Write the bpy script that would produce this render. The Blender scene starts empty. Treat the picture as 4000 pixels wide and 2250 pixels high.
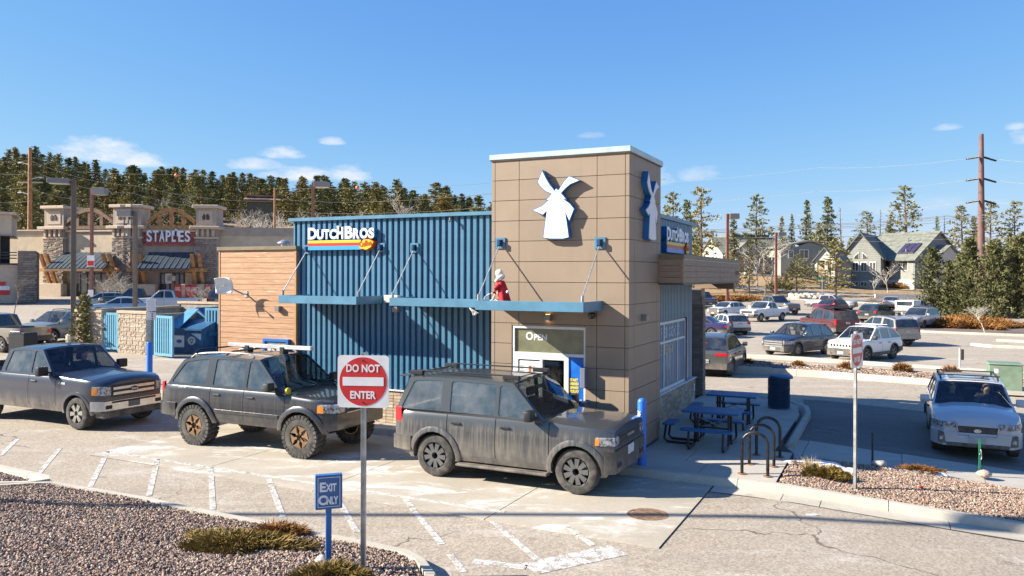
import bpy, bmesh, math, random
import numpy as np
from mathutils import Vector, Matrix
random.seed(7)
R = math.radians
SC = bpy.context.scene
COL = SC.collection

# ------------------------------------------------------------------ camera, sky, sun, exposure
CAM_H = 3.82
cd = bpy.data.cameras.new('camera'); cam = bpy.data.objects.new('camera', cd); COL.objects.link(cam)
cd.sensor_width = 36.0; cd.lens = 28.0; cd.shift_y = -0.012; cd.clip_start = 0.1; cd.clip_end = 6000
cam.matrix_world = Matrix.Translation((0, 0, CAM_H)) @ Matrix.Rotation(R(90), 4, 'X') @ Matrix.Rotation(R(0.17), 4, 'Z')
SC.camera = cam
SC.view_settings.view_transform = 'Standard'; SC.view_settings.look = 'None'
SC.view_settings.exposure = 1.42; SC.view_settings.gamma = 1.0
SC.cycles.max_bounces = 6; SC.cycles.transparent_max_bounces = 12
SC.cycles.sample_clamp_indirect = 6.0
try:
    SC.cycles.use_denoising = True
except Exception:
    pass

SUN_TO = Vector((2.11, 0.10, -1.195)).normalized()        # the way the light travels
sl = bpy.data.lights.new('sun', 'SUN'); so = bpy.data.objects.new('sun', sl); COL.objects.link(so)
sl.energy = 4.7; sl.angle = R(0.53); sl.color = (1.0, 0.925, 0.80)
so.rotation_euler = SUN_TO.to_track_quat('-Z', 'Y').to_euler(); so.location = (-30, -5, 40)

W = bpy.data.worlds.new('World'); SC.world = W; W.use_nodes = True
nt = W.node_tree; nt.nodes.clear()
def N(t, ty, **kw):
    n = t.nodes.new(ty)
    for k, v in kw.items():
        if k.startswith('i_'):
            n.inputs[k[2:].replace('_', ' ')].default_value = v
        else:
            setattr(n, k, v)
    return n
def math_node(t, op, a, b=None, clamp=False):
    n = t.nodes.new('ShaderNodeMath'); n.operation = op; n.use_clamp = clamp
    for i, v in enumerate((a, b)):
        if v is None: continue
        if isinstance(v, (int, float)): n.inputs[i].default_value = v
        else: t.links.new(v, n.inputs[i])
    return n.outputs[0]
sky = N(nt, 'ShaderNodeTexSky', sky_type='NISHITA')
sky.sun_disc = False; sky.sun_elevation = math.asin(-SUN_TO.z)
sky.sun_rotation = math.atan2(-SUN_TO.x, -SUN_TO.y); sky.altitude = 2400; sky.air_density = 1.0; sky.dust_density = 0.15; sky.ozone_density = 3.6
tc = N(nt, 'ShaderNodeTexCoord'); sep = N(nt, 'ShaderNodeSeparateXYZ'); nt.links.new(tc.outputs['Generated'], sep.inputs[0])
az = math_node(nt, 'ARCTAN2', sep.outputs[0], sep.outputs[1])
el = math_node(nt, 'ARCSINE', sep.outputs[2])
cmb = N(nt, 'ShaderNodeCombineXYZ'); nt.links.new(az, cmb.inputs[0]); nt.links.new(math_node(nt, 'MULTIPLY', el, 2.2), cmb.inputs[1])
n1 = N(nt, 'ShaderNodeTexNoise', i_Scale=26.0, i_Detail=9.0, i_Roughness=0.62); nt.links.new(cmb.outputs[0], n1.inputs['Vector'])
nz = math_node(nt, 'SUBTRACT', n1.outputs['Fac'], 0.5)
# small fair-weather clouds low over the ridge: azimuth, elevation, half sizes, density
CLOUDS = [(-.480, .141, .046, .022, 1.0), (-.435, .132, .036, .013, .9), (-.283, .149, .030, .012, .95), (-.312, .134, .034, .012, .8), (-.222, .164, .016, .008, .7),
          (-.262, .124, .050, .013, .9), (-.205, .128, .035, .016, .95), (.170, .125, .035, .018, .45), (.232, .128, .030, .015, .4), (.585, .150, .030, .014, .7), (.565, .160, .012, .006, .5), (.50, .165, .016, .006, .4),
          (.032, .150, .03, .011, .6), (-.008, .150, .02, .009, .5), (.45, .085, .10, .018, .22), (-.62, .165, .03, .01, .25), (.10, .175, .02, .006, .3), (-1.2, .2, .12, .03, .8), (1.3, .22, .14, .04, .7), (-1.9, .3, .2, .05, .7), (2.2, .25, .2, .05, .7)]
tot = None
for a, e, sa, se, den in CLOUDS:
    dx = math_node(nt, 'DIVIDE', math_node(nt, 'SUBTRACT', az, a), sa)
    dy0 = math_node(nt, 'DIVIDE', math_node(nt, 'SUBTRACT', el, e - se * .45), se)
    below = math_node(nt, 'MINIMUM', dy0, 0.0)
    dy = math_node(nt, 'ADD', dy0, math_node(nt, 'MULTIPLY', below, 1.6))        # flat bases
    r2 = math_node(nt, 'ADD', math_node(nt, 'MULTIPLY', dx, dx), math_node(nt, 'MULTIPLY', dy, dy))
    v = math_node(nt, 'ADD', math_node(nt, 'SUBTRACT', 1.0, r2), math_node(nt, 'MULTIPLY', nz, 3.4))
    m = math_node(nt, 'MULTIPLY', math_node(nt, 'MULTIPLY', v, 0.75, clamp=True), den, clamp=True)
    tot = m if tot is None else math_node(nt, 'MAXIMUM', tot, m)
mix = N(nt, 'ShaderNodeMix', data_type='RGBA'); nt.links.new(tot, mix.inputs[0])
# soft shoulder on the sky's radiance, as the camera's own response gives it
sp_ = N(nt, 'ShaderNodeSeparateColor'); cb_ = N(nt, 'ShaderNodeCombineColor'); nt.links.new(sky.outputs[0], sp_.inputs[0])
for i, (mx_, k_) in enumerate(((1.62, .57), (.80, 1.95), (.90, 3.4))):
    e_ = math_node(nt, 'EXPONENT', math_node(nt, 'MULTIPLY', sp_.outputs[i], -k_ * .167))
    nt.links.new(math_node(nt, 'MULTIPLY', math_node(nt, 'SUBTRACT', 1.0, e_), mx_ / .2462), cb_.inputs[i])
nt.links.new(cb_.outputs[0], mix.inputs[6]); mix.inputs[7].default_value = (3.55, 3.65, 3.85, 1)
bg = N(nt, 'ShaderNodeBackground'); bg.inputs[1].default_value = 0.10
nt.links.new(mix.outputs[2], bg.inputs[0])
wo = N(nt, 'ShaderNodeOutputWorld'); nt.links.new(bg.outputs[0], wo.inputs[0])

# ------------------------------------------------------------------ survey: the photograph's camera gives ground positions
FPX = 3111.0; HORY = 1077.0; ROLL = R(0.17)
def ray(px, py):
    dx, dy = px - 2000.0, py - HORY
    return ((dx * math.cos(ROLL) + dy * math.sin(ROLL)) / FPX, (-dx * math.sin(ROLL) + dy * math.cos(ROLL)) / FPX)
def ground(px, py, z=0.0):
    u, v = ray(px, py); d = (CAM_H - z) / v
    return Vector((u * d, d, z))
def at(px, py, d):
    u, v = ray(px, py)
    return Vector((u * d, d, CAM_H - v * d))
YAW = R(-25.6); ORG = Vector((2.32, 15.79, 0))
MSITE = Matrix.Translation(ORG) @ Matrix.Rotation(YAW, 4, 'Z')       # the shop's own axes
def L2W(x, y, z=0): return MSITE @ Vector((x, y, z))

# ------------------------------------------------------------------ object helpers
def tag(o, label=None, cat=None, group=None, kind=None):
    if label: o['label'] = label
    if cat: o['category'] = cat
    if group: o['group'] = group
    if kind: o['kind'] = kind
    return o
def empty(name, loc=(0, 0, 0), rz=0.0, label=None, cat=None, group=None, parent=None, mat=None):
    o = bpy.data.objects.new(name, None); COL.objects.link(o); o.empty_display_size = .2
    if mat is not None: o.matrix_world = mat
    else: o.location = loc; o.rotation_euler = (0, 0, rz)
    if parent: o.parent = parent
    return tag(o, label, cat, group)
def site_empty(name, label, cat, x=0, y=0, z=0, rz=0, group=None):
    p = L2W(x, y, z)
    return empty(name, p, YAW + rz, label, cat, group)
def link(name, me, m=None, parent=None, loc=None, rot=None):
    o = bpy.data.objects.new(name, me); COL.objects.link(o)
    if m is not None and not me.materials: me.materials.append(m)
    if parent: o.parent = parent
    if loc is not None: o.location = loc
    if rot is not None: o.rotation_euler = rot
    return o
def place_site(o):
    o.location = ORG; o.rotation_euler = (0, 0, YAW); return o

class MB:
    def __init__(s): s.v = []; s.f = []
    def add(s, vs, fs):
        n = len(s.v); s.v += [tuple(v) for v in vs]; s.f += [tuple(i + n for i in f) for f in fs]; return s
    def box(s, x0, x1, y0, y1, z0, z1, M=None):
        vs = [Vector(p) for p in ((x0, y0, z0), (x1, y0, z0), (x1, y1, z0), (x0, y1, z0), (x0, y0, z1), (x1, y0, z1), (x1, y1, z1), (x0, y1, z1))]
        if M is not None: vs = [M @ v for v in vs]
        return s.add(vs, [(0, 3, 2, 1), (4, 5, 6, 7), (0, 1, 5, 4), (1, 2, 6, 5), (2, 3, 7, 6), (3, 0, 4, 7)])
    def prism(s, poly, z0, z1, M=None, axis='z'):
        """polygon in two axes pushed along the third; axis z: (x,y), axis y: (x,z), axis x: (y,z)"""
        def P(a, b, c):
            v = {'z': (a, b, c), 'y': (a, c, b), 'x': (c, a, b)}[axis]
            v = Vector(v); return M @ v if M is not None else v
        n = len(poly)
        vs = [P(a, b, z0) for a, b in poly] + [P(a, b, z1) for a, b in poly]
        fs = [tuple(range(n - 1, -1, -1)), tuple(range(n, 2 * n))] + [(i, (i + 1) % n, n + (i + 1) % n, n + i) for i in range(n)]
        return s.add(vs, fs)
    def tube(s, pts, r, n=6, cap=True, r2=None):
        pts = [Vector(p) for p in pts]; rings = []
        k = len(pts)
        for i, p in enumerate(pts):
            d = (pts[min(i + 1, k - 1)] - pts[max(i - 1, 0)])
            if d.length < 1e-9: d = Vector((0, 0, 1))
            d.normalize(); up = Vector((0, 0, 1)) if abs(d.z) < .9 else Vector((1, 0, 0))
            a = d.cross(up).normalized(); b = d.cross(a)
            rr = r[i] if isinstance(r, (list, tuple)) else (r if r2 is None else r + (r2 - r) * i / max(1, k - 1))
            rings.append([p + (a * math.cos(2 * math.pi * j / n) + b * math.sin(2 * math.pi * j / n)) * rr for j in range(n)])
        vs = [v for q in rings for v in q]
        fs = [(i * n + j, i * n + (j + 1) % n, (i + 1) * n + (j + 1) % n, (i + 1) * n + j) for i in range(k - 1) for j in range(n)]
        if cap: fs += [tuple(range(n - 1, -1, -1)), tuple((k - 1) * n + j for j in range(n))]
        return s.add(vs, fs)
    def lathe(s, prof, n=16, M=None, cap=True):
        """profile of (radius, height) about z"""
        vs = []
        for r, z in prof:
            for j in range(n):
                a = 2 * math.pi * j / n; v = Vector((r * math.cos(a), r * math.sin(a), z)); vs.append(M @ v if M is not None else v)
        k = len(prof)
        fs = [(i * n + j, i * n + (j + 1) % n, (i + 1) * n + (j + 1) % n, (i + 1) * n + j) for i in range(k - 1) for j in range(n)]
        if cap: fs += [tuple(range(n - 1, -1, -1)), tuple((k - 1) * n + j for j in range(n))]
        return s.add(vs, fs)
    def quad(s, *p): return s.add(p, [tuple(range(len(p)))])
    def grid(s, rows):
        nr, nc = len(rows), len(rows[0])
        return s.add([p for r in rows for p in r], [(i * nc + j, i * nc + j + 1, (i + 1) * nc + j + 1, (i + 1) * nc + j) for i in range(nr - 1) for j in range(nc - 1)])
    def mesh(s, name, m=None, bev=0, smooth=None, seg=1, fix=True):
        me = bpy.data.meshes.new(name); me.from_pydata([tuple(v) for v in s.v], [], s.f)
        if fix or bev:
            bm = bmesh.new(); bm.from_mesh(me)
            if bev:
                bmesh.ops.remove_doubles(bm, verts=bm.verts, dist=1e-5)
                es = [e for e in bm.edges if len(e.link_faces) == 2 and e.calc_face_angle(0) > .5]
                bmesh.ops.bevel(bm, geom=es, offset=bev, segments=seg, affect='EDGES', profile=.5, clamp_overlap=True)
            bmesh.ops.recalc_face_normals(bm, faces=bm.faces)
            bm.to_mesh(me); bm.free()
        if smooth is not None:
            for p in me.polygons: p.use_smooth = True
            me.set_sharp_from_angle(angle=R(smooth))
        if m is not None: me.materials.append(m)
        return me
    def build(s, name, m, parent=None, bev=0, smooth=None, loc=None, rot=None, seg=1, fix=True):
        return link(name, s.mesh(name, m, bev, smooth, seg, fix), None, parent, loc, rot)
def box(name, m, parent, x0, x1, y0, y1, z0, z1, bev=0, **k):
    return MB().box(x0, x1, y0, y1, z0, z1).build(name, m, parent, bev, **k)
def copy_tree(o, parent=None):
    c = o.copy(); COL.objects.link(c)
    if parent is not None: c.parent = parent
    for ch in list(o.children): copy_tree(ch, c)
    return c
def text_mesh(body, size, depth, m, bold=0.0, name='letter', sx=1.0):
    cu = bpy.data.curves.new(name, 'FONT'); cu.body = body; cu.size = size; cu.extrude = depth / 2; cu.offset = bold; cu.align_x = 'LEFT'
    cu.resolution_u = 4
    ob = bpy.data.objects.new(name, cu)
    COL.objects.link(ob); dg = bpy.context.evaluated_depsgraph_get()
    me = bpy.data.meshes.new_from_object(ob.evaluated_get(dg)); COL.objects.unlink(ob); bpy.data.objects.remove(ob); bpy.data.curves.remove(cu)
    me.name = name; me.materials.clear(); me.materials.append(m)
    if sx != 1.0:
        for v in me.vertices: v.co.x *= sx
    return me
def text_width(me):
    xs = [v.co.x for v in me.vertices]; return (min(xs), max(xs)) if xs else (0, 0)

# ------------------------------------------------------------------ materials
def new_mat(name):
    m = bpy.data.materials.new(name); m.use_nodes = True; t = m.node_tree; t.nodes.clear()
    out = N(t, 'ShaderNodeOutputMaterial'); b = N(t, 'ShaderNodeBsdfPrincipled'); t.links.new(b.outputs[0], out.inputs[0])
    return m, t, b
def mixc(t, fac, a, b, mode='MIX'):
    n = t.nodes.new('ShaderNodeMix'); n.data_type = 'RGBA'; n.blend_type = mode
    for i, v in ((0, fac), (6, a), (7, b)):
        if isinstance(v, (int, float)): n.inputs[i].default_value = v
        elif isinstance(v, (tuple, list)): n.inputs[i].default_value = (*v[:3], 1)
        else: t.links.new(v, n.inputs[i])
    return n.outputs[2]
def noise(t, vec, scale, detail=3, rough=.55, dist=0.0):
    n = N(t, 'ShaderNodeTexNoise', i_Scale=scale, i_Detail=float(detail), i_Roughness=rough, i_Distortion=dist); t.links.new(vec, n.inputs['Vector']); return n.outputs['Fac']
def ramp(t, v, a, b):
    n = N(t, 'ShaderNodeMapRange'); n.inputs['From Min'].default_value = a; n.inputs['From Max'].default_value = b; t.links.new(v, n.inputs['Value']); n.interpolation_type = 'SMOOTHSTEP'; return n.outputs[0]
def objco(t, world=False):
    if world:
        g = N(t, 'ShaderNodeNewGeometry'); return g.outputs['Position']
    return N(t, 'ShaderNodeTexCoord').outputs['Object']
def bump(t, b, h, strength=.3, dist=.01):
    n = N(t, 'ShaderNodeBump'); n.inputs['Strength'].default_value = strength; n.inputs['Distance'].default_value = dist
    t.links.new(h, n.inputs['Height']); t.links.new(n.outputs[0], b.inputs['Normal'])
def scaled(t, vec, s):
    n = N(t, 'ShaderNodeMapping'); n.inputs['Scale'].default_value = s; t.links.new(vec, n.inputs['Vector']); return n.outputs[0]
MATS = {}
def M(name, col=(.5, .5, .5), rough=.6, metal=0.0, var=.08, scale=4.0, bmp=0.0, bscale=60.0, coat=0.0, spec=None, fine=0.0, world=False, stretch=None, rnd=0.0, emit=None, dirt=0.0, dirtcol=(.30, .26, .21)):
    if name in MATS: return MATS[name]
    m, t, b = new_mat(name)
    v = objco(t, world)
    if stretch: v = scaled(t, v, stretch)
    c = col
    if var:
        f = noise(t, v, scale, 4)
        lo = tuple(x * (1 - var * 1.6) for x in col); hi = tuple(min(1, x * (1 + var * 1.6)) for x in col)
        c = mixc(t, ramp(t, f, .3, .7), lo, hi)
    if fine:
        f2 = noise(t, v, 90.0, 2); c = mixc(t, ramp(t, f2, .25, .75), c, mixc(t, 1.0, c, (1 + fine,) * 3, 'MULTIPLY'))
    if rnd:
        oi = N(t, 'ShaderNodeObjectInfo'); k = ramp(t, oi.outputs['Random'], 0, 1)
        c = mixc(t, k, mixc(t, 1.0, c, (1 - rnd,) * 3, 'MULTIPLY'), mixc(t, 1.0, c, (1 + rnd,) * 3, 'MULTIPLY'))
    if dirt:
        d = ramp(t, noise(t, objco(t, world), 2.3, 6, .65), .48, .72)
        c = mixc(t, math_node(t, 'MULTIPLY', d, dirt), c, dirtcol)
    if isinstance(c, tuple): b.inputs['Base Color'].default_value = (*c, 1)
    else: t.links.new(c, b.inputs['Base Color'])
    b.inputs['Roughness'].default_value = rough; b.inputs['Metallic'].default_value = metal
    if coat: b.inputs['Coat Weight'].default_value = coat; b.inputs['Coat Roughness'].default_value = .05
    if spec is not None: b.inputs['Specular IOR Level'].default_value = spec
    if bmp: bump(t, b, noise(t, v, bscale, 4), bmp, .01)
    if emit: b.inputs['Emission Color'].default_value = (*emit[:3], 1); b.inputs['Emission Strength'].default_value = emit[3]
    MATS[name] = m
    return m
# ------------------------------------------------------------------ terrain
def lerp_tab(tab, x):
    if x <= tab[0][0]: return tab[0][1]
    for (a, b), (c, d) in zip(tab, tab[1:]):
        if x <= c:
            t = (x - a) / (c - a); return b + (d - b) * t
    return tab[-1][1]
def sstep(a, b, x):
    t = min(1, max(0, (x - a) / (b - a))); return t * t * (3 - 2 * t)
ZL = [(0, 0), (27, 0), (42, .15), (60, .7), (86, 1.36), (105, 1.9), (130, 3.2), (160, 6)]
ZR = [(0, 0), (24, 0), (31, -.12), (38, -.36), (50, -.39), (66, -.36), (80, -.25), (95, .03), (118, .85), (135, 1.5), (152, 2.2), (175, 4.2), (220, 6.0), (600, 9)]
RIDGE = [(-.9, 48), (-.64, 43), (-.5, 35), (-.35, 31), (-.15, 25), (0, 19), (.1, 16), (.2, 6), (.5, 3)]
MINV = MSITE.inverted()
def zs(x, y):
    """gentle fall of the paving to the east, on the shop's axes"""
    return -.06 * min(7, max(0, x - 3.0)) * (1 - sstep(9, 16, y))
def zg(X, Y):
    return zg0(X, Y) + (zs(*(MINV @ Vector((X, Y, 0)))[:2]) if Y < 45 else 0)
def zg0(X, Y):
    t = X / max(Y, 12.0)
    w = sstep(-.12, .16, t)
    zl = lerp_tab(ZL, Y)
    if Y > 140: zl += lerp_tab(RIDGE, t) * sstep(135, 400, Y) * .98 + max(0, Y - 400) * .02
    zr = lerp_tab(ZR, Y) + 2.3 * sstep(116, 150, Y) * (1 - sstep(.36, .47, t))
    return zl * (1 - w) + zr * w
def sheet(name, xs, ys, off, m, hole=None):
    mb = MB(); mb.grid([[Vector((x, y, zg(x, y) + (off(x, y) if callable(off) else off))) for x in xs] for y in ys])
    o = mb.build(name, m, None, smooth=60, fix=False); return tag(o, kind='structure')

def mat_ground():
    m, t, b = new_mat('dry_grass_ground'); p = objco(t, True)
    a = mixc(t, ramp(t, noise(t, p, .18, 6, .65), .3, .7), (.30, .19, .085), (.46, .31, .15))
    a = mixc(t, ramp(t, noise(t, p, 1.7, 5, .7), .4, .75), a, (.26, .17, .09))
    a = mixc(t, ramp(t, noise(t, scaled(t, p, (1, 1, 1)), .5, 4), .55, .75), a, (.36, .30, .22))
    s = N(t, 'ShaderNodeSeparateXYZ'); t.links.new(p, s.inputs[0])
    far = math_node(t, 'MULTIPLY', ramp(t, s.outputs[1], 104, 130), ramp(t, math_node(t, 'MULTIPLY', s.outputs[0], -1.0), 10, 26))
    near = math_node(t, 'SUBTRACT', 1.0, ramp(t, s.outputs[1], 170, 250))
    sn = ramp(t, noise(t, p, .16, 7, .66), .53, .58)
    a = mixc(t, math_node(t, 'MULTIPLY', math_node(t, 'MULTIPLY', sn, far), math_node(t, 'MULTIPLY', near, .9)), a, (.78, .80, .84))
    t.links.new(a, b.inputs['Base Color']); b.inputs['Roughness'].default_value = .95
    bump(t, b, noise(t, p, 6, 6, .7), .8, .12)
    return m
def paving(name, c1, c2, salt, saltamt, grain, crack=0.0, stain=.5):
    """aged paving: blotches, salt residue, speckle, hairline cracks"""
    m, t, b = new_mat(name); p = objco(t, True)
    c = mixc(t, ramp(t, noise(t, p, .55, 6, .62), .3, .72), c1, c2)
    c = mixc(t, math_node(t, 'MULTIPLY', ramp(t, noise(t, p, 1.9, 5, .7, .6), .56, .74), stain), c, tuple(x * .62 for x in c1))
    sw = noise(t, scaled(t, p, (.55, 1.3, 1)), 1.0, 9, .72, .8)
    c = mixc(t, math_node(t, 'MULTIPLY', ramp(t, sw, .50, .68), saltamt), c, salt)
    sp = N(t, 'ShaderNodeTexVoronoi', i_Scale=34.0); t.links.new(p, sp.inputs['Vector'])
    c = mixc(t, grain, c, mixc(t, sp.outputs['Color'], tuple(x * .55 for x in c1), tuple(min(1, x * 1.35) for x in c2)))
    oil = ramp(t, noise(t, p, 1.35, 3, .5), .68, .76); c = mixc(t, math_node(t, 'MULTIPLY', oil, stain * .7), c, (.13, .095, .07))
    trk = ramp(t, noise(t, scaled(t, p, (.12, 1.6, 1)), 1.0, 3), .55, .72); c = mixc(t, math_node(t, 'MULTIPLY', trk, .22), c, tuple(x * .6 for x in c1))
    if crack:
        pv = N(t, 'ShaderNodeVectorMath', operation='ADD'); nn = N(t, 'ShaderNodeTexNoise', i_Scale=1.1, i_Detail=5.0); t.links.new(p, nn.inputs['Vector'])
        sc = N(t, 'ShaderNodeVectorMath', operation='SCALE'); sc.inputs['Scale'].default_value = 1.5; t.links.new(nn.outputs['Color'], sc.inputs[0])
        t.links.new(p, pv.inputs[0]); t.links.new(sc.outputs[0], pv.inputs[1])
        vo = N(t, 'ShaderNodeTexVoronoi', feature='DISTANCE_TO_EDGE', i_Scale=.14); t.links.new(pv.outputs[0], vo.inputs['Vector'])
        k = math_node(t, 'SUBTRACT', 1.0, ramp(t, vo.outputs['Distance'], .0012, .0042))
        k = math_node(t, 'MULTIPLY', k, ramp(t, noise(t, p, .35, 3), .42, .55))
        c = mixc(t, math_node(t, 'MULTIPLY', k, crack), c, tuple(x * .4 for x in c1))
    t.links.new(c, b.inputs['Base Color']); b.inputs['Roughness'].default_value = .9; b.inputs['Specular IOR Level'].default_value = .25
    bump(t, b, sp.outputs['Distance'], .25, .006)
    return m
ASPH = paving('weathered_asphalt', (.305, .255, .195), (.395, .335, .262), (.64, .60, .55), .8, .62, .9, .75)
CONC = paving('pale_concrete', (.37, .322, .252), (.45, .398, .318), (.76, .75, .72), 1.0, .14, 0, .35)
WALK = paving('sidewalk_concrete', (.38, .345, .29), (.45, .415, .355), (.55, .53, .50), .35, .10, 0, .3)
KERB = paving('kerb_concrete', (.42, .375, .30), (.50, .455, .375), (.62, .60, .57), .4, .12, 0, .5)
JOINT = M('dark_joint', (.05, .04, .035), .95)
GROUND = mat_ground()

xs = sorted(set([-900, -700, -520, -420] + list(range(-360, 200, 10)) + [220, 260, 320, 420, 560, 760, 1000]))
ys = sorted(set([-80, -50] + list(range(-30, 110, 8)) + list(range(110, 190, 5)) + list(range(190, 440, 10)) + [460, 520, 620, 800, 1100, 1600, 2400]))
sheet('terrain', xs, ys, lambda x, y: -.16 * (1 - sstep(112, 124, y)) + (.5 * math.sin(x * .13) * math.cos(y * .11) if y > 165 else 0), GROUND)
sheet('parking_lot', [-110 + 4 * i for i in range(22)] + [-24 + 1.5 * i for i in range(36)] + [30 + 4 * i for i in range(14)], [-30 + 3 * i for i in range(12)] + [4.5 + 1.5 * i for i in range(22)] + [37.5 + 3 * i for i in range(27)], -.004, ASPH)

# far hills on the horizon, distance haze painted in as blue
hm = M('far_hills', (.060, .085, .12), 1.0, var=.1, scale=.01)
rows = []
for j, (d, k) in enumerate(((1500, 0), (1900, 1), (2300, .2))):
    rows.append([Vector((-1900 + 95 * i, d, k * (30 + 14 * math.sin(i * .7) + 9 * math.sin(i * 1.9 + 1)))) for i in range(41)])
tag(MB().grid(rows).build('far_hills', hm, None, smooth=60), kind='structure')

# ------------------------------------------------------------------ kerbs, lane slabs, walks (all on the shop's axes)
def offset_line(pts, d):
    out = []; n = len(pts)
    for i, p in enumerate(pts):
        a = Vector(pts[max(i - 1, 0)]); b = Vector(pts[min(i + 1, n - 1)]); t = (b - a).normalized()
        out.append((p[0] - t.y * d, p[1] + t.x * d))
    return out
def resample(pts, step):
    out = [Vector(pts[0])]
    for a, b in zip(pts, pts[1:]):
        a, b = Vector(a), Vector(b); k = max(1, int(round((b - a).length / step)))
        out += [a.lerp(b, (i + 1) / k) for i in range(k)]
    return [(p.x, p.y) for p in out]
def kerb(pts, width=.15, z0=-.05, z1=.15, name='kerb', per=4, step=.6, world=False, m=None, foot=0.0):
    """a run of cast kerb lengths with open joints; the run's left side is the raised side"""
    root = empty(name, (0, 0, 0)) if world else empty(name, ORG, YAW)
    tag(root, kind='structure')
    P = resample(pts, step); Q = offset_line(P, width); F = offset_line(P, -foot)
    i = 0
    while i < len(P) - 1:
        j = min(i + per, len(P) - 1); mb = MB(); rows = []
        for k in range(i, j + 1):
            e = .006 if k == i else (-.006 if k == j else 0)
            a = Vector(P[k]); b = Vector(Q[k]); f = Vector(F[k]); nx = Vector(P[min(k + 1, len(P) - 1)]) - Vector(P[max(k - 1, 0)]); nx.normalize(); a += nx * e; b += nx * e; f += nx * e
            zz = (zg(a.x, a.y) if world else zs(a.x, a.y))
            rows.append([(f.x, f.y, zz + z0), (a.x, a.y, zz + z1 - .035), (a.x + (b.x - a.x) * .2, a.y + (b.y - a.y) * .2, zz + z1), (b.x, b.y, zz + z1 + .004), (b.x, b.y, zz + z0)])
        mb.grid(rows); n = len(mb.v)
        mb.f += [(0, 1, 2, 3, 4), (n - 5, n - 4, n - 3, n - 2, n - 1)]
        mb.build('kerb_length', m or KERB, root, smooth=35); i = j
    return root
def flat(name, poly, z, m, parent=None, thick=.12, bev=0.0):
    mb = MB().prism(poly, z - thick, z); mb.v = [(a, b, c + zs(a, b)) for a, b, c in mb.v]
    return mb.build(name, m, parent, bev)
def site_sheet(name, poly, z, m, step=.8):
    bm = bmesh.new(); vs = [bm.verts.new((p[0], p[1], 0)) for p in poly]; bm.faces.new(vs)
    for ax in (0, 1):
        a0, a1 = min(p[ax] for p in poly), max(p[ax] for p in poly)
        for k in range(1, int((a1 - a0) / step) + 1):
            co = [0, 0, 0]; no = [0, 0, 0]; co[ax] = a0 + k * step; no[ax] = 1
            bmesh.ops.bisect_plane(bm, geom=bm.verts[:] + bm.edges[:] + bm.faces[:], plane_co=co, plane_no=no)
    for v in bm.verts: v.co.z = z + zs(v.co.x, v.co.y)
    bmesh.ops.recalc_face_normals(bm, faces=bm.faces)
    if sum(f.normal.z for f in bm.faces) < 0: bmesh.ops.reverse_faces(bm, faces=bm.faces)
    me = bpy.data.meshes.new(name); bm.to_mesh(me); bm.free(); me.materials.append(m)
    return place_site(tag(link(name, me), kind='structure'))

lane = place_site(tag(MB().prism([(-10.59, -3.905), (1.785, -4.26), (1.785, -.4), (-3.0, -.4), (-3.2, .8), (-10.62, .8)], -.05, .004).build('drive_lane', JOINT), kind='structure'))
JX = [-10.6, -7.5, -4.5, -1.03, 1.78]
for a, b in zip(JX, JX[1:]):
    ya, yb_ = -3.92 - .03 * (a + 10), -3.92 - .03 * (b + 10)
    top = .72 if b < -3.2 else -.52
    poly = [(a + .009, ya), (b - .009, yb_), (b - .009, top), (a + .009, top)]
    if a < -3.2 < b: poly = [(a + .009, ya), (b - .009, yb_), (b - .009, -.52), (-3.15, -.52), (-3.35, .72), (a + .009, .72)]
    flat('slab', poly, .012, CONC, lane)

SW = [(-16.5, 2.45), (-13.3, 2.75), (-12.75, .78), (-3.45, .74), (-3.12, -.38), (2.86, -.38), (2.86, 2.3), (2.60, 2.9), (2.50, 3.7), (2.46, 7.6), (2.30, 8.6), (1.85, 9.35), (1.1, 9.85), (.2, 10.05), (-16.5, 10.05)]
walk = place_site(tag(MB().prism(SW, -.05, .138).build('sidewalk', JOINT), kind='structure'))
def panel(poly): flat('walk_slab', poly, .15, WALK, walk, .1)
g = .007
for a, b in ((-12.7, -10.5), (-10.5, -8.2), (-8.2, -5.9), (-5.9, -3.45)): panel([(a + g, .76), (b - g, .75), (b - g, 1.5), (a + g, 1.5)])
for a, b in ((-3.05, -1.5), (-1.5, 0), (0, 1.45), (1.45, 2.85)): panel([(a + g, -.37), (b - g, -.37), (b - g, .55 if a >= 0 else .2), (a + g, .55 if a >= 0 else .2)])
for y0, y1 in ((.55, 2.25), (2.25, 3.9), (3.9, 5.6), (5.6, 7.3)):
    for a, b in ((-.6, 1.0), (1.0, 2.48 if y0 > 2 else 2.85)): panel([(a + g, y0 + g), (b - g, y0 + g), (b - g, y1 - g), (a + g, y1 - g)])
panel([(-.6, 7.3 + g), (1.0 - g, 7.3 + g), (1.0 - g, 9.8), (-.6, 10.0)]); panel([(1.0 + g, 7.3 + g), (2.46, 7.3 + g), (2.30, 8.6), (1.85, 9.3), (1.0 + g, 9.8)])
for a, b in ((-16.4, -14.6), (-14.6, -12.8)): panel([(a + g, 2.55), (b - g, 2.8), (b - g, 9.9), (a + g, 9.9)])
kerb([(-16.5, 2.35), (-13.35, 2.64), (-13.0, 2.2), (-12.85, .72), (-12.6, .60), (-3.75, .58), (-3.45, .45), (-3.32, -.35), (-3.15, -.52), (2.2, -.56), (4, -.55), (6, -.5), (9, -.32), (16, .3)], name='kerb', foot=.03)
kerb([(2.62, 3.3), (2.60, 3.8), (2.58, 7.6), (2.42, 8.7), (1.95, 9.47), (1.15, 10.0), (.2, 10.2), (-6, 10.2)][::-1], name='kerb', foot=.12, z0=-.02)
gut = site_sheet('gutter', [(-3.1, -.98), (2.0, -1.02), (6, -.98), (16, -.2), (16, .2), (6, -.56), (-3.1, -.56)], .002, JOINT)
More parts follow.
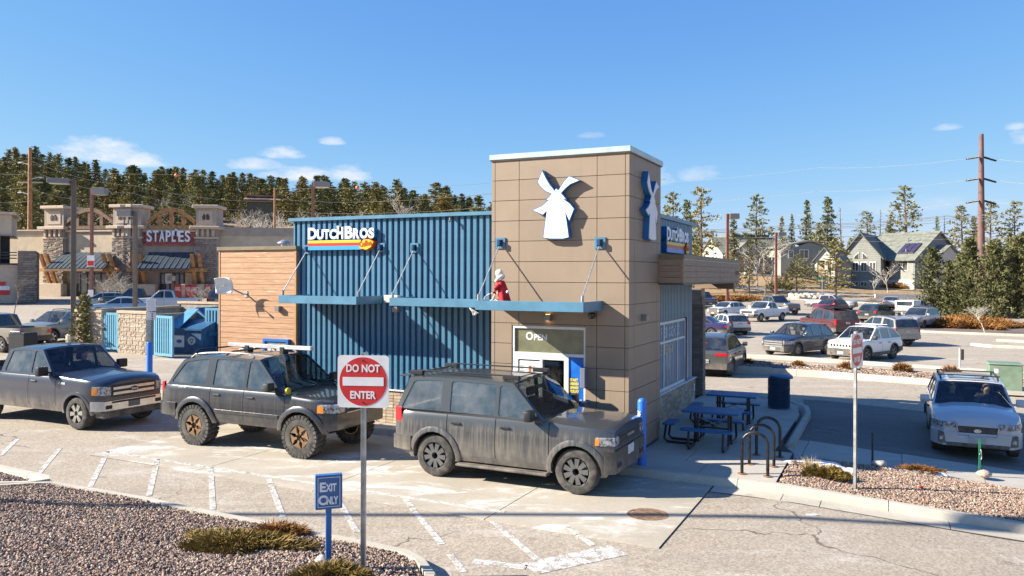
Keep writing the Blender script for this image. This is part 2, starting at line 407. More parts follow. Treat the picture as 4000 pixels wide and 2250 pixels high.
for a, b in ((1.8, 3.0), (3.0, 3.62), (3.62, 5.55), (5.55, 7.6), (7.6, 10.2), (10.2, 15)):
    f = lambda x: -.985 + max(0, x - 5) * .07
    flat('gutter_slab', [(a + g, f(a)), (b - g, f(b)), (b - g, f(b) + .42), (a + g, f(a) + .42)], .010, KERB, gut)
strip = site_sheet('crossing_walk', [(2.55, 2.2), (14, 2.2), (14, 4.15), (2.65, 4.2)], .040, JOINT)
for a, b in ((2.63, 3.0), (3.0, 4.9), (4.9, 6.35), (6.35, 7.9), (7.9, 9.6), (9.6, 12)): flat('walk_slab', [(a + g, 2.22), (b - g, 2.16), (b - g, 4.12), (a + g, 4.18)], .058, WALK, strip)
# same asphalt in the pull-through, the building's shadow painted in as a darker tone
SHADOW_ASPH = paving('shadowed_asphalt', (.15, .132, .115), (.20, .18, .155), (.34, .33, .32), .35, .35, .3)
site_sheet('drive_aisle', [(2.75, 4.2), (15, 4.1), (15, 11.0), (2.2, 11.0), (2.5, 8.8)], .008, SHADOW_ASPH)

# ------------------------------------------------------------------ paint
def mat_paint(name, c, wear):
    m, t, b = new_mat(name); p = objco(t, True)
    w = noise(t, p, 7, 9, .8); w2 = noise(t, p, 38, 4, .7)
    k = ramp(t, math_node(t, 'ADD', w, math_node(t, 'MULTIPLY', w2, .55)), wear, wear + .16)
    t.links.new(mixc(t, k, c, (.26, .22, .175)), b.inputs['Base Color']); b.inputs['Roughness'].default_value = .8
    return m
PAINT = mat_paint('worn_white_paint', (.60, .58, .54), .70); PAINT2 = mat_paint('very_worn_paint', (.66, .64, .60), .70); PAINT3 = mat_paint('faded_line_paint', (.56, .53, .48), .74)
def stripe(p, q, w, m=None, z=.008, name='parking_stripe', d=None):
    a, b = Vector(p), Vector(q); t = (b - a).normalized(); n = Vector((-t.y, t.x)) * w / 2
    e = lambda q: q.y + 3.90 + .03 * (q.x + 10); k = 0.0
    if e(a) > 0 and -10.6 < a.x < 1.7: k = 1.0 if e(b) > 0 else e(a) / (e(a) - e(b))
    root = None
    for p0, p1, zz in ((a, a.lerp(b, k), .0155), (a.lerp(b, k + .012), b, .0015)):
        if (p1 - p0).length < .05: continue
        o = MB().prism([tuple(p0 - n), tuple(p1 - n), tuple(p1 + n), tuple(p0 + n)], zz - .004, zz).build(name, m or PAINT)
        place_site(o); tag(o, kind='structure'); o.location.z += zs(*p1) + (.003 if p1.x > 3 else 0)
for p, q in (((-13.64, -3.48), (-12.2, -4.79)), ((-11.8, -3.73), (-9.93, -5.49)), ((-10.51, -3.55), (-8.29, -5.6)), ((-8.93, -3.6), (-6.85, -5.55)), ((-7.40, -3.64), (-5.25, -5.65)), ((-5.87, -3.7), (-3.96, -5.45)),
             ((-4.4, -3.72), (-2.45, -5.55)), ((-2.75, -3.8), (-1.05, -5.45)), ((-.93, -4.15), (.42, -5.42)), ((-.75, -5.75), (-.25, -6.25))):
    stripe(p, q, .095, PAINT if p[0] > -12 else PAINT2, z=.018)
stripe((-10.53, -3.55), (-6.0, -3.64), .10, PAINT, z=.018); stripe((-6.0, -3.64), (-.9, -3.72), .10, PAINT3, z=.018)
stripe((.27, -3.95), (.9, -4.55), .1, PAINT3, z=.018)
stripe((.45, -5.78), (1.28, -4.57), .44, PAINT2, z=.01); stripe((-.35, -5.85), (.4, -5.75), .16, PAINT2, z=.01)
stripe((3.25, -1.75), (3.62, -1.45), .11, PAINT2, z=.01, name='arrow_mark')

# manhole cover in the lane
mh = site_empty('manhole_cover', 'round rusty grated storm drain cover set in the drive lane', 'manhole cover', *(MSITE.inverted() @ ground(2530, 2012))[:2], .013)
IRON = M('rusty_iron', (.21, .12, .065), .85, var=.3, scale=9)
MB().lathe([(.33, -.05), (.33, .003), (.28, .003), (.28, -.03)], 28).build('frame', IRON, mh)
gm = MB()
for i in range(-6, 7):
    h = math.sqrt(max(0, .27 ** 2 - (i * .04) ** 2)); gm.box(i * .04 - .013, i * .04 + .013, -h, h, -.02, .002)
for j in range(-3, 4):
    h = math.sqrt(max(0, .27 ** 2 - (j * .075) ** 2)); gm.box(-h, h, j * .075 - .02, j * .075 + .02, -.022, .0015)
gm.build('grate', IRON, mh); MB().lathe([(.28, -.04), (.001, -.04)], 24, cap=False).build('shaft', JOINT, mh)

# ------------------------------------------------------------------ gravel beds
def inside(p, poly):
    x, y = p; c = False; n = len(poly)
    for i in range(n):
        x1, y1 = poly[i]; x2, y2 = poly[(i + 1) % n]
        if (y1 > y) != (y2 > y) and x < (x2 - x1) * (y - y1) / (y2 - y1) + x1: c = not c
    return c
def mat_gravel(name, cols):
    m, t, b = new_mat(name)
    a = N(t, 'ShaderNodeAttribute', attribute_name='tone'); cr = N(t, 'ShaderNodeValToRGB'); t.links.new(a.outputs['Fac'], cr.inputs[0])
    e = cr.color_ramp.elements
    for i, c in enumerate(cols):
        x = i / (len(cols) - 1)
        if i < 2: e[i].position = x if i == 0 else 1.0; el = e[i]
        if i == 0: el = e[0]
        elif i == len(cols) - 1: el = e[-1]
        else: el = e.new(x)
        el.color = (*c, 1)
    t.links.new(cr.outputs[0], b.inputs['Base Color']); b.inputs['Roughness'].default_value = .85
    return m
GRAV = mat_gravel('river_gravel', [(.065, .048, .040), (.20, .135, .098), (.315, .205, .148), (.36, .262, .190), (.16, .125, .105), (.46, .355, .265), (.345, .19, .12), (.56, .47, .375)])
def gravel(name, poly, n, zf, size, label, seed, seen=None):
    rng = np.random.default_rng(seed); xs = [p[0] for p in poly]; ys = [p[1] for p in poly]
    P = []
    while len(P) < n:
        c = np.column_stack([rng.uniform(min(xs), max(xs), 4000), rng.uniform(min(ys), max(ys), 4000)])
        P += [p for p in c if inside(p, poly) and (seen is None or seen(*p))]
    P = np.array(P[:n]); k = len(P)
    base = np.array([(1, 0, 0), (-1, 0, 0), (0, 1, 0), (0, -1, 0), (0, 0, 1), (0, 0, -1)], float)
    fac = np.array([(0, 2, 4), (2, 1, 4), (1, 3, 4), (3, 0, 4), (2, 0, 5), (1, 2, 5), (3, 1, 5), (0, 3, 5)])
    s = rng.uniform(size[0], size[1], (k, 1, 1)) * np.array([1.0, .8, .62]) * rng.uniform(.75, 1.25, (k, 1, 3))
    v = base[None] * s * rng.uniform(.75, 1.3, (k, 6, 1)) + rng.normal(0, .12, (k, 6, 3)) * s
    a = rng.uniform(0, 6.283, k); ca, sa = np.cos(a), np.sin(a)
    tl = rng.normal(0, .35, k); ct, st = np.cos(tl), np.sin(tl)
    x, y, z = v[..., 0], v[..., 1], v[..., 2]
    x, z = x * ct[:, None] - z * st[:, None], x * st[:, None] + z * ct[:, None]
    X = x * ca[:, None] - y * sa[:, None] + P[:, 0:1]; Y = x * sa[:, None] + y * ca[:, None] + P[:, 1:2]
    zc = np.array([zf(px, py) for px, py in P]) + rng.uniform(-.012, .016, k)
    Z = z + zc[:, None]
    V = np.stack([X, Y, Z], -1).reshape(-1, 3); F = (fac[None] + 6 * np.arange(k)[:, None, None]).reshape(-1, 3)
    me = bpy.data.meshes.new(name); me.from_pydata(V.tolist(), [], F.tolist())
    at_ = me.attributes.new('tone', 'FLOAT', 'POINT'); at_.data.foreach_set('value', np.repeat(rng.uniform(0, 1, k), 6).astype(np.float32))
    me.materials.append(GRAV); o = link(name, me); place_site(o)
    return tag(o, label, 'gravel', kind='stuff')
SOIL = M('bed_soil', (.16, .115, .09), .95, var=.2, scale=20, world=True)
BEDL = [(-13.2, -10.9), (-9.36, -6.62), (-8.66, -6.11), (-6.3, -6.11), (-4.2, -6.22), (-1.75, -6.30), (-1.15, -6.36), (-.84, -6.52), (-.46, -6.90), (-.22, -7.5), (-.1, -9), (0, -12), (-13.2, -12)]
def zbed(x, y): return .125 + .13 * sstep(0, 2.2, -6.3 - y) * sstep(0, 2.0, -x) + .02 * math.sin(x * 2.1) * math.cos(y * 1.7)
xs_ = [-13 + .4 * i for i in range(33)]; ys_ = [-12 + .3 * i for i in range(21)]
def bed_mesh(poly, zf, name, step=.35):
    mb = MB(); x0, x1 = min(p[0] for p in poly), max(p[0] for p in poly); y0, y1 = min(p[1] for p in poly), max(p[1] for p in poly)
    bm = bmesh.new(); vs = [bm.verts.new((p[0], p[1], 0)) for p in poly]; f = bm.faces.new(vs)
    for k in range(1, int((x1 - x0) / step) + 1): bmesh.ops.bisect_plane(bm, geom=bm.verts[:] + bm.edges[:] + bm.faces[:], plane_co=(x0 + k * step, 0, 0), plane_no=(1, 0, 0))
    for k in range(1, int((y1 - y0) / step) + 1): bmesh.ops.bisect_plane(bm, geom=bm.verts[:] + bm.edges[:] + bm.faces[:], plane_co=(0, y0 + k * step, 0), plane_no=(0, 1, 0))
    for v in bm.verts: v.co.z = zf(v.co.x, v.co.y) - .012
    bmesh.ops.recalc_face_normals(bm, faces=bm.faces)
    me = bpy.data.meshes.new(name); bm.to_mesh(me); bm.free(); me.materials.append(SOIL)
    return place_site(tag(link(name, me), kind='structure'))
bed_mesh(BEDL, zbed, 'planting_bed')
def in_view(x, y, z=.2):
    w = L2W(x, y, z); return w.y > 9.0 and abs(w.x / w.y) < .70
gravel('gravel', BEDL, 34000, zbed, (.016, .029), 'pinkish grey landscaping gravel in the kerbed bed around the exit sign', 3, in_view)
kerb([(-12.5, -10.3), (-9.42, -6.55), (-9.05, -6.2), (-8.70, -5.97), (-6.34, -5.95), (-5.6, -6.02), (-4.2, -6.06), (-2.62, -6.13), (-1.76, -6.14), (-1.11, -6.20), (-.74, -6.38), (-.33, -6.78), (-.08, -7.45), (.05, -9), (.15, -12)][::-1], name='kerb', z1=.15, foot=.02, per=5, step=.5)
BED0 = [(-17, -7.6), (-17, -5.6), (-10.5, -5.97), (-9.25, -6.1), (-9.6, -6.32)]
bed_mesh(BED0, lambda x, y: .12, 'planting_bed'); gravel('gravel', BED0, 2200, lambda x, y: .12, (.020, .036), 'sliver of gravel in the kerbed bed past the drain gap', 4, in_view)
kerb([(-17, -7.7), (-9.62, -6.44), (-9.12, -6.14), (-9.05, -5.98), (-9.2, -5.92), (-10.5, -5.83), (-17, -5.45)][::-1], name='kerb', foot=.02, per=5, step=.5)
BEDR = [(2.90, -.38), (9, -.15), (14, .2), (14, 2.0), (6.9, 2.1), (4.85, 2.2), (3.4, 2.12), (3.05, 1.85), (2.92, 1.3)]
zbr = lambda x, y: zs(x, y) + .125 + .05 * sstep(0, 1, y + .4) * sstep(2.2, 1.2, y)
bed_mesh(BEDR, zbr, 'planting_bed'); gravel('gravel', BEDR, 24000, zbr, (.015, .030), 'pinkish gravel in the island bed by the bike racks', 5, in_view)
# strip median between the pull-through and the car park
MED = [(-6, 18.75), (1.87, 18.35), (6.4, 17.25), (9.3, 16.6), (16, 15.0), (16, 18.2), (8.1, 19.5), (5.1, 20.3), (-1.1, 21.3), (-6, 21.6)]
bed_mesh(MED, lambda x, y: .06, 'planting_bed', 1.0); gravel('gravel', MED, 9000, lambda x, y: .075, (.03, .06), 'brown gravel in the long strip median by the car park', 6, lambda x, y: x > -1.5)
kerb([(-6, 18.60), (1.87, 18.22), (6.4, 17.1), (9.3, 16.45), (16, 14.85)], name='kerb', z1=.12, z0=-.2, foot=.05, per=6)
kerb([(16, 18.35), (8.1, 19.65), (5.1, 20.45), (-1.1, 21.45), (-6, 21.75)], name='kerb', z1=.10, z0=-.35, foot=.05, per=6)
kerb([(-6, 27.3), (.4, 26.6), (3, 26.0), (5.8, 25.3), (8.9, 24.4), (13.5, 22.9)], name='kerb', z1=-.20, z0=-.6, foot=.05, per=6, width=.5)
# ------------------------------------------------------------------ the coffee stand
YB = 1.33                                   # plane of the blue cladding
def mat_panel(name, c):
    m, t, b = new_mat(name); p = objco(t)
    oi = N(t, 'ShaderNodeObjectInfo')
    f = noise(t, p, 1.3, 5, .6)
    col = mixc(t, ramp(t, f, .3, .7), tuple(x * .93 for x in c), tuple(x * 1.05 for x in c))
    col = mixc(t, ramp(t, oi.outputs['Random'], 0, 1), mixc(t, 1, col, (.95, .95, .96), 'MULTIPLY'), mixc(t, 1, col, (1.04, 1.04, 1.03), 'MULTIPLY'))
    sk = ramp(t, noise(t, scaled(t, p, (7, 7, .4)), 1.0, 5, .6), .50, .75); col = mixc(t, math_node(t, 'MULTIPLY', sk, .22), col, tuple(x * .66 for x in c))
    col = mixc(t, .25, col, mixc(t, noise(t, p, 130, 2), tuple(x * .7 for x in c), tuple(x * 1.3 for x in c)))
    t.links.new(col, b.inputs['Base Color']); b.inputs['Roughness'].default_value = .55
    bump(t, b, noise(t, p, 120, 2), .12, .003)
    return m
TAN = mat_panel('tan_fibre_cement', (.275, .204, .142))
BLUE = M('blue_steel', (.066, .176, .272), .38, var=.05, scale=2.5, spec=.5, rnd=.04)
BLUE2 = M('blue_trim_steel', (.078, .205, .305), .4, var=.07, scale=3, spec=.5)
NAVY = M('navy_return', (.012, .060, .150), .35, var=.05)
FLASH = M('pale_flashing', (.42, .50, .50), .45, var=.06, metal=.2)
DARKBR = M('dark_bronze', (.075, .058, .042), .5, var=.08)
BRONZE = M('olive_bronze_cap', (.17, .13, .075), .5, var=.08)
WHITEFRM = M('silver_frame', (.62, .62, .62), .4, var=.04, metal=.2)
STEEL = M('galvanised_steel', (.42, .43, .43), .42, metal=.7, var=.12, scale=8)
BLACK = M('black_metal', (.018, .018, .020), .45, var=.1)
MORTAR = M('mortar', (.36, .30, .235), .9, var=.1)
def mat_wood(name, c1, c2, c3):
    m, t, b = new_mat(name); oi = N(t, 'ShaderNodeObjectInfo')
    v = N(t, 'ShaderNodeVectorMath', operation='ADD'); t.links.new(objco(t), v.inputs[0])
    s = N(t, 'ShaderNodeVectorMath', operation='SCALE'); s.inputs[0].default_value = (13, 7, 5); t.links.new(oi.outputs['Random'], s.inputs['Scale']); t.links.new(s.outputs[0], v.inputs[1])
    p = scaled(t, v.outputs[0], (.9, .9, 14))
    f = noise(t, p, 2.2, 7, .62, .4)
    col = mixc(t, ramp(t, f, .3, .7), c1, c2)
    k = ramp(t, noise(t, scaled(t, v.outputs[0], (1.6, 1.6, 22)), 1.3, 6, .66), .58, .70)
    col = mixc(t, math_node(t, 'MULTIPLY', k, .9), col, c3)
    t.links.new(col, b.inputs['Base Color']); b.inputs['Roughness'].default_value = .6
    return m
WOOD = mat_wood('warm_plank', (.35, .185, .095), (.49, .285, .155), (.66, .52, .38))
WOOD2 = mat_wood('taupe_plank', (.235, .160, .105), (.31, .215, .145), (.36, .27, .20))
def mat_brick(name, cs):
    m, t, b = new_mat(name); oi = N(t, 'ShaderNodeObjectInfo'); cr = N(t, 'ShaderNodeValToRGB'); t.links.new(oi.outputs['Random'], cr.inputs[0])
    cr.color_ramp.interpolation = 'CONSTANT'; e = cr.color_ramp.elements
    for i, c in enumerate(cs):
        el = e[0] if i == 0 else (e[1] if i == 1 else e.new(i / len(cs))); el.position = i / len(cs); el.color = (*c, 1)
    col = mixc(t, .35, cr.outputs[0], mixc(t, noise(t, objco(t), 18, 5, .7), (.16, .12, .09), (.62, .52, .40)))
    t.links.new(col, b.inputs['Base Color']); b.inputs['Roughness'].default_value = .85; bump(t, b, noise(t, objco(t), 40, 4), .5, .01)
    return m
BRICKM = mat_brick('tan_split_brick', [(.44, .33, .22), (.36, .26, .17), (.50, .40, .28), (.40, .30, .205), (.30, .22, .15), (.55, .46, .35)])

shop = site_empty('coffee_stand', 'blue ribbed metal drive-through coffee stand with a tall tan panelled tower', 'building')
def S(name, m, x0, x1, y0, y1, z0, z1, bev=0, parent=None): return box(name, m, parent or shop, x0, x1, y0, y1, z0, z1, bev)
# tower core and panels
WX0, WX1, WZ0, WZ1 = -2.57, -.92, .78, 2.77
tc_ = MB(); tc_.box(-3.04, -2.59, .03, 2.33, 0.0, 6.29).box(-.90, -.02, .03, 2.33, 0.0, 6.29).box(-2.59, -.90, .03, 2.33, 2.79, 6.29).box(-2.59, -.90, .03, 2.33, 0.0, .76).box(-2.59, -.9, 1.9, 2.33, .76, 2.79)
tc_.build('tower_core', DARKBR, shop)
rowz = [.15] + [.22 + .433 * i for i in range(14)] + [6.285]
rowz = [.15] + [z for z in rowz[1:-1]] + [6.285]
FX = [-3.06, -2.979, -2.41, -.674, -.082, 0.0]; RY = [0.0, .376, 2.057, 2.36]
def tower_panel(x0, x1, z0, z1):
    g = .006
    S('cladding_panel', TAN, x0 + (g if x0 > -3.05 else 0), x1 - (g if x1 < -.01 else 0), 0.0, .026, z0 + g, z1 - g)
for z0, z1 in zip(rowz, rowz[1:]):
    if z1 - z0 < .1: continue
    for x0, x1 in zip(FX, FX[1:]):
        # leave the service window opening free
        if z1 <= WZ0 or z0 >= WZ1 or x1 <= WX0 or x0 >= WX1: tower_panel(x0, x1, z0, z1); continue
        if x0 < WX0: tower_panel(x0, WX0, z0, z1)
        if x1 > WX1: tower_panel(WX1, x1, z0, z1)
        if z1 > WZ1: tower_panel(max(x0, WX0), min(x1, WX1), WZ1, z1)
        if z0 < WZ0: tower_panel(max(x0, WX0), min(x1, WX1), z0, WZ0)
    for y0, y1 in zip(RY, RY[1:]):
        S('cladding_panel', TAN, -.026, 0.0, y0 + (.027 if y0 == 0 else .006), y1 - .006, z0 + .006, z1 - .006)
    S('cladding_panel', TAN, -3.06, -3.035, .03, 2.36, z0 + .006, z1 - .006)
S('parapet_cap', FLASH, -3.10, .04, -.045, 2.41, 6.29, 6.405, .008)
S('cap_drip', DARKBR, -3.085, .028, -.03, 2.39, 6.268, 6.289)
# service window: frame, transom, sliding unit, poster
FRM = WHITEFRM
def wbox(name, m, x0, x1, z0, z1, y0=.03, y1=.10, parent=None, bev=.004): return box(name, m, parent or shop, x0, x1, y0, y1, z0, z1, bev)
GLASS = None
def mat_glass(name, tint, gl=.03, fac=.55, dusty=0.0):
    m = bpy.data.materials.new(name); m.use_nodes = True; t = m.node_tree; t.nodes.clear()
    out = N(t, 'ShaderNodeOutputMaterial'); tr = N(t, 'ShaderNodeBsdfTransparent'); tr.inputs[0].default_value = (*tint, 1)
    gb = N(t, 'ShaderNodeBsdfGlossy'); gb.inputs['Roughness'].default_value = gl; gb.inputs[0].default_value = (.72, .75, .78, 1)
    fr = N(t, 'ShaderNodeLayerWeight'); fr.inputs[0].default_value = .5
    f = math_node(t, 'MULTIPLY_ADD', math_node(t, 'POWER', fr.outputs['Facing'], 4.0), .9); f.node.inputs[2].default_value = .04 + fac * .1
    mx = N(t, 'ShaderNodeMixShader'); t.links.new(f, mx.inputs[0]); t.links.new(tr.outputs[0], mx.inputs[1]); t.links.new(gb.outputs[0], mx.inputs[2]); t.links.new(mx.outputs[0], out.inputs[0])
    if dusty:
        df = N(t, 'ShaderNodeBsdfDiffuse'); df.inputs[0].default_value = (.46, .45, .43, 1); m2 = N(t, 'ShaderNodeMixShader'); k = math_node(t, 'MULTIPLY', ramp(t, noise(t, objco(t), 2.2, 5, .65), .25, .8), dusty); t.links.new(k, m2.inputs[0]); t.links.new(mx.outputs[0], m2.inputs[1]); t.links.new(df.outputs[0], m2.inputs[2]); t.links.new(m2.outputs[0], out.inputs[0])
    return m
GLASS = mat_glass('clear_glass', (.80, .84, .82)); TINT = mat_glass('olive_tinted_glass', (.42, .43, .33), .06, .5)
win = S('service_window', M('white_frame', (.66, .65, .62), .45, var=.05), WX0, WX0 + .055, .015, .13, WZ0, WZ1)
WFR = MATS['white_frame']
S('frame', WFR, WX1 - .035, WX1, .015, .13, WZ0, WZ1, parent=win); S('frame', WFR, WX0 + .056, WX1 - .036, .015, .13, 2.715, WZ1, parent=win)
S('frame', WFR, WX0 + .056, WX1 - .036, .012, .13, 2.155, 2.215, parent=win); S('frame', WFR, WX0 + .056, WX1 - .036, .012, .13, WZ0, .86, parent=win)
S('frame', WFR, -1.385, -1.285, .010, .13, .861, 2.154, parent=win); S('frame', WFR, -1.93, -1.87, .010, .13, .861, 2.154, parent=win)
S('frame', WFR, WX0 + .056, WX0 + .14, .012, .13, .861, 2.154, parent=win); S('frame', WFR, WX0 + .141, -1.931, .012, .13, 2.06, 2.154, parent=win); S('frame', WFR, -1.869, -1.386, .012, .13, 2.075, 2.154, parent=win)
S('transom_pane', M('frosted_olive_pane', (.155, .155, .095), .12, var=.12, scale=3, spec=.6), WX0 + .056, WX1 - .036, .055, .07, 2.216, 2.714, parent=win)
S('pane', GLASS, -1.869, -1.386, .06, .07, .861, 2.074, parent=win)
MENU = M('menu_paper', (.68, .67, .64), .5, var=.04)
menu = S('menu_board', MENU, -2.43, -1.93, .028, .05, 1.25, 2.03, .004, parent=win)
inkr = M('menu_ink', (.33, .32, .31), .7, var=0)
mm = MB()
for cx in (-2.36, -2.08):
    for i in range(9): mm.box(cx - .03, cx + .035 + random.uniform(0, .035), .0255, .028, 1.92 - i * .05 - .008, 1.92 - i * .05 + .006)
for i in range(5): mm.box(-2.38, -2.0 + random.uniform(-.05, 0), .0255, .028, 1.42 - i * .03, 1.433 - i * .03)
mm.build('menu_print', inkr, win)
mm = MB().box(-2.22, -2.15, .025, .028, 1.58, 1.76).box(-2.19, -2.13, .0245, .0275, 1.74, 1.93)
mm.build('menu_picture', M('amber_drink', (.42, .13, .05), .6, var=.3, scale=20), win)
POST = M('blue_poster', (.012, .13, .50), .35, var=.15, scale=3)
pb = S('poster', POST, -1.284, WX1 - .036, .035, .05, .861, 2.154, parent=win)
S('poster_band', M('poster_yellow', (.80, .55, .02), .4, var=.03), -1.284, WX1 - .036, .0315, .034, 1.04, 1.09, parent=win)
YEL = M('letter_yellow', (.80, .62, .06), .5, var=0); WHT = M('letter_white', (.80, .80, .79), .45, var=.02)
def text_on(parent, body, x, y, z, h, m, bold=0, depth=.004, sx=1.0, rotz=0.0, name='lettering', width=None):
    """upright lettering on a wall that faces -y (rotz turns it)"""
    me = text_mesh(body, h / .73, depth, m, bold, name, sx)
    if width:
        a, b = text_width(me); k = width / (b - a)
        for v in me.vertices: v.co.x = (v.co.x - a) * k
    o = link(name, me, None, parent); o.matrix_local = Matrix.Translation((x, y, z)) @ Matrix.Rotation(rotz, 4, 'Z') @ Matrix.Rotation(R(90), 4, 'X')
    return o
for i, s in enumerate(('START', 'EARNIN', 'REWARD', 'TODAY')): text_on(win, s, -1.272, .030, 1.66 - i * .078, .055, YEL, .004, .004, width=(.19, .2, .2, .215)[i])
for i, s in enumerate(('SCAN TO', 'DOWNLOAD THE')): text_on(win, s, -1.17, .030, 1.31 - i * .04, .024, WHT, .001, .003, width=(.09, .17)[i])
text_on(win, 'O', -2.265, .052, 2.475, .165, WHT, .006, .008, width=.165); text_on(win, 'PEN', -2.08, .052, 2.475, .125, WHT, .005, .008, width=.295)
S('service_pad', M('grey_blue_pad', (.16, .17, .22), .5, var=.05), -.955, -.85, -.20, .02, 1.56, 1.96, .008, parent=win)
S('service_pad', MATS['grey_blue_pad'], -.955, -.85, -.20, .02, .90, 1.28, .008, parent=win)
# dark room behind the glass with a lit counter
room = S('service_room', M('room_wall', (.10, .085, .07), .8, var=.2), -2.52, -.97, 1.80, 1.88, .2, 2.78)
S('counter', M('steel_counter', (.30, .30, .30), .4, var=.1), -2.5, -1.0, .45, .95, .2, 1.12, .01)
rk = MB()
for i in range(9): rk.lathe([(.035, 0), (.035, .2), (.015, .24), (.015, .30)], 8, Matrix.Translation((-2.3 + i * .15, 1.62, 1.45 + .32 * (i % 2))))
rk.build('syrup_bottle', M('amber_bottle', (.30, .17, .06), .25, var=.4, scale=6), shop)

# blue ribbed walls
S('wall_core', NAVY, -9.60, -.50, YB + .055, 7.42, .95, 5.24)
nr = 38; pitch = .1708
rib = MB(); pr = [(0, .055), (.008, .012), (.014, 0), (.098, 0), (.104, .012), (.112, .055)]
rib.prism(pr, 0.97, 5.235)
rm = rib.mesh('metal_rib', BLUE)
x = -3.849 - pitch * .5 + .03 + pitch * 4
k = 0
while x > -9.62:
    if x < -3.06: link('metal_rib', rm, None, shop, (x, YB, 0))
    x -= pitch; k += 1
S('corner_trim', BLUE2, -9.64, -9.60, YB - .004, 7.4, .97, 5.24)
S('parapet_cap', BLUE2, -9.78, -3.0, YB - .07, YB + .30, 5.236, 5.325, .006)
S('parapet_cap', BLUE2, -.72, -.36, 2.3, 7.72, 5.236, 5.34, .006)
S('parapet_cap', BLUE2, -9.78, -.72, 7.40, 7.70, 5.236, 5.33, .006); S('parapet_cap', BLUE2, -9.78, -9.45, 1.64, 7.39, 5.236, 5.33, .006)
S('roof', M('roof_membrane', (.55, .54, .52), .9), -9.45, -.5, 1.6, 7.4, 4.9, 4.96)
rr = MB(); rr.prism([(0, 0), (.012, .035), (.075, .035), (.087, 0)], .97, 5.235)
for v in range(len(rr.v)): a = rr.v[v]; rr.v[v] = (a[1] - .5 + .045, a[0], a[2])
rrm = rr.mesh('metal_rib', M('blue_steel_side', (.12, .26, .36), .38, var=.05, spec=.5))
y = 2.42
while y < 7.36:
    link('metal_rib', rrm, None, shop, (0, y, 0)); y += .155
# brick wainscots: every brick its own piece
def brick_mesh(L, H, D, k):
    mb = MB().box(0, L, 0, D, 0, H)
    mb.v = [(a + random.uniform(-.004, .004), b + random.uniform(-.006, .006), c + random.uniform(-.003, .003)) for a, b, c in mb.v]
    return mb.mesh('brick', BRICKM, .004)
BR = [brick_mesh(.205, .066, .05, i) for i in range(4)] + [brick_mesh(.10, .066, .05, i) for i in range(2)]
def brick_wall(parent, origin, rz, length, z0, z1, limit=400, seen=None):
    n = 0; row = 0; z = z0
    while z + .066 <= z1 + .01:
        x = -.105 if row % 2 else 0.0
        while x < length - .02:
            if x < 0: me, dx, w = BR[4], 0.0, .105
            elif x + .2 > length: me, dx, w = BR[5], x, .11
            else: me, dx, w = random.choice(BR[:4]), x, .215
            p = Vector(origin) + Matrix.Rotation(rz, 3, 'Z') @ Vector((dx, random.uniform(-.006, .004), 0)) + Vector((0, 0, z - origin[2]))
            if (seen is None or seen(p)) and n < limit: link('brick', me, None, parent, p, (0, 0, rz)); n += 1
            x += w
        z += .076; row += 1
wf = S('wainscot', MORTAR, -9.45, -3.05, YB - .03, YB + .05, .15, .955)
brick_wall(wf, (-9.45, YB - .045, .16), 0, 6.4, .16, .95, 300, lambda p: -7.4 < p.x < -3.1)
S('wainscot_cap', WFR, -9.46, -3.05, YB - .075, YB + .05, .956, .985, .005)
wr = S('wainscot', MORTAR, -.50, -.365, 2.36, 7.40, .15, .935)
brick_wall(wr, (-.35, 2.40, .16), R(90), 5.0, .16, .93, 300, lambda p: p.y > 3.2)
S('wainscot_cap', WFR, -.52, -.31, 2.36, 7.44, .936, .965, .005)
# right-hand display window with its graphics
wy0, wy1, wz0, wz1 = 2.55, 6.45, .97, 2.68
dw = S('display_window', WFR, -.47, -.40, wy0, wy1, wz0, wz0 + .07)
S('frame', WFR, -.47, -.40, wy0, wy1, wz1 - .06, wz1, parent=dw); S('frame', WFR, -.47, -.395, wy1 - .07, wy1, wz0 + .071, wz1 - .061, parent=dw)
S('frame', WFR, -.47, -.398, wy0, wy1 - .071, 2.145, 2.20, parent=dw)
for yy in (2.9, 4.22, 5.6): S('frame', WFR, -.47, -.40, yy - .03, yy + .03, wz0 + .071, 2.144, parent=dw); S('frame', WFR, -.47, -.40, yy - .03, yy + .03, 2.201, wz1 - .061, parent=dw)
S('frame', NAVY, -.44, -.36, wy1 + .001, wy1 + .09, wz0, wz1 + .02, parent=dw)
LAV = M('lavender_film', (.74, .66, .70), .3, var=.06); FILM = M('blue_film', (.03, .17, .48), .3, var=.1); AMB = M('amber_film', (.80, .45, .12), .35, var=.15); ORG_ = M('orange_film', (.50, .13, .06), .35, var=.1)
S('graphic', LAV, -.46, -.445, 4.25, 5.42, wz0 + .05, wz1 - .05, parent=dw); S('graphic', FILM, -.46, -.444, 5.421, wy1 - .05, wz0 + .05, wz1 - .05, parent=dw); S('graphic', FILM, -.46, -.444, wy0, 4.249, wz0 + .05, wz1 - .05, parent=dw)
S('graphic', ORG_, -.445, -.441, 4.0, 4.19, wz0 + .08, 1.7, parent=dw); S('graphic', M('olive_film', (.35, .33, .08), .4), -.445, -.441, 5.35, 5.5, wz0 + .08, 1.75, parent=dw)
gm = MB().prism([(4.52, 1.0), (5.12, 1.0), (5.20, 1.62), (4.44, 1.62)], -.444, -.440, axis='x'); gm.build('cup_graphic', AMB, dw)
MB().lathe([(.26, 0), (.26, .004), (.001, .004)], 24, Matrix.Translation((-.440, 4.80, 1.72)) @ Matrix.Rotation(R(90), 4, 'Y')).build('cup_badge', M('badge_white', (.72, .72, .72), .4), dw)
gm = MB().prism([(5.66, 1.0), (6.0, 1.0), (6.12, 1.85), (5.98, 1.88), (5.7, 1.5)], -.444, -.440, axis='x'); gm.build('cup_graphic', AMB, dw)
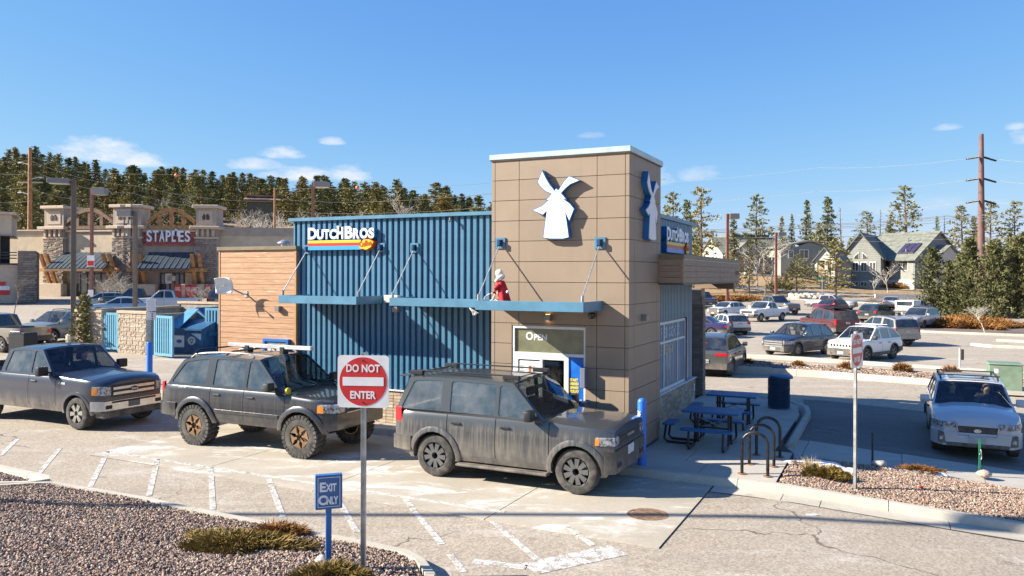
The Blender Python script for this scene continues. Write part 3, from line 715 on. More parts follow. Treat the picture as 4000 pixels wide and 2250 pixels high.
text_on(dw, 'FEEL GOOD', -.436, 4.00, 2.28, .26, M('pale_letter', (.85, .85, .85), .5, var=0), .012, .004, rotz=R(90), width=1.95)
text_on(dw, 'ENERGY', -.436, 4.02, 1.86, .24, M('letter_gold', (.85, .62, .05), .5, var=0), .014, .004, rotz=R(90), width=1.35)
text_on(shop, '3', -.305, 7.05, .62, .2, WHT, .008, .004, rotz=R(90), name='unit_number')
# timber-clad entrance canopy on the side, brick pillar, soffit beam
cn = S('entrance_canopy', DARKBR, -.36, .53, 2.22, 9.28, 3.70, 4.2)
pz = [3.665, 3.795, 3.93, 4.06, 4.20]
for z0, z1 in zip(pz, pz[1:]):
    S('plank', WOOD2, .535, .56, 2.23, 3.43, z0 + .004, z1 - .004, parent=cn); S('plank', WOOD2, .535, .56, 3.44, 6.3, z0 + .004, z1 - .004, parent=cn); S('plank', WOOD2, .535, .56, 6.31, 8.55, z0 + .004, z1 - .004, parent=cn); S('plank', WOOD2, .535, .56, 8.56, 9.30, z0 + .004, z1 - .004, parent=cn)
    S('plank', WOOD2, .005, .50, 2.19, 2.215, z0 + .004, z1 - .004, parent=cn)
S('corner_trim', WOOD2, .503, .562, 2.185, 2.228, 3.665, 4.2, parent=cn)
S('canopy_cap', BRONZE, -.38, .585, 2.165, 9.32, 4.201, 4.305, .006, parent=cn); S('canopy_drip', DARKBR, -.36, .572, 2.18, 9.31, 3.628, 3.664, parent=cn); S('cap_line', FLASH, -.2, .575, 2.2, 9.31, 4.188, 4.2005, parent=cn)
text_on(cn, '18455', .562, 8.62, 3.87, .11, BLACK, .006, .01, rotz=R(90), name='house_number', width=.5)
S('soffit_beam', WOOD2, -.8, .385, 9.33, 9.75, 3.44, 3.62, .01)
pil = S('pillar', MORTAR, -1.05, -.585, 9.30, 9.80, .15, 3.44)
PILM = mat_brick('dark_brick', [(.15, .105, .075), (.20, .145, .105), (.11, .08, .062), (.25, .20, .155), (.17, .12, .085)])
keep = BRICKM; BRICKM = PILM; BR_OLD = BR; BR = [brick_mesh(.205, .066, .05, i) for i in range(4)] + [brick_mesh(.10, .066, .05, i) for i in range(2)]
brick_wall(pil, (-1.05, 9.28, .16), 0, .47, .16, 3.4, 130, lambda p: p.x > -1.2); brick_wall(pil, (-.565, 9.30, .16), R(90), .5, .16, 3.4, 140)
BRICKM = keep; BR = BR_OLD
# timber-clad plant room on the left
bx = S('plant_room', DARKBR, -12.17, -9.50, YB - .07, 6.9, .15, 4.49)
z = .17; rowi = 0
while z < 4.47:
    S('plank', WOOD, -12.16, -9.52, YB - .10, YB - .072, z + .004, min(z + .1435, 4.485), parent=bx); z += .1475
for z0 in [.17 + .1475 * i for i in range(29)]: S('plank', WOOD, -9.499, -9.475, YB - .06, YB + .06, z0 + .004, z0 + .1435, parent=bx)
CPOST = M('timber_tone_trim', (.40, .215, .10), .5, var=.06)
S('corner_trim', CPOST, -12.21, -12.161, YB - .112, YB + .02, .15, 4.49, parent=bx); S('corner_trim', CPOST, -9.519, -9.462, YB - .112, YB - .055, .15, 4.49, parent=bx)
S('parapet_cap', BRONZE, -12.25, -9.44, YB - .15, 6.95, 4.491, 4.59, .006, parent=bx)
vt = MB().lathe([(.09, 4.5), (.09, 4.68)], 12, Matrix.Translation((-10.52, 1.95, 0))).lathe([(.19, 4.70), (.17, 4.73), (.04, 4.80), (.02, 4.80)], 14, Matrix.Translation((-10.52, 1.95, 0)))
vt.build('roof_vent', STEEL, bx, smooth=40)

# hung steel canopies with tie rods
def canopy(x0, x1, ywall, depth, zb, zt, rods, yaw_lbl):
    c = empty('awning', (0, 0, 0), 0, parent=shop)
    yf = ywall - depth; t = .05
    MB().box(x0, x1, yf, yf + t, zb, zt).box(x0, x0 + t, yf + t, ywall, zb, zt).box(x1 - t, x1, yf + t, ywall, zb, zt).build('fascia', BLUE2, c, .004)
    S('deck', M('awning_deck', (.11, .12, .13), .7), x0 + t, x1 - t, yf + t, ywall, zb + .03, zb + .06, parent=c)
    for xr, zr_ in rods:
        MB().tube([(xr, ywall - .06, zr_ - .06), (xr - .02, yf + .16, zt + .10)], .013, 6).tube([(xr - .02, yf + .16, zt + .12), (xr - .02, yf + .15, zt - .03)], .03, 6).build('tie_rod', STEEL, c)
    for xr, zr_ in rods:
        MB().box(xr - .115, xr - .07, ywall - .03, ywall + .02, zr_ - .12, zr_ + .11).box(xr + .07, xr + .115, ywall - .03, ywall + .02, zr_ - .12, zr_ + .11).box(xr - .07, xr + .07, ywall - .03, ywall + .02, zr_ + .07, zr_ + .11).box(xr - .07, xr + .07, ywall - .03, ywall + .02, zr_ - .12, zr_ - .08).build('bracket_plate', BLUE2, c)
        MB().box(xr - .035, xr + .035, ywall - .12, ywall + .01, zr_ - .06, zr_ + .06).build('clevis', NAVY, c, .01)
    return c
canopy(-9.19, -6.80, YB, 1.08, 3.118, 3.312, [(-9.16, 4.50), (-6.84, 4.52)], '')
canopy(-5.86, -3.065, YB, 1.08, 3.112, 3.300, [(-5.85, 4.50)], '')
canopy(-2.86, -.54, 0.0, 1.12, 3.130, 3.322, [(-2.84, 4.52), (-.60, 4.49)], '')
S('junction_box', M('pale_box', (.55, .52, .46), .5), -6.66, -6.24, YB - .16, YB, 3.14, 3.33, .015)
LMP = M('wall_lamp_grey', (.20, .19, .18), .4, metal=.3); LIT = M('lamp_glow', (.9, .6, .3), .5, var=0, emit=(1.0, .55, .2, 3.0))
def wall_lamp(x, y, z, parent, rz=0, s=1.0):
    o = box('wall_lamp', LMP, parent, -.075 * s, .075 * s, -.12, 0, -.065, .065, .006); o.location = (x, y, z); o.rotation_euler = (0, 0, rz); return o
l1 = wall_lamp(-1.72, 0, 2.955, shop); S('bulb', LIT, -.04, .04, -.09, -.03, .0655, .068, parent=l1); S('bulb', LIT, -.04, .04, -.09, -.03, -.068, -.0655, parent=l1)
wall_lamp(-6.36, YB, 2.98, shop); wall_lamp(-10.03, YB - .1, 2.93, shop); wall_lamp(0, .93, 2.955, shop, R(90))
MB().lathe([(.001, -.09), (.05, -.075), (.075, -.03), (.075, .02), (.05, .04)], 16, Matrix.Translation((-.74, -.10, 3.04))).build('security_camera', BLACK, shop, smooth=40)
MB().tube([(-4.78, YB - .02, 5.2), (-4.78, YB - .14, 5.17), (-4.78, YB - .16, 5.10)], .03, 7).build('security_camera', DARKBR, shop)

# channel letter signs
SWHITE = M('sign_face_white', (.80, .80, .80), .3, var=.02); SBLUE = M('sign_return_blue', (.015, .13, .33), .35, var=.04)
SY = M('sign_yellow', (.80, .55, .02), .35, var=.02); SR = M('sign_red', (.58, .035, .03), .35, var=.02); SB2 = M('sign_blue', (.045, .32, .66), .35, var=.02); SO = M('sign_orange', (.74, .10, .012), .35, var=.02)
LET = [('D', 0, .285, 1.0), ('U', .293, .215, .82), ('T', .515, .18, .82), ('C', .70, .22, .82), ('H', .93, .205, 1.0), ('B', 1.185, .245, 1.06), ('R', 1.44, .205, .84), ('O', 1.65, .25, .84), ('S', 1.915, .175, .84)]
def shop_sign(name, label, Mx):
    """Mx: wall matrix, x right, y into the wall, z up; origin at the left end of the sign, on the wall"""
    s = empty(name, mat=Mx, label=label, cat='sign')
    h = .29
    for ch, x, w, k in LET:
        b = text_on(s, ch, x - .012, -.06, -.012, h * k, SBLUE, .030, .115, width=w + .045, name='letter_return'); b.location.x -= .011
        text_on(s, ch, x, -.128, 0, h * k, SWHITE, .016, .012, width=w, name='letter')
    if True:
        MB().box(.93 + .0, .93 + .068, -.134, -.122, .15, h * 1.10).build('letter', SWHITE, s)
    box('backing', SBLUE, s, -.01, 1.69, -.12, -.01, -.30, -.045, .004)
    for m_, z0, z1 in ((SY, -.118, -.05), (SR, -.195, -.119), (SB2, -.295, -.196)): box('stripe', m_, s, 0, 1.68, -.131, -.1205, z0, z1)
    # brush-script badge
    pts = []
    for i in range(26):
        a = 2 * math.pi * i / 26; r = 1 + .05 * math.sin(4 * a + .6) + .05 * math.sin(7 * a)
        pts.append((1.87 + .215 * r * math.cos(a), -.17 + .135 * r * math.sin(a) + .03 * math.cos(a)))
    MB().prism(pts, -.16, -.01, axis='y').build('badge_return', SO, s)
    pts2 = [(1.87 + (x - 1.87) * .93, -.17 + (z_ + .17) * .90) for x, z_ in pts]
    MB().prism(pts2, -.171, -.161, axis='y').build('badge', SY, s)
    t = text_on(s, 'Coffee', 1.675, -.178, -.225, .14, SO, .003, .012, width=.37, name='badge_lettering')
    t.matrix_local = Matrix.Translation((1.675, -.178, -.235)) @ Matrix.Rotation(R(90), 4, 'X') @ Matrix.Rotation(R(8), 4, 'Z')
    return s
shop_sign('shop_sign', 'white Dutch Bros Coffee letters over rainbow bar on front blue wall', MSITE @ Matrix.Translation((-9.055, YB, 4.765)))
shop_sign('shop_sign', 'Dutch Bros Coffee sign on shaded side wall above the timber canopy', MSITE @ Matrix.Translation((-.42, 4.01, 4.73)) @ Matrix.Rotation(R(90), 4, 'Z') @ Matrix.Scale(1.08, 4))
MILL = [(-0.3, 1.456), (-0.416, 1.213), (-0.345, 1.103), (-0.236, 1.011), (-0.107, 0.951), (-0.174, 0.88), (-0.236, 0.83), (-0.176, 0.823), (-0.316, 0.717), (-0.539, 0.632), (-0.283, 0.517), (-0.208, 0.589), (-0.24, 0.392), (-0.287, 0.05), (-0.126, 0.023), (0.167, 0.018), (0.303, 0.047), (0.271, 0.28), (0.218, 0.6), (0.297, 0.365), (0.414, 0.63), (0.322, 0.743), (0.196, 0.826), (0.249, 0.819), (0.132, 0.959), (0.216, 1.041), (0.321, 1.122), (0.539, 1.201), (0.289, 1.311), (0.163, 1.19), (0.058, 1.035), (0.005, 1.075), (-0.027, 1.032), (-0.129, 1.155), (-0.21, 1.283)]
def inset(poly, d):
    n = len(poly); ar = sum(poly[i][0] * poly[(i + 1) % n][1] - poly[(i + 1) % n][0] * poly[i][1] for i in range(n)); sgn = 1 if ar > 0 else -1
    out = []
    for i in range(n):
        p, a, b = Vector(poly[i]), Vector(poly[i - 1]), Vector(poly[(i + 1) % n]); e1 = (p - a).normalized(); e2 = (b - p).normalized()
        n1 = Vector((-e1.y, e1.x)) * sgn; n2 = Vector((-e2.y, e2.x)) * sgn; bi = n1 + n2
        bi = bi.normalized() if bi.length > .2 else n1
        out.append(tuple(p + bi * min(d * 2, d / max(.4, bi.dot(n1)))))
    return out
def tri_prism(poly, z0, z1):
    """concave polygon (x,z) pushed along y, triangulated"""
    bm = bmesh.new(); vs = [bm.verts.new((x, z0, z)) for x, z in poly]; f = bm.faces.new(vs)
    r = bmesh.ops.extrude_face_region(bm, geom=[f]); bmesh.ops.translate(bm, verts=[v for v in r['geom'] if isinstance(v, bmesh.types.BMVert)], vec=(0, z1 - z0, 0))
    bmesh.ops.triangulate(bm, faces=[f for f in bm.faces if len(f.verts) > 4]); bmesh.ops.recalc_face_normals(bm, faces=bm.faces)
    me = bpy.data.meshes.new('m'); bm.to_mesh(me); bm.free(); return me
def windmill(label, Mx, white):
    s = empty('windmill_sign', mat=Mx, label=label, cat='sign')
    me = tri_prism(MILL, -.13, -.005); me.materials.append(SBLUE); link('letter_return', me, None, s).name = 'return'
    me = tri_prism(inset(MILL, .017), -.139, -.1305); me.materials.append(white); link('face', me, None, s)
    return s
WEATH = mat_panel('weathered_white_face', (.72, .72, .72))
windmill('white windmill emblem with blue edge on sunlit front of tower', MSITE @ Matrix.Translation((-1.519, 0, 4.55)), SWHITE)
windmill('weathered windmill emblem on shaded side of the tower', MSITE @ Matrix.Translation((0, 1.212, 4.55)) @ Matrix.Rotation(R(90), 4, 'Z'), WEATH)
# satellite dish and menu case on the plant room
ds = site_empty('satellite_dish', 'white square panel dish on bracket of the timber-clad plant room', 'dish', -11.20, YB - .10, 3.30)
DW = M('dish_white', (.74, .74, .73), .4, var=.03)
Md = Matrix.Translation((-.36, -.42, .24)) @ Matrix.Rotation(R(18), 4, 'Z') @ Matrix.Rotation(R(12), 4, 'X')
rows = []
for i in range(9):
    rw = []
    for j in range(9):
        u, v = -1 + i / 4, -1 + j / 4; ru = u * (1 - .10 * v * v); rv = v * (1 - .10 * u * u)
        rw.append(Md @ Vector((ru * .26, -.07 * (u * u + v * v) + .03, rv * .23)))
    rows.append(rw)
o = MB().grid(rows).build('reflector', DW, ds, smooth=60); md = o.modifiers.new('t', 'SOLIDIFY'); md.thickness = .012
MB().tube([Md @ Vector((0, .02, 0)), Md @ Vector((0, -.22, -.02))], .014, 6).tube([Md @ Vector((0, -.20, -.02)), Md @ Vector((0, -.28, -.02))], .03, 8).build('feed_horn', M('cream_plastic', (.62, .58, .45), .5), ds)
MB().tube([Md @ Vector((0, .04, 0)), Vector((-.16, -.25, .10)), Vector((0, -.12, 0)), Vector((0, 0, 0))], .022, 7).box(-.05, .05, -.02, .005, -.08, .08).build('bracket', STEEL, ds)
mc = site_empty('menu_case', 'blue framed drink menu case mounted on the timber plant room', 'menu case', -10.09, YB - .10, 1.55)
CB = M('case_blue', (.015, .12, .40), .4, var=.05)
MB().box(-.44, .44, -.10, 0, -.35, -.28).box(-.44, .44, -.10, 0, .50, .57).box(-.44, -.36, -.10, 0, -.28, .50).box(.36, .44, -.10, 0, -.28, .50).build('case_frame', CB, mc, .006)
box('poster', M('menu_teal', (.10, .22, .30), .35, var=.2), mc, -.36, .36, -.06, -.03, -.28, .50)
for i in range(3): MB().prism([(-.27 + i * .15, .10), (-.20 + i * .15, .10), (-.17 + i * .15, .38), (-.30 + i * .15, .38)], -.066, -.061, axis='y').build('cup_picture', M('cup_pale', (.62, .52, .42), .5, var=.2), mc)
text_on(mc, 'CLASSICS', .09, -.064, .40, .05, M('menu_gold', (.70, .45, .08), .5, var=0), .002, .003, width=.24)
# ------------------------------------------------------------------ vehicles
def mat_car(name, c, metal=.35, dust=.5, rough=.28, dz=.45, dcol=(.36, .30, .23), streak=.0, coat=.8):
    """paint with road dust that thins with height and runs in streaks"""
    m, t, b = new_mat(name); p = objco(t)
    s = N(t, 'ShaderNodeSeparateXYZ'); t.links.new(p, s.inputs[0])
    low = math_node(t, 'SUBTRACT', 1.0, ramp(t, s.outputs[2], .25, dz + .35))
    nn = noise(t, scaled(t, p, (7, 7, .7)), 1.0, 6, .65); n2 = noise(t, p, 3.0, 6, .7)
    k = math_node(t, 'MULTIPLY', low, math_node(t, 'ADD', math_node(t, 'MULTIPLY', ramp(t, nn, .25, .75), .65), math_node(t, 'MULTIPLY', ramp(t, n2, .3, .7), .6)), clamp=True)
    k = math_node(t, 'ADD', math_node(t, 'MULTIPLY', k, dust), dust * .04, clamp=True)
    if streak:
        z = math_node(t, 'MULTIPLY', ramp(t, s.outputs[2], .45, .7), math_node(t, 'SUBTRACT', 1.0, ramp(t, s.outputs[2], .95, 1.15)))
        st = math_node(t, 'MULTIPLY', ramp(t, noise(t, scaled(t, p, (21, 21, .7)), 1.0, 5, .7), .42, .68), z)
        k = math_node(t, 'ADD', k, math_node(t, 'MULTIPLY', st, streak), clamp=True)
    t.links.new(mixc(t, k, c, dcol), b.inputs['Base Color'])
    t.links.new(math_node(t, 'MULTIPLY_ADD', k, .5), b.inputs['Roughness']); b.inputs['Roughness'].links[0].from_node.inputs[2].default_value = rough
    b.inputs['Metallic'].default_value = metal * .3
    t.links.new(math_node(t, 'MULTIPLY', math_node(t, 'SUBTRACT', 1.0, k), coat), b.inputs['Coat Weight']); b.inputs['Coat Roughness'].default_value = .06
    return m
PLAST = mat_car('black_trim_plastic', (.022, .022, .024), 0, .55, .55, .7, coat=.0)
CHROME = M('chrome', (.60, .61, .63), .22, metal=.75, var=.08)
RUB = M('tyre_rubber', (.060, .056, .050), .9, var=.25, scale=9, dirt=.5, dirtcol=(.22, .185, .15))
RIMD = M('dark_alloy', (.17, .17, .17), .35, metal=.6, var=.1); RIMS = M('silver_alloy', (.44, .43, .41), .32, metal=.8, var=.12); RIMB = M('bronze_alloy', (.30, .195, .115), .42, metal=.6, var=.15); RIMW = M('steel_wheel', (.36, .35, .34), .45, metal=.5, var=.1)
WELL = M('wheel_well', (.012, .012, .012), .95, var=.1)
INTER = M('car_interior', (.035, .035, .036), .8, var=.2); INTERT = M('tan_interior', (.30, .26, .21), .8, var=.1)
SIDEG = M('tinted_side_glass', (.020, .028, .038), .06, var=.3, scale=1.5, spec=.9, dirt=.12)
LAMPC = M('headlamp_lens', (.30, .31, .32), .1, var=.5, scale=16, spec=.8); LAMPA = M('amber_lens', (.72, .24, .03), .2, var=.1); LAMPR = M('red_lens', (.50, .012, .015), .18, var=.15, spec=.7)
PLATE = M('blank_plate', (.42, .42, .42), .5, var=.05)
WSG = mat_glass('windscreen_glass', (.66, .70, .68), .02, .3, .05); TINTG = mat_glass('privacy_glass', (.26, .29, .31), .03, 2.2, .22)
_wheels = {}
def wheel_meshes(r, w, rim, style):
    key = (r, w, rim.name, style)
    if key in _wheels: return _wheels[key]
    rr = r * (.60 if style != 'chunky' else .52)
    Mx = Matrix.Rotation(R(90), 4, 'X')
    ty = MB()
    h = w / 2; prof = [(rr, -h * .82), (rr + .02, -h * .98), (r * .86, -h), (r * .965, -h * .86), (r, -h * .55), (r, h * .55), (r * .965, h * .86), (r * .86, h), (rr + .02, h * .98), (rr, h * .82)]
    ty.lathe(prof, 36, Mx, cap=False)
    if style == 'chunky':
        for i in range(30):
            a = 2 * math.pi * i / 30
            for s in (-1, 1):
                B = Matrix.Rotation(a + .05 * s, 4, 'Y') @ Matrix.Translation((0, s * h * .80, r * .975)); ty.box(-.034, .034, -h * .24, h * .24, -.05, .022, B)
            B = Matrix.Rotation(a + .1, 4, 'Y') @ Matrix.Translation((0, 0, r)); ty.box(-.026, .026, -h * .45, h * .45, -.02, .014, B)
    tm = ty.mesh('tyre', RUB, smooth=35)
    rb = MB(); rb.lathe([(rr + .004, h * .70), (rr + .004, h * .93), (rr * .93, h * .93), (rr * .90, h * .55), (rr * .86, -h * .3), (.05, -h * .35)], 32, Mx.inverted(), cap=False)
    # y axis: outward is -y after the inverse turn, so build spokes on the -y side
    ns = {'five': 5, 'ten': 9, 'six': 6, 'steel': 8, 'chunky': 6, 'split': 10}[style]
    for i in range(ns):
        a = 2 * math.pi * i / ns
        B = Matrix.Rotation(a, 4, 'Y')
        ww = {'five': .055, 'ten': .042, 'six': .052, 'steel': .05, 'chunky': .045, 'split': .026}[style] * rr / .24
        tip = 1.1 if style != 'chunky' else 2.1
        pol = [(-ww * .7, .06), (ww * .7, .06), (ww * tip, rr * .95), (-ww * tip, rr * .95)]
        if style == 'chunky': pol = [(-ww * .55, .07), (ww * .55, .07), (ww * .55, rr * .55), (ww * 2.6, rr * .95), (-ww * 2.6, rr * .95), (-ww * .55, rr * .55)]
        rb.prism(pol, -h * .93, -h * .62, B, axis='y')
    rb.lathe([(.085, h * .60), (.085, h * .93), (.06, h * .99), (.001, h * .99)], 16, Mx.inverted(), cap=False)
    for i in range(6):
        a = 2 * math.pi * i / 6 + .3; rb.lathe([(.014, h * .9), (.014, h * 1.0), (.001, h * 1.0)], 6, Mx.inverted() @ Matrix.Translation((.062 * math.cos(a), .062 * math.sin(a), 0)), cap=False)
    rm = rb.mesh('wheel', rim, smooth=30)
    bk = MB(); bk.lathe([(rr * .88, h * .1), (.02, h * .1)], 20, Mx.inverted(), cap=False); bm_ = bk.mesh('brake_disc', WELL)
    _wheels[key] = (rm, tm, bm_); return _wheels[key]

def make_car(name, label, pos, heading, spec, group=None, detail=2):
    """spec in metres; x forward, y left, origin on the ground between the axles"""
    s = dict(wb=2.7, fo=.9, ro=.9, W=1.85, H=1.7, r=.36, tw=.23, sill=.30, belt=1.05, hood=1.02, nose=.80, xa=.75, xat=.05, xct=-1.75, xcb=-2.05, tum=.13, pillars=(.0, -.95), kind='suv', paint=(.3, .3, .3), style='five', rim=None,
             flare=False, rails=True, cladding=False, tail=.95, xcr=-1.4, bedz=None, dust=.5, streak=0, metal=.4, glass=None, side=None, gap=.06, rear='hatch', lampz=(.68, .86), grille=(.48, .88), gw=.62, gcol=None, bump=PLAST, crown=.03, archw=.075, lift=0, mirror=None, drop=.05, taper=.20, interior=False, plate=True)
    s.update(spec)
    root = empty(name, pos, heading, label, 'car' if s['kind'] not in ('pickup',) else 'pickup truck', group)
    if s['kind'] == 'suv': root['category'] = 'suv'
    wb, Wd, lift = s['wb'], s['W'] / 2, s['lift']
    xf, xr = wb / 2, -wb / 2; FX_, RX_ = xf + s['fo'], xr - s['ro']
    pm = mat_car('paint_' + name, s['paint'], s['metal'], s['dust'], streak=s['streak'], dz=s.get('dz', .45))
    zr = s['H'] - lift; belt = s['belt']; sill = s['sill']; ra = s['r'] + s['archw']; zc = s['r'] - lift
    # plan half-width
    def wx(x):
        a = .62; w = Wd
        if x > FX_ - a: w *= 1 - s['taper'] * ((x - FX_ + a) / a) ** 2.4
        if x < RX_ + a * .7: w *= 1 - .09 * ((RX_ + a * .7 - x) / (a * .7)) ** 2.2
        return w
    top_pts = [(RX_, s['tail']), (RX_ + .10, belt - .02), (s['xcb'] - .05 if s['kind'] != 'pickup' else s['xcr'], belt), (s['xa'] - .12, belt), (s['xa'] + .10, s['hood'] + .03), (s['xa'] + .5, s['hood']), (FX_ - .35, s['nose'] + (s['hood'] - s['nose']) * .78), (FX_ - .10, s['nose'] + (s['hood'] - s['nose']) * .45), (FX_, s['nose'])]
    if s['kind'] == 'sedan': top_pts = [(RX_, s['tail'] - .14), (RX_ + .12, s['tail']), (s['xcb'], s['tail'] + .05), (s['xcb'] + .5, belt)] + top_pts[3:]
    if s['kind'] == 'pickup': top_pts[0] = (RX_, s['bedz']); top_pts[1] = (RX_ + .08, s['bedz']); top_pts[2] = (s['xcr'] - .05, s['bedz']); top_pts.insert(3, (s['xcr'] + .02, belt))
    def tz(x): return lerp_tab(top_pts, x)
    def yside(x, z):
        u = (z - sill) / max(.1, belt - sill); u = max(-.1, min(1.05, u))
        return wx(x) * (1 - .055 * (1 - min(1, u / .35)) ** 2 * (u < .35) - .045 * max(0, (u - .55) / .45) ** 2)
    st = set()
    n = 26
    for i in range(n + 1): st.add(round(RX_ + (FX_ - RX_) * i / n, 4))
    for x_, _ in top_pts: st.add(round(x_, 4))
    arches = []
    for c in (xf, xr):
        for i in range(13): st.add(round(c + ra * math.cos(math.pi * i / 12), 4))
        arches.append(c)
    pil = s['pillars']; xa_door = s['xa'] + .12
    doors = []
    edges_ = [xa_door] + list(pil[:2]) if s['kind'] != 'pickup2' else [xa_door, pil[0]]
    for a, b in zip(edges_, edges_[1:]):
        doors.append((b + .007, a - .007)); st.update((round(b - .007, 4), round(b + .007, 4), round(a - .007, 4), round(a + .007, 4)))
    for k_ in (.04,): st.update((round(FX_ - k_, 4), round(RX_ + k_, 4)))
    X = sorted(x for x in st if RX_ - 1e-6 <= x <= FX_ + 1e-6)
    X = [x for i, x in enumerate(X) if i == 0 or x - X[i - 1] > .0025]
    NR = 8
    def bottom(x):
        z = sill
        for c in arches:
            d = abs(x - c)
            if d < ra - 1e-4: z = max(z, zc + math.sqrt(max(0, ra * ra - d * d)))
        if x > FX_ - .35: z = max(z, sill + .06 * (x - FX_ + .35) / .35)
        if x < RX_ + .4: z = max(z, sill + .12 * (RX_ + .4 - x) / .4)
        return z
    bed = s['kind'] == 'pickup'
    def ring(x, sg):
        zt, zb = tz(x), bottom(x); zs = max(zt - .045, zb + .02); pts = []
        for i in range(NR):
            z = zb + (zs - zb) * i / (NR - 1); pts.append((x, sg * yside(x, z), z))
        y = yside(x, zs)
        if bed and x < s['xcr'] - .02 and x > RX_ + .06:
            pts += [(x, sg * (y - .012), zt), (x, sg * (y - .085), zt), (x, sg * (y - .09), sill + .42), (x, 0, sill + .42)]
        elif bed and x <= RX_ + .06:
            pts += [(x, sg * (y - .012), zt), (x, sg * (y - .085), zt), (x, sg * (y * .5), zt), (x, 0, zt)]
        else:
            cr = s['crown'] * (1.2 if x > s['xa'] else .3)
            pts += [(x, sg * (y - .02), zt - .012), (x, sg * (y - .09), zt + .004), (x, sg * y * .5, zt + cr * .8), (x, 0, zt + cr)]
        return pts
    body = MB(); dmb = [[MB(), MB()] for _ in doors]; inner = MB()
    for sg, si in ((1, 0), (-1, 1)):
        Rg = [ring(x, sg) for x in X]
        for i in range(len(X) - 1):
            xm = (X[i] + X[i + 1]) / 2
            dk = next((k for k, (a, b) in enumerate(doors) if a < xm < b), None)
            gap = any(abs(xm - e) < .0069 for d in doors for e in ((d[0] - .007), (d[1] + .007)))
            for j in range(NR + 3):
                q = (Rg[i][j], Rg[i + 1][j], Rg[i + 1][j + 1], Rg[i][j + 1])
                if j < NR - 1 or j == NR - 1:
                    if dk is not None and 1 <= j: dmb[dk][si].quad(*q); continue
                    if gap and 1 <= j: inner.quad(*[(p[0], p[1] * .985, p[2]) for p in q]); continue
                if j >= NR and s['xcb'] < xm < s['xa'] - .05 and not (bed and xm < s['xcr']): inner.quad(*q); continue
                body.quad(*q)
    # close nose and tail
    for x in (X[0], X[-1]):
        a, b = ring(x, 1), ring(x, -1)
        for j in range(len(a) - 1): body.quad(a[j], a[j + 1], b[j + 1], b[j])
    def finish(mb, nm, m, parent=root, sm=32):
        me = mb.mesh(nm, None, fix=False); bm = bmesh.new(); bm.from_mesh(me); bmesh.ops.remove_doubles(bm, verts=bm.verts, dist=.0004); bmesh.ops.dissolve_degenerate(bm, dist=.0004, edges=bm.edges)
        bmesh.ops.recalc_face_normals(bm, faces=bm.faces); bm.to_mesh(me); bm.free()
        for p in me.polygons: p.use_smooth = True
        me.set_sharp_from_angle(angle=R(sm)); me.materials.append(m); o = link(nm, me, None, parent); o.location = (0, 0, lift); return o
    bo = finish(body, 'body', pm)
    if inner.f: finish(inner, 'cabin_floor', INTER)
    handles = []
    for k, d in enumerate(dmb):
        for si in (0, 1):
            if d[si].f:
                do = finish(d[si], 'door', pm)
                if detail >= 1:
                    sg = 1 if si == 0 else -1; hx = doors[k][0] + .20; hz = belt - .16; y = yside(hx, hz)
                    hm = MB().box(hx - .10, hx + .10, min(sg * y, sg * (y + .035)), max(sg * y, sg * (y + .035)), hz - .018, hz + .018)
                    hm.build('handle', s.get('hmat') or (PLAST if s['cladding'] or s['flare'] else pm), do, .008)
    # underbody and wells
    ub = MB().box(RX_ + .25, FX_ - .3, -Wd * .72, Wd * .72, sill - .06 + lift, belt - .12 + lift)
    ub.build('underbody', WELL, root)
    # greenhouse sides, cut out of one outline
    wb_, wr_ = Wd * .955, Wd * .955 - s['tum']
    def gy(x, z):
        u = (z - belt) / (zr - belt); return (wb_ + (wr_ - wb_) * u) * min(1, wx(x) / Wd + .02)
    xa, xat, xct, xcb = s['xa'], s['xat'], s['xct'], s['xcb']
    rz = zr - .06
    def rail(x):                                   # roof line, drooping rearwards
        u = (xat - x) / (xat - xct); return rz + .035 * math.sin(min(1, max(0, u)) * math.pi * .8) - s['drop'] * max(0, u) ** 3
    A = lambda z: xa + (xat - xa) * (z - belt) / (rz - belt)
    D = lambda z: xcb + (xct - xcb) * (z - belt) / (rz - belt)
    outl = [(xa, belt - .02)] + [(A(belt + (rz - belt) * k), belt + (rz - belt) * k) for k in (.35, .7)] + [(xat, rail(xat))] + [(xat + (xct - xat) * k / 6, rail(xat + (xct - xat) * k / 6)) for k in range(1, 7)] + [(D(belt + (rz - belt) * .5), belt + (rz - belt) * .5), (xcb, belt - .02)]
    wins = []; zb_, zt_ = belt + .035, rz - .055
    ed = [None] + list(pil) + [None]
    for i in range(len(ed) - 1):
        f0, f1 = ed[i], ed[i + 1]
        fx_ = (lambda z: A(z) - .085) if f0 is None else (lambda z, f0=f0: f0 - s['gap'] / 2)
        rx_ = (lambda z: D(z) + s.get('dpil', .10)) if f1 is None else (lambda z, f1=f1: f1 + s['gap'] / 2)
        if fx_(zb_) - rx_(zb_) < .12: continue
        c = .035; top = lambda x: rail(x) - .055
        p = []
        def cor(x, z, dx, dz): p.append((x + dx * c, z)); 
        zf = zt_; za = zt_
        x0, x1, x2, x3 = fx_(zb_), fx_(zt_), rx_(zt_), rx_(zb_)
        if x1 < x2 + .1: continue
        zr1, zr2 = top(x1), top(x2)
        p = [(x0 - c, zb_), (x0 - .003, zb_ + c), (x1 + (x0 - x1) * .05, zr1 - c), (x1 - c, zr1), ((x1 + x2) / 2, top((x1 + x2) / 2)), (x2 + c, zr2), (x2 + (x3 - x2) * .05, zr2 - c), (x3 + .003, zb_ + c), (x3 + c, zb_)]
        wins.append(p)
    sideg = s['side'] or (TINTG if s['interior'] else SIDEG)
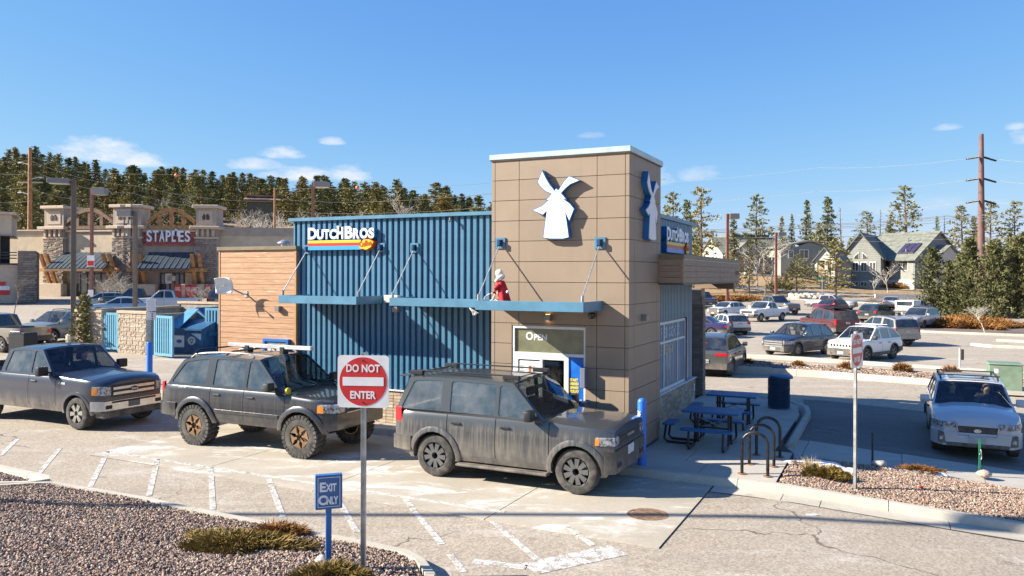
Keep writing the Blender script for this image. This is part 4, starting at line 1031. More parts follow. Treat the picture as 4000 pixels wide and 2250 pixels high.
    for sg in (1, -1):
        bm = bmesh.new()
        def loop(pts):
            vs = [bm.verts.new((x, sg * gy(x, z), z)) for x, z in pts]
            for i in range(len(vs)): bm.edges.new((vs[i], vs[(i + 1) % len(vs)]))
            return vs
        loop(outl)
        rims = [loop(w) for w in wins]
        bmesh.ops.triangle_fill(bm, use_beauty=True, use_dissolve=False, edges=bm.edges[:])
        for rm in rims:                             # window reveals
            iv = [bm.verts.new((v.co.x, v.co.y - sg * .022, v.co.z)) for v in rm]
            for i in range(len(rm)): bm.faces.new((rm[i], rm[(i + 1) % len(rm)], iv[(i + 1) % len(rm)], iv[i]))
        bmesh.ops.recalc_face_normals(bm, faces=bm.faces)
        me = bpy.data.meshes.new('cabin_side'); bm.to_mesh(me); bm.free(); me.materials.append(s.get('cabmat') or pm); o = link('cabin_side', me, None, root); o.location.z = lift
        for w in wins:
            g_ = MB().quad(*[(x, sg * (gy(x, z) - .016), z) for x, z in w]); g_.build('window', sideg, root, loc=(0, 0, lift))
        if s.get('winchrome'):
            mb = MB()
            for w in wins: mb.tube([(x, sg * (gy(x, z) + .004), z) for x, z in w + [w[0]]], .010, 4, cap=False)
            mb.build('window_trim', CHROME, root, loc=(0, 0, lift))
    # roof
    rows = []
    nx = 9
    for i in range(nx + 1):
        x = xat + (xct - xat) * i / nx; zz = rail(x); y = gy(x, zz); rowp = []
        for v in (-1, -.93, -.75, -.4, 0, .4, .75, .93, 1):
            rowp.append((x, v * y, zz + .055 * (1 - abs(v) ** 3.2)))
        rows.append(rowp)
    # roof front lip and rear lip follow the screens
    finish(MB().grid(rows), 'roof', s.get('roofmat') or pm)
    def screen(nm, xb, zb0, xt, zt0, bow, m, frame=.055):
        rows = []
        for i in range(5):
            u = i / 4; x = xb + (xt - xb) * u; z = zb0 + (zt0 - zb0) * u; y = gy(min(x, FX_), z); rowp = []
            for v in (-1, -.8, -.5, 0, .5, .8, 1):
                rowp.append((x + bow * (1 - v * v), v * y, z + .05 * (1 - abs(v) ** 3.2) * u))
            rows.append(rowp)
        rr_ = [[Vector(p) for p in r] for r in rows]
        finish(MB().grid(rr_), nm + '_seal', s.get('cabmat') or pm) if False else None
        ins = []
        for i, r in enumerate(rr_):
            u = (.05 + .90 * i / 4); q = []
            for v in (-.94, -.8, -.5, 0, .5, .8, .94):
                x = xb + (xt - xb) * u; z = zb0 + (zt0 - zb0) * u; y = gy(x, z); q.append((x + bow * (1 - v * v) + (.012 if bow > 0 else -.012), v * y, z + .05 * (1 - abs(v) ** 3.2) * u + .006))
            ins.append(q)
        pane = finish(MB().grid(ins), nm, m)
        # frame strips round the pane
        fr = MB()
        fr.grid([rr_[0], ins[0]]); fr.grid([ins[-1], rr_[-1]])
        fr.grid([[r[0] for r in rr_], [q[0] for q in ins]]); fr.grid([[r[-1] for r in rr_], [q[-1] for q in ins]])
        finish(fr, nm + '_frame', s.get('framemat') or pm)
        return pane
    screen('windscreen', xa, belt, xat, rail(xat), s.get('bow', .06), (WSG if s['interior'] else (s['glass'] or SIDEG)))
    if s['kind'] == 'pickup': screen('rear_window', xcb, belt, xct, rail(xct), -.01, SIDEG)
    else: screen('rear_window', xcb, belt + (.0 if s['kind'] != 'sedan' else .0), xct, rail(xct), -.05, s.get('rglass') or SIDEG)
    # wheels
    rm, tm, bk = wheel_meshes(s['r'], s['tw'], s['rim'] or RIMS, s['style'])
    yw = Wd - s['tw'] / 2 - .015 + s.get('wout', 0)
    for c in (xf, xr):
        for sg in (-1, 1):
            w = link('wheel', rm, None, root, (c, sg * yw, s['r']), (0, random.uniform(0, 1) if sg < 0 else random.uniform(0, 1), 0 if sg < 0 else math.pi))
            link('tyre', tm, None, w); link('brake_disc', bk, None, w)
    # flares / cladding
    def arch_strip(c, sg, t=.055, out=.03, a0=-.10, a1=1.10, nm='wheel_arch_trim', m=PLAST):
        rows = []
        for i in range(15):
            a = math.pi * (a0 + (a1 - a0) * i / 14); p = []
            for rr, o_ in ((ra - .012, out), (ra + t * .5, out), (ra + t, out * .55), (ra + t, -.02)):
                x = c + rr * math.cos(a); z = max(sill - .02, zc + rr * math.sin(a)); p.append((x, sg * (yside(min(FX_ - .02, max(RX_ + .02, x)), max(z, sill)) + o_), z))
            p.append((p[0][0], sg * (abs(p[0][1]) - .10), p[0][2]))
            rows.append([p[4]] + p[:4])
        finish(MB().grid(rows), nm, m)
    if s['flare'] or s['cladding']:
        for c in arches:
            for sg in (1, -1): arch_strip(c, sg, s.get('ft', .06), s.get('fout', .022), m=(s.get('flaremat') or PLAST) if s['cladding'] or not s.get('fpaint') else pm)
    def band(x0, x1, z0, z1, out, nm, m):
        for sg in (1, -1):
            k = max(2, int((x1 - x0) / .12)); xs_ = [x0 + (x1 - x0) * i / k for i in range(k + 1)]
            mb = MB().grid([[(x, sg * (yside(x, z) + o_), z) for x in xs_] for z, o_ in ((z0, -.02), (z0 + .005, out), (z1 - .012, out), (z1, -.012))])
            finish(mb, nm, m)
    if s['cladding']: band(xr + ra + .03, xf - ra - .03, sill - .01, sill + s.get('clh', .17), .014, 'sill_cladding', s.get('cladmat') or PLAST)
    if s.get('step'):
        for sg in (1, -1):
            MB().box(xr + ra + .02, xf - ra - .04, min(sg * (Wd - .12), sg * (Wd + .07)), max(sg * (Wd - .12), sg * (Wd + .07)), sill - .085 + lift, sill - .035 + lift).build('running_board', PLAST, root, .015)
    if s.get('moulding'): band(xr + ra + .06, xf - ra - .05, .62, .70, .018, 'side_moulding', pm)
    # wrap-round bands for lamps and bumpers
    def wrap(front, yin, xback, z0, z1, out, nm, m, sg=None, yout=1.0, bev=0):
        sgs = (1, -1) if sg is None else (sg,)
        E_ = FX_ if front else RX_; d = 1 if front else -1
        for s_ in sgs:
            path = []
            k = 6
            for i in range(k + 1):
                x = xback + (E_ - xback) * i / k; path.append((x, yside(x, (z0 + z1) / 2), 0))
            yc = path[-1][1]
            if yin < yc: path += [(E_, yin + (yc - yin) * .5, 0), (E_, yin, 0)]
            rows = []
            nP = len(path)
            for zi, (z, oo) in enumerate(((z0, -.03), (z0 + .006, out), (z1 - .006, out), (z1, -.03))):
                rw = []
                for i, (x, y, _) in enumerate(path):
                    if i < k: ox, oy = .25 * oo * d * (i / k), oo
                    else: ox, oy = oo * d, oo * .5 if i == k else 0
                    rw.append((x + ox, s_ * (y + oy), z))
                rows.append(rw)
            o = finish(MB().grid(rows), nm, m)
        return o
    bz = s.get('bumpz', (sill + .02, sill + .30))
    if detail >= 1:
        wrap(True, 0.0, xf + ra + .03, bz[0], bz[1], .030, 'front_bumper', s['bump'] if s['bump'] != 'paint' else pm)
        rbz = s.get('rbumpz', (sill + .10, sill + .34)); wrap(False, 0.0, xr - ra - .03, rbz[0], rbz[1], .035, 'rear_bumper', s.get('rbump') or (s['bump'] if s['bump'] != 'paint' else pm))
        lz = s['lampz']; gl = s['gw']
        for sg in (1, -1):
            wrap(True, gl * Wd + .02, FX_ - s.get('lampb', .38), lz[0], lz[1], .014, 'headlight', LAMPC, sg)
            if s.get('amber'):
                xb = FX_ - s.get('lampb', .38) - .004; aw = s.get('amw', .13)
                finish(MB().grid([[(xb + aw * k / 3, sg * (yside(xb + aw * k / 3, z) + .019), z) for k in range(4)] for z in (lz[0] + .015, (lz[0] + lz[1]) / 2, lz[1] - .02)]), 'turn_signal', LAMPA)
            tzs = s.get('tlz', (.85, 1.05)); wrap(False, s.get('tly', .70) * Wd, RX_ + s.get('tlb', .14), tzs[0], tzs[1], .016, 'tail_light', LAMPR, sg)
        g0, g1 = s['grille']
        gr = MB().box(FX_ - .03, FX_ + .018, -gl * Wd, gl * Wd, g0 + lift, g1 + lift).build('grille', s['gcol'] or PLAST, root, .012)
        nb = s.get('bars', 3); 
        for i in range(nb):
            z = g0 + (g1 - g0) * (i + .7) / (nb + .4) + lift; MB().box(FX_ - .01, FX_ + .032, -gl * Wd * .95, gl * Wd * .95, z - s.get('barh', .012), z + s.get('barh', .012)).build('grille_bar', s.get('barmat') or CHROME, gr, .004)
        if s.get('slots'):
            for i in range(7):
                y = (-3 + i) * gl * Wd * .28; MB().box(FX_ - .01, FX_ + .03, y - .045, y + .045, g0 + .03 + lift, g1 - .03 + lift).build('grille_slot', WELL, gr)
        if s['plate']: MB().box(FX_ + .03, FX_ + .045, -.16, .16, bz[0] + .07 + lift, bz[0] + .21 + lift).build('front_plate', PLATE, root, .004)
        pz_ = s.get('rplz', .80); MB().box(RX_ - .03, RX_ - .012, -.16, .16, pz_ + lift, pz_ + .14 + lift).build('rear_plate', PLATE, root, .004)
        # mirrors
        for sg in (1, -1):
            mx_, mz = xa - .22, belt + .10 + lift; y = Wd * .955
            mm_ = s['mirror'] or pm; big = s.get('mbig', 1.0)
            MB().box(mx_ - .05, mx_ + .09, min(sg * (y + .04), sg * (y + .04 + .20 * big)), max(sg * (y + .04), sg * (y + .04 + .20 * big)), mz - .07 * big, mz + .10 * big).box(mx_ - .02, mx_ + .05, min(sg * (y - .06), sg * (y + .05)), max(sg * (y - .06), sg * (y + .05)), mz - .05, mz + .0).build('mirror', mm_, root, .025, seg=2, smooth=40)
        if s['rails']:
            for sg in (1, -1):
                x0, x1 = xat - .25, xct + .12; yy = gy(0, rz) - .09; zz = lambda x: rail(x) + .035 + lift
                pts = [(x0, sg * yy, zz(x0) - .01)] + [(x0 + (x1 - x0) * k / 6, sg * yy, zz(x0 + (x1 - x0) * k / 6) + .055) for k in (.4, 1.5, 3, 4.5, 5.6)] + [(x1, sg * yy, zz(x1) - .01)]
                MB().tube(pts, .022, 6).build('roof_rail', s.get('railmat') or PLAST, root, smooth=60)
        if s['rails'] == 'bars':
            for xx in (xat - .55, xct + .55): MB().box(xx - .035, xx + .035, -gy(0, rz) + .03, gy(0, rz) - .03, rail(xx) + .10 + lift, rail(xx) + .13 + lift).build('roof_bar', s.get('barm') or PLAST, root, .01)
    if s['kind'] == 'pickup':
        MB().box(s['xcr'] - .01, s['xcr'] + .02, -Wd * .93, Wd * .93, s['bedz'] - .3 + lift, belt + lift).build('cab_back', pm, root)
    # cabin contents
    if s['interior']:
        zi = belt - .25 + lift
        for sy in (-.38, .38):
            for xx in ((xat - .15), (xat - 1.05)):
                MB().box(xx - .12, xx + .02, sy - .24, sy + .24, zi, belt + .22 + lift).box(xx - .11, xx - .01, sy - .13, sy + .13, belt + .25 + lift, belt + .42 + lift).build('seat', s.get('seatmat') or INTER, root, .04, seg=2)
        MB().box(xat + .38, xa + .05, -Wd * .80, Wd * .80, zi, belt + .03 + lift).build('dashboard', INTER, root, .03)
        stw = MB(); c0 = Vector((xat + .30, .38, belt + .04 + lift)); 
        ax = Matrix.Rotation(R(-65), 4, 'Y')
        stw.tube([c0 + ax @ Vector((.19 * math.cos(a), .19 * math.sin(a), 0)) for a in [2 * math.pi * i / 18 for i in range(19)]], .017, 6, cap=False); stw.tube([c0 + ax @ Vector((-.19, 0, 0)), c0 + ax @ Vector((.19, 0, 0))], .015, 5)
        stw.build('steering_wheel', INTER, root); root['drv'] = 0
        MB().box(xat + .16, xat + .19, -.12, .12, zr - .22 + lift, zr - .15 + lift).build('rear_view_mirror', PLAST, root, .01)
        for sg in (1, -1): MB().box(xcb + .3, xa - .25, sg * (Wd * .83) - .02, sg * (Wd * .83) + .02, zi - .1, belt + lift).build('door_card', INTER, root)
    s.update(root=root, FX=FX_, RX=RX_, Wd=Wd, gy=gy, rail=rail, yside=yside, pm=pm, finish=finish, wrap=wrap, rz=rz)
    return s
def car_pos(w1, w2, wb, W, tw, side):
    """ground centre and heading from the two tyre contacts (rear, front) on one visible side"""
    a, b = Vector(w1), Vector(w2); h = math.atan2(b.y - a.y, b.x - a.x); m = (a + b) / 2
    lat = Vector((-math.sin(h), math.cos(h), 0)) * (W / 2 - tw / 2) * side
    return m + lat, h
# ---------------- the queue in the drive-through lane
# mid-grey boxy SUV
p_, h_ = car_pos(ground(1711, 1857, .012), ground(2254, 1927.5, .012), 2.85, 1.98, .265, 1); p_.z = .012
lc = make_car('boxy_suv', 'dusty dark grey boxy SUV at the service window, first in the queue', p_, YAW, dict(taper=.13, wb=2.85, fo=.66, ro=.92, W=1.98, H=1.90, r=.40, tw=.265, sill=.36, belt=1.21, hood=1.20, nose=1.12, xa=.80, xat=.16, xct=-2.06, xcb=-2.34, tum=.12, pillars=(-.14, -1.16, -1.28), gap=.075, paint=(.050, .056, .062), style='ten', rim=RIMD, flare=True, ft=.085, fout=.035, fpaint=True,
    rails=False, dust=.55, dz=.6, streak=.26, tail=1.15, interior=True, step=True, bump=PLAST, bumpz=(.40, .80), rbumpz=(.46, .74), rbump=None, lampz=(.88, 1.03), grille=(.84, 1.06), gw=.60, bars=2, barmat=PLAST, lampb=.30, amber=True, amw=.07, tlz=(.98, 1.26), tly=.80, tlb=.16, crown=.05, mirror=BLACK, mbig=1.15, drop=.03, hmat=BLACK, rplz=.85, plate=False, dpil=.13))
lc['railz'] = 0
rt = lc['root']
MB().box(lc['FX'] + .03, lc['FX'] + .045, -.16, .16, .62, .78).build('front_plate', M('white_plate', (.62, .62, .62), .5, var=.1), rt, .004)
text_on(rt, 'TOYOTA', lc['FX'] + .033, -.20, .945, .045, M('grille_lettering', (.35, .35, .36), .4), .003, .008, rotz=R(90), width=.40, name='grille_lettering')
for sg in (1, -1):
    MB().box(lc['FX'] - .02, lc['FX'] + .045, sg * .66 - .12, sg * .66 + .12, .48, .60).build('fog_lamp_housing', BLACK, rt, .02)
MB().prism([(-2.26, 1.83), (-2.05, 1.87), (-2.05, 1.90), (-2.38, 1.85), (-2.38, 1.825)], -.72, .72, axis='y').build('rear_spoiler', lc['pm'], rt, .008)
MB().box(-1.0, .05, -.40, .40, 1.898, 1.908).build('sunroof', SIDEG, rt, .004)
for sg in (1, -1): MB().box(-2.0, .1, sg * .68 - .022, sg * .68 + .022, 1.945, 1.97).box(-.12, .22, sg * .68 - .045, sg * .68 + .045, 1.885, 1.965).box(-2.15, -1.85, sg * .68 - .045, sg * .68 + .045, 1.875, 1.955).build('roof_rack_rail', BLACK, rt, .012)

# lifted black SUV with bronze wheels
p_, h_ = car_pos(ground(780, 1734, .012), ground(1187, 1785, .012), 3.0, 2.02, .32, 1); p_.z = .006
sq = make_car('lifted_suv', 'lifted black SUV with chunky tyres, bronze wheels and roof light bar', p_, YAW, dict(wb=3.0, fo=.80, ro=1.12, W=1.96, H=2.03, lift=.16, r=.445, tw=.32, archw=.10, wout=.05, sill=.40, belt=1.17, hood=1.10, nose=.98, xa=.95, xat=.22, xct=-2.02, xcb=-2.38, tum=.17, pillars=(-.08, -1.06, -1.20), gap=.085, paint=(.012, .017, .025), metal=.1, style='chunky', rim=RIMB, flare=True, ft=.10, fout=.055, fpaint=True,
    dust=.34, streak=.08, tail=1.05, interior=True, bumpz=(.46, .80), rbumpz=(.46, .76), bump='paint', moulding=True, lampz=(.80, .99), grille=(.72, .95), gw=.52, bars=2, lampb=.36, amber=True, tlz=(.98, 1.20), tly=.78, tlb=.10, railmat=M('silver_rail', (.42, .40, .36), .4, metal=.4), drop=.12, mirror=PLAST, mbig=1.1, rplz=.9, plate=False, seatmat=INTERT))
rt = sq['root']
for sg in (-1,): MB().lathe([(.05, 0), (.05, .02), (.07, .04), (.075, .07), (.05, .08)], 16, Matrix.Translation((1.02, sg * .86, 1.36)) @ Matrix.Rotation(R(90), 4, 'Y')).build('spot_lamp', M('yellow_lens_cover', (.65, .50, .03), .4), rt, smooth=40)
lb = MB().box(-1.55, .92, .04, .16, 2.13, 2.22).build('light_bar', M('light_bar_alloy', (.55, .54, .52), .35, metal=.3, var=.1), rt, .01)
lb.rotation_euler = (0, 0, 0)
lb2 = MB().box(-1.5, .87, .165, .20, 2.14, 2.20).build('light_bar_back', BLACK, rt)
for y in (-.95, .1): MB().box(y - .06, y + .06, .02, .2, 2.02, 2.18).build('light_bar_mount', BLACK, rt, .01)
for xx in (-.75, -1.75): MB().tube([(xx, -.78, 2.03), (xx, -.6, 2.10), (xx, .6, 2.10), (xx, .78, 2.03)], .018, 6).build('roof_bar', BLACK, rt)
ty = wheel_meshes(.42, .28, RIMB, 'chunky')[1]
sw_ = link('spare_wheel', wheel_meshes(.42, .28, RIMB, 'chunky')[0], None, rt, (sq['RX'] - .14, .25, 1.20), (0, 0, R(-90))); link('tyre', ty, None, sw_)
for sg in (1, -1): MB().lathe([(.075, 0), (.075, .03), (.001, .03)], 14, Matrix.Translation((sq['FX'] - .03, sg * .60, .72)) @ Matrix.Rotation(R(90), 4, 'Y')).build('fog_lamp', LAMPC, rt)
text_on(rt, 'LIMITED', -2.02, -sq['yside'](-1.9, 1.1) - .008, 1.26, .04, M('badge_chrome', (.6, .6, .6), .3), .002, .006, width=.24, name='badge')

# dark blue crew-cab pickup
f_ = ground(314, 1676, .004)
ex_ = Vector((math.cos(YAW), math.sin(YAW), 0)); ey_ = Vector((-math.sin(YAW), math.cos(YAW), 0))
wbp = 3.60; p_ = f_ - ex_ * wbp / 2 + ey_ * (2.03 / 2 - .14); p_.z = .004
f1 = make_car('crew_cab_pickup', 'dusty dark blue crew-cab pickup with chrome grille, last in the queue', p_, YAW, dict(kind='pickup', wb=wbp, fo=.80, ro=1.17, W=2.03, H=1.95, r=.40, tw=.275, archw=.075, sill=.40, belt=1.27, hood=1.26, nose=1.10, xa=.92, xat=.30, xct=-1.02, xcb=-1.20, xcr=-1.24, bedz=1.38, tum=.16, pillars=(-.02,), gap=.09, paint=(.010, .019, .040), metal=.1, style='six', rim=RIMS, flare=True, ft=.06, fout=.02, fpaint=True,
    rails=False, dust=.85, dz=.55, interior=True, bump=CHROME, bumpz=(.48, .72), rbumpz=(.5, .7), lampz=(.86, 1.08), grille=(.80, 1.10), gw=.62, bars=2, barh=.035, lampb=.26, amber=True, tlz=(.95, 1.3), tly=.85, mirror=BLACK, mbig=1.35, hmat=BLACK, drop=.06, crown=.07, dpil=.16, plate=False, winchrome=False))
rt = f1['root']
MB().box(f1['FX'] - .02, f1['FX'] + .05, -.63, .63, .66, .70).build('air_dam_strip', BLACK, rt); MB().box(f1['FX'] - .3, f1['FX'] + .02, -.86, .86, .30, .47).build('air_dam', PLAST, rt, .03)
MB().box(f1['FX'] + .03, f1['FX'] + .05, -.16, .16, .52, .66).build('front_plate', M('dark_plate', (.16, .16, .16), .5), rt, .004)
MB().lathe([(.12, 0), (.12, .02), (.001, .02)], 24, Matrix.Translation((f1['FX'] + .02, 0, .96)) @ Matrix.Rotation(R(90), 4, 'Y') @ Matrix.Diagonal((.5, 1, 1, 1))).build('grille_badge', NAVY, rt)
text_on(rt, 'Ford', f1['FX'] + .045, -.085, .935, .055, CHROME, .002, .006, rotz=R(90), width=.17, name='grille_lettering')
text_on(rt, 'F-150', 1.17, -f1['yside'](1.2, 1.12) - .01, 1.09, .05, M('fender_badge', (.62, .66, .74), .3), .003, .008, width=.24, name='fender_badge')
for sg in (1, -1):
    MB().box(f1['FX'] - .01, f1['FX'] + .045, sg * .72 - .09, sg * .72 + .09, .53, .62).build('fog_lamp_housing', BLACK, rt, .01)
    MB().box(f1['FX'] - .02, f1['FX'] + .03, sg * .60 - .05, sg * .60 + .05, .88, 1.02).build('lamp_divider', BLACK, rt, .01)

# silver-white hatchback crossover facing the camera
hd = R(-115.6); fc = Vector((10.18, 17.4, 0)); dirv = Vector((math.cos(hd), math.sin(hd), 0))
p_ = fc - dirv * (2.665 / 2 + .88); p_.z = zs(*(MINV @ p_)[:2]) - .0
xt = make_car('crossover', 'silver white crossover with roof rails and two people, facing the camera', p_, hd, dict(wb=2.665, fo=.88, ro=.92, W=1.76, H=1.55, r=.345, tw=.225, sill=.27, belt=1.01, hood=1.00, nose=.70, xa=1.0, xat=.22, xct=-1.72, xcb=-2.05, tum=.16, taper=.26, pillars=(-.12, -1.0), paint=(.47, .48, .49), style='split', rim=RIMD, cladding=True, flare=True, ft=.05, fout=.015,
    dust=.2, metal=0, interior=True, rails=True, bump='paint', bumpz=(.30, .62), rbump=PLAST, lampz=(.70, .83), grille=(.56, .75), gw=.44, bars=2, barmat=PLAST, lampb=.45, amber=False, tlz=(.86, 1.05), crown=.08, mirror=None, plate=False))
rt = xt['root']; fx = xt['FX']
MB().box(fx + .02, fx + .05, -.16, .16, .42, .56).build('front_plate', PLATE, rt, .004)
MB().lathe([(.075, 0), (.075, .02), (.001, .02)], 20, Matrix.Translation((fx + .022, 0, .66)) @ Matrix.Rotation(R(90), 4, 'Y') @ Matrix.Diagonal((.55, 1, 1, 1))).build('grille_badge', CHROME, rt)
MB().tube([(fx + .03, -.40, .75), (fx + .035, -.36, .565), (fx + .035, .36, .565), (fx + .03, .40, .75)], .014, 6).build('grille_surround', CHROME, rt)
MB().box(fx - .25, fx + .045, -.62, .62, .29, .40).build('lower_lip', PLAST, rt, .03)
for sg in (1, -1):
    MB().prism([(sg * .60, .34), (sg * .76, .38), (sg * .76, .60), (sg * .64, .60)], fx - .25, fx + .035, axis='x').build('fog_lamp_surround', PLAST, rt, .01)
    MB().lathe([(.05, 0), (.05, .02), (.001, .02)], 12, Matrix.Translation((fx + .025, sg * .69, .47)) @ Matrix.Rotation(R(90), 4, 'Y')).build('fog_lamp', LAMPC, rt)
for xx in (-.15, -1.25): MB().box(xx - .03, xx + .03, -.66, .66, 1.60, 1.625).build('roof_bar', BLACK, rt, .008)
MB().box(-.75, -.02, -.44, .44, 1.556, 1.563).build('sunroof', SIDEG, rt, .004)
# ---------------- cars in the car parks
def park(name, label, px, py, deg, spec, anchor=(0, 0), group='cars in the car park behind the shop', detail=1):
    """px,py: a ground point of the car in the photograph; anchor: that point in the car's own axes"""
    z = -.3
    for _ in range(6):
        w = ground(px, py, z); z = zg(w.x, w.y)
    h = R(deg); ax, ay = anchor
    p = Vector((w.x - ax * math.cos(h) + ay * math.sin(h), w.y - ax * math.sin(h) - ay * math.cos(h), 0)); p.z = zg(p.x, p.y) + .004
    return make_car(name, label, p, h, spec, group, detail)
SUVS = dict(wb=2.66, fo=.88, ro=.98, W=1.84, H=1.68, r=.355, sill=.28, belt=1.04, hood=1.03, nose=.76, xa=1.02, xat=.14, xct=-1.62, xcb=-2.14, tum=.19, pillars=(-.10, -1.0), cladding=True, taper=.30, drop=.10, crown=.07)
def V(**k): d = dict(SUVS); d.update(k); return d
crv = park('compact_suv', 'dark blue compact SUV with chrome grille parked by the strip median', 3116, 1384, -143, V(paint=(.016, .030, .062), dust=.25, style='split', winchrome=True, interior=True, seatmat=INTERT, barh=.022, lampb=.5, rails=False, drop=.12, amber=False), (0, 0))
chk = park('compact_suv', 'white SUV with black bonnet decal and slotted grille', 3374, 1402, -142, V(paint=(.68, .68, .67), metal=0, dust=.25, style='five', rim=RIMD, slots=True, bars=0, gcol=M('white_grille', (.62, .62, .61), .3), interior=True, rails='bars', barm=M('white_rack', (.66, .66, .64), .4), railmat=M('black_rail', (.03, .03, .03), .4), nose=.86, mirror=BLACK, bumpz=(.30, .66), grille=(.72, .88), lampz=(.82, .92)))
MB().prism([(1.10, -.36), (1.85, -.28), (1.85, .28), (1.10, .36)], 0, .006).build('bonnet_decal', M('matt_black_vinyl', (.025, .026, .028), .6), chk['root'], loc=(0, 0, 1.075), rot=(0, R(3.0), 0))
for sg in (1, -1): MB().tube([(chk['FX'] + .05, sg * .48 - .04, .40), (chk['FX'] + .07, sg * .48, .42), (chk['FX'] + .05, sg * .48 + .04, .40)], .02, 6).build('tow_hook', LAMPR, chk['root'])
gch = park('compact_suv', 'grey SUV seen from behind, nearest past the brick pillar', 2852, 1468, 64.4, V(paint=(.070, .074, .070), dust=.55, wb=2.70, tlz=(.90, 1.02), tly=.45, tlb=.3, rplz=.62, rails=True, style='ten', rplate=1, belt=1.06), (-1.35, -.80))
MB().box(gch['RX'] - .012, gch['RX'] + .02, -.10, .30, 1.40, 1.43).build('brake_lamp', LAMPR, gch['root'])
text_on(gch['root'], 'AZP 137', gch['RX'] - .034, .13, .655, .06, BLACK, .001, .004, rotz=R(-90), width=.27, name='plate_lettering')
HATCH = dict(wb=2.64, fo=.87, ro=.86, W=1.74, H=1.47, r=.31, sill=.22, belt=.93, hood=.92, nose=.70, xa=.98, xat=.15, xct=-1.55, xcb=-2.05, tum=.16, pillars=(-.10, -1.0))
def Hh(**k): d = dict(HATCH); d.update(k); return d
park('hatchback', 'dusty white hatchback seen from behind, beside the purple sedan', 2910, 1307, 98, Hh(paint=(.66, .63, .57), metal=0, dust=.45, rails=True, railmat=BLACK, tlz=(.80, .98), tly=.62, tlb=.2), (-1.32, -.75))
SED = dict(kind='sedan', wb=2.75, fo=.90, ro=1.05, W=1.82, H=1.46, r=.32, sill=.22, belt=.95, hood=.93, nose=.70, xa=1.0, xat=.15, xct=-1.0, xcb=-1.65, tum=.18, tail=.98, pillars=(-.12,), rails=False, dpil=.2)
def Sd(**k): d = dict(SED); d.update(k); return d
park('sedan', 'purple sedan half hidden behind the grey SUV', 2838, 1322, 150, Sd(paint=(.035, .022, .085), dust=.15, winchrome=True, tlz=(.72, .86)), (-2.4, .8))
park('hatchback', 'clean white hatchback with nose to the left of the white pickup', 2850, 1237, -142, Hh(paint=(.70, .70, .69), metal=0, dust=.15, rails=False), (.5, .75))
PU = dict(kind='pickup', wb=3.25, fo=.88, ro=1.15, W=1.90, H=1.80, r=.37, tw=.25, sill=.42, belt=1.17, hood=1.15, nose=.98, xa=.88, xat=.25, xct=-.75, xcb=-.95, xcr=-1.0, bedz=1.16, tum=.15, pillars=(-.12,), rails=False, dpil=.12, grille=(.74, .98), lampz=(.82, .98), bumpz=(.48, .70), drop=.05)
def Pk(**k): d = dict(PU); d.update(k); return d
park('pickup_truck', 'white extended-cab pickup in the middle of the car park', 3012, 1255, -143, Pk(paint=(.68, .68, .67), metal=0, dust=.25, style='steel', rim=RIMW, flare=False, gw=.6, bars=1, barmat=PLAST, tlz=(.9, 1.12), tly=.86), (0, .82))
park('pickup_truck', 'grey crew-cab pickup facing right behind the white pickup', 3104, 1230, -68, Pk(paint=(.12, .115, .11), dust=.5, wb=3.6, W=2.03, H=1.95, r=.40, bars=3, barmat=CHROME, grille=(.76, 1.08), xct=-1.1, xcb=-1.3, xcr=-1.34, bedz=1.3, belt=1.25, hood=1.22, nose=1.06), (1.8, .85))
park('pickup_truck', 'dark blue pickup poking out past the brick pillar', 2792, 1203, -82, Pk(paint=(.020, .035, .080), dust=.3, wb=3.7, W=2.02, H=1.95, r=.40, grille=(.76, 1.08), xct=-1.1, xcb=-1.3, xcr=-1.34, bedz=1.3, belt=1.25, hood=1.22, nose=1.06), (1.85, .85))
park('pickup_truck', 'silver pickup parked behind the red SUV', 3300, 1216, -38, Pk(paint=(.42, .43, .44), dust=.2, xct=-1.1, xcb=-1.3, xcr=-1.34, wb=3.4), (1.6, -.8))
park('compact_suv', 'bright red SUV parked behind the maroon SUV', 3262, 1231, -142, V(paint=(.26, .012, .020), metal=.2, dust=.12, cladding=False, rails=True), (.2, .75))
mx = park('large_suv', 'dusty maroon full-size SUV with black roof basket', 3257, 1318, 98, V(paint=(.085, .018, .022), dust=.8, wb=3.02, fo=.95, ro=1.25, W=2.0, H=1.92, r=.39, belt=1.16, hood=1.15, nose=1.0, xa=.98, xat=.3, xct=-2.35, xcb=-2.6, pillars=(.0, -1.0, -1.15), cladding=False, rglass=M('dirty_rear_glass', (.10, .085, .07), .5, var=.2), tlz=(.85, 1.25), tly=.82, tlb=.12, rplz=.92, tail=1.1), (-2.5, .9))
bk_ = empty('roof_basket', (0, 0, 0), parent=mx['root']); 
for xx in (-.2, -2.2):
    for zz in (2.02, 2.10): MB().tube([(xx, -.72, zz), (xx, .72, zz)], .018, 5).build('rail', BLACK, bk_)
for sg in (1, -1):
    for zz in (2.02, 2.10): MB().tube([(-.2, sg * .72, zz), (-2.2, sg * .72, zz)], .018, 5).build('rail', BLACK, bk_)
MB().box(-2.2, -.2, -.7, .7, 1.985, 2.0).build('basket_floor', BLACK, bk_)
park('compact_suv', 'dark green wagon SUV seen from behind next to the topper truck', 3352, 1261, 44, V(paint=(.020, .030, .028), dust=.4, tlz=(.92, 1.10), tly=.66, rplz=.70, rails=True), (-2.2, .8))
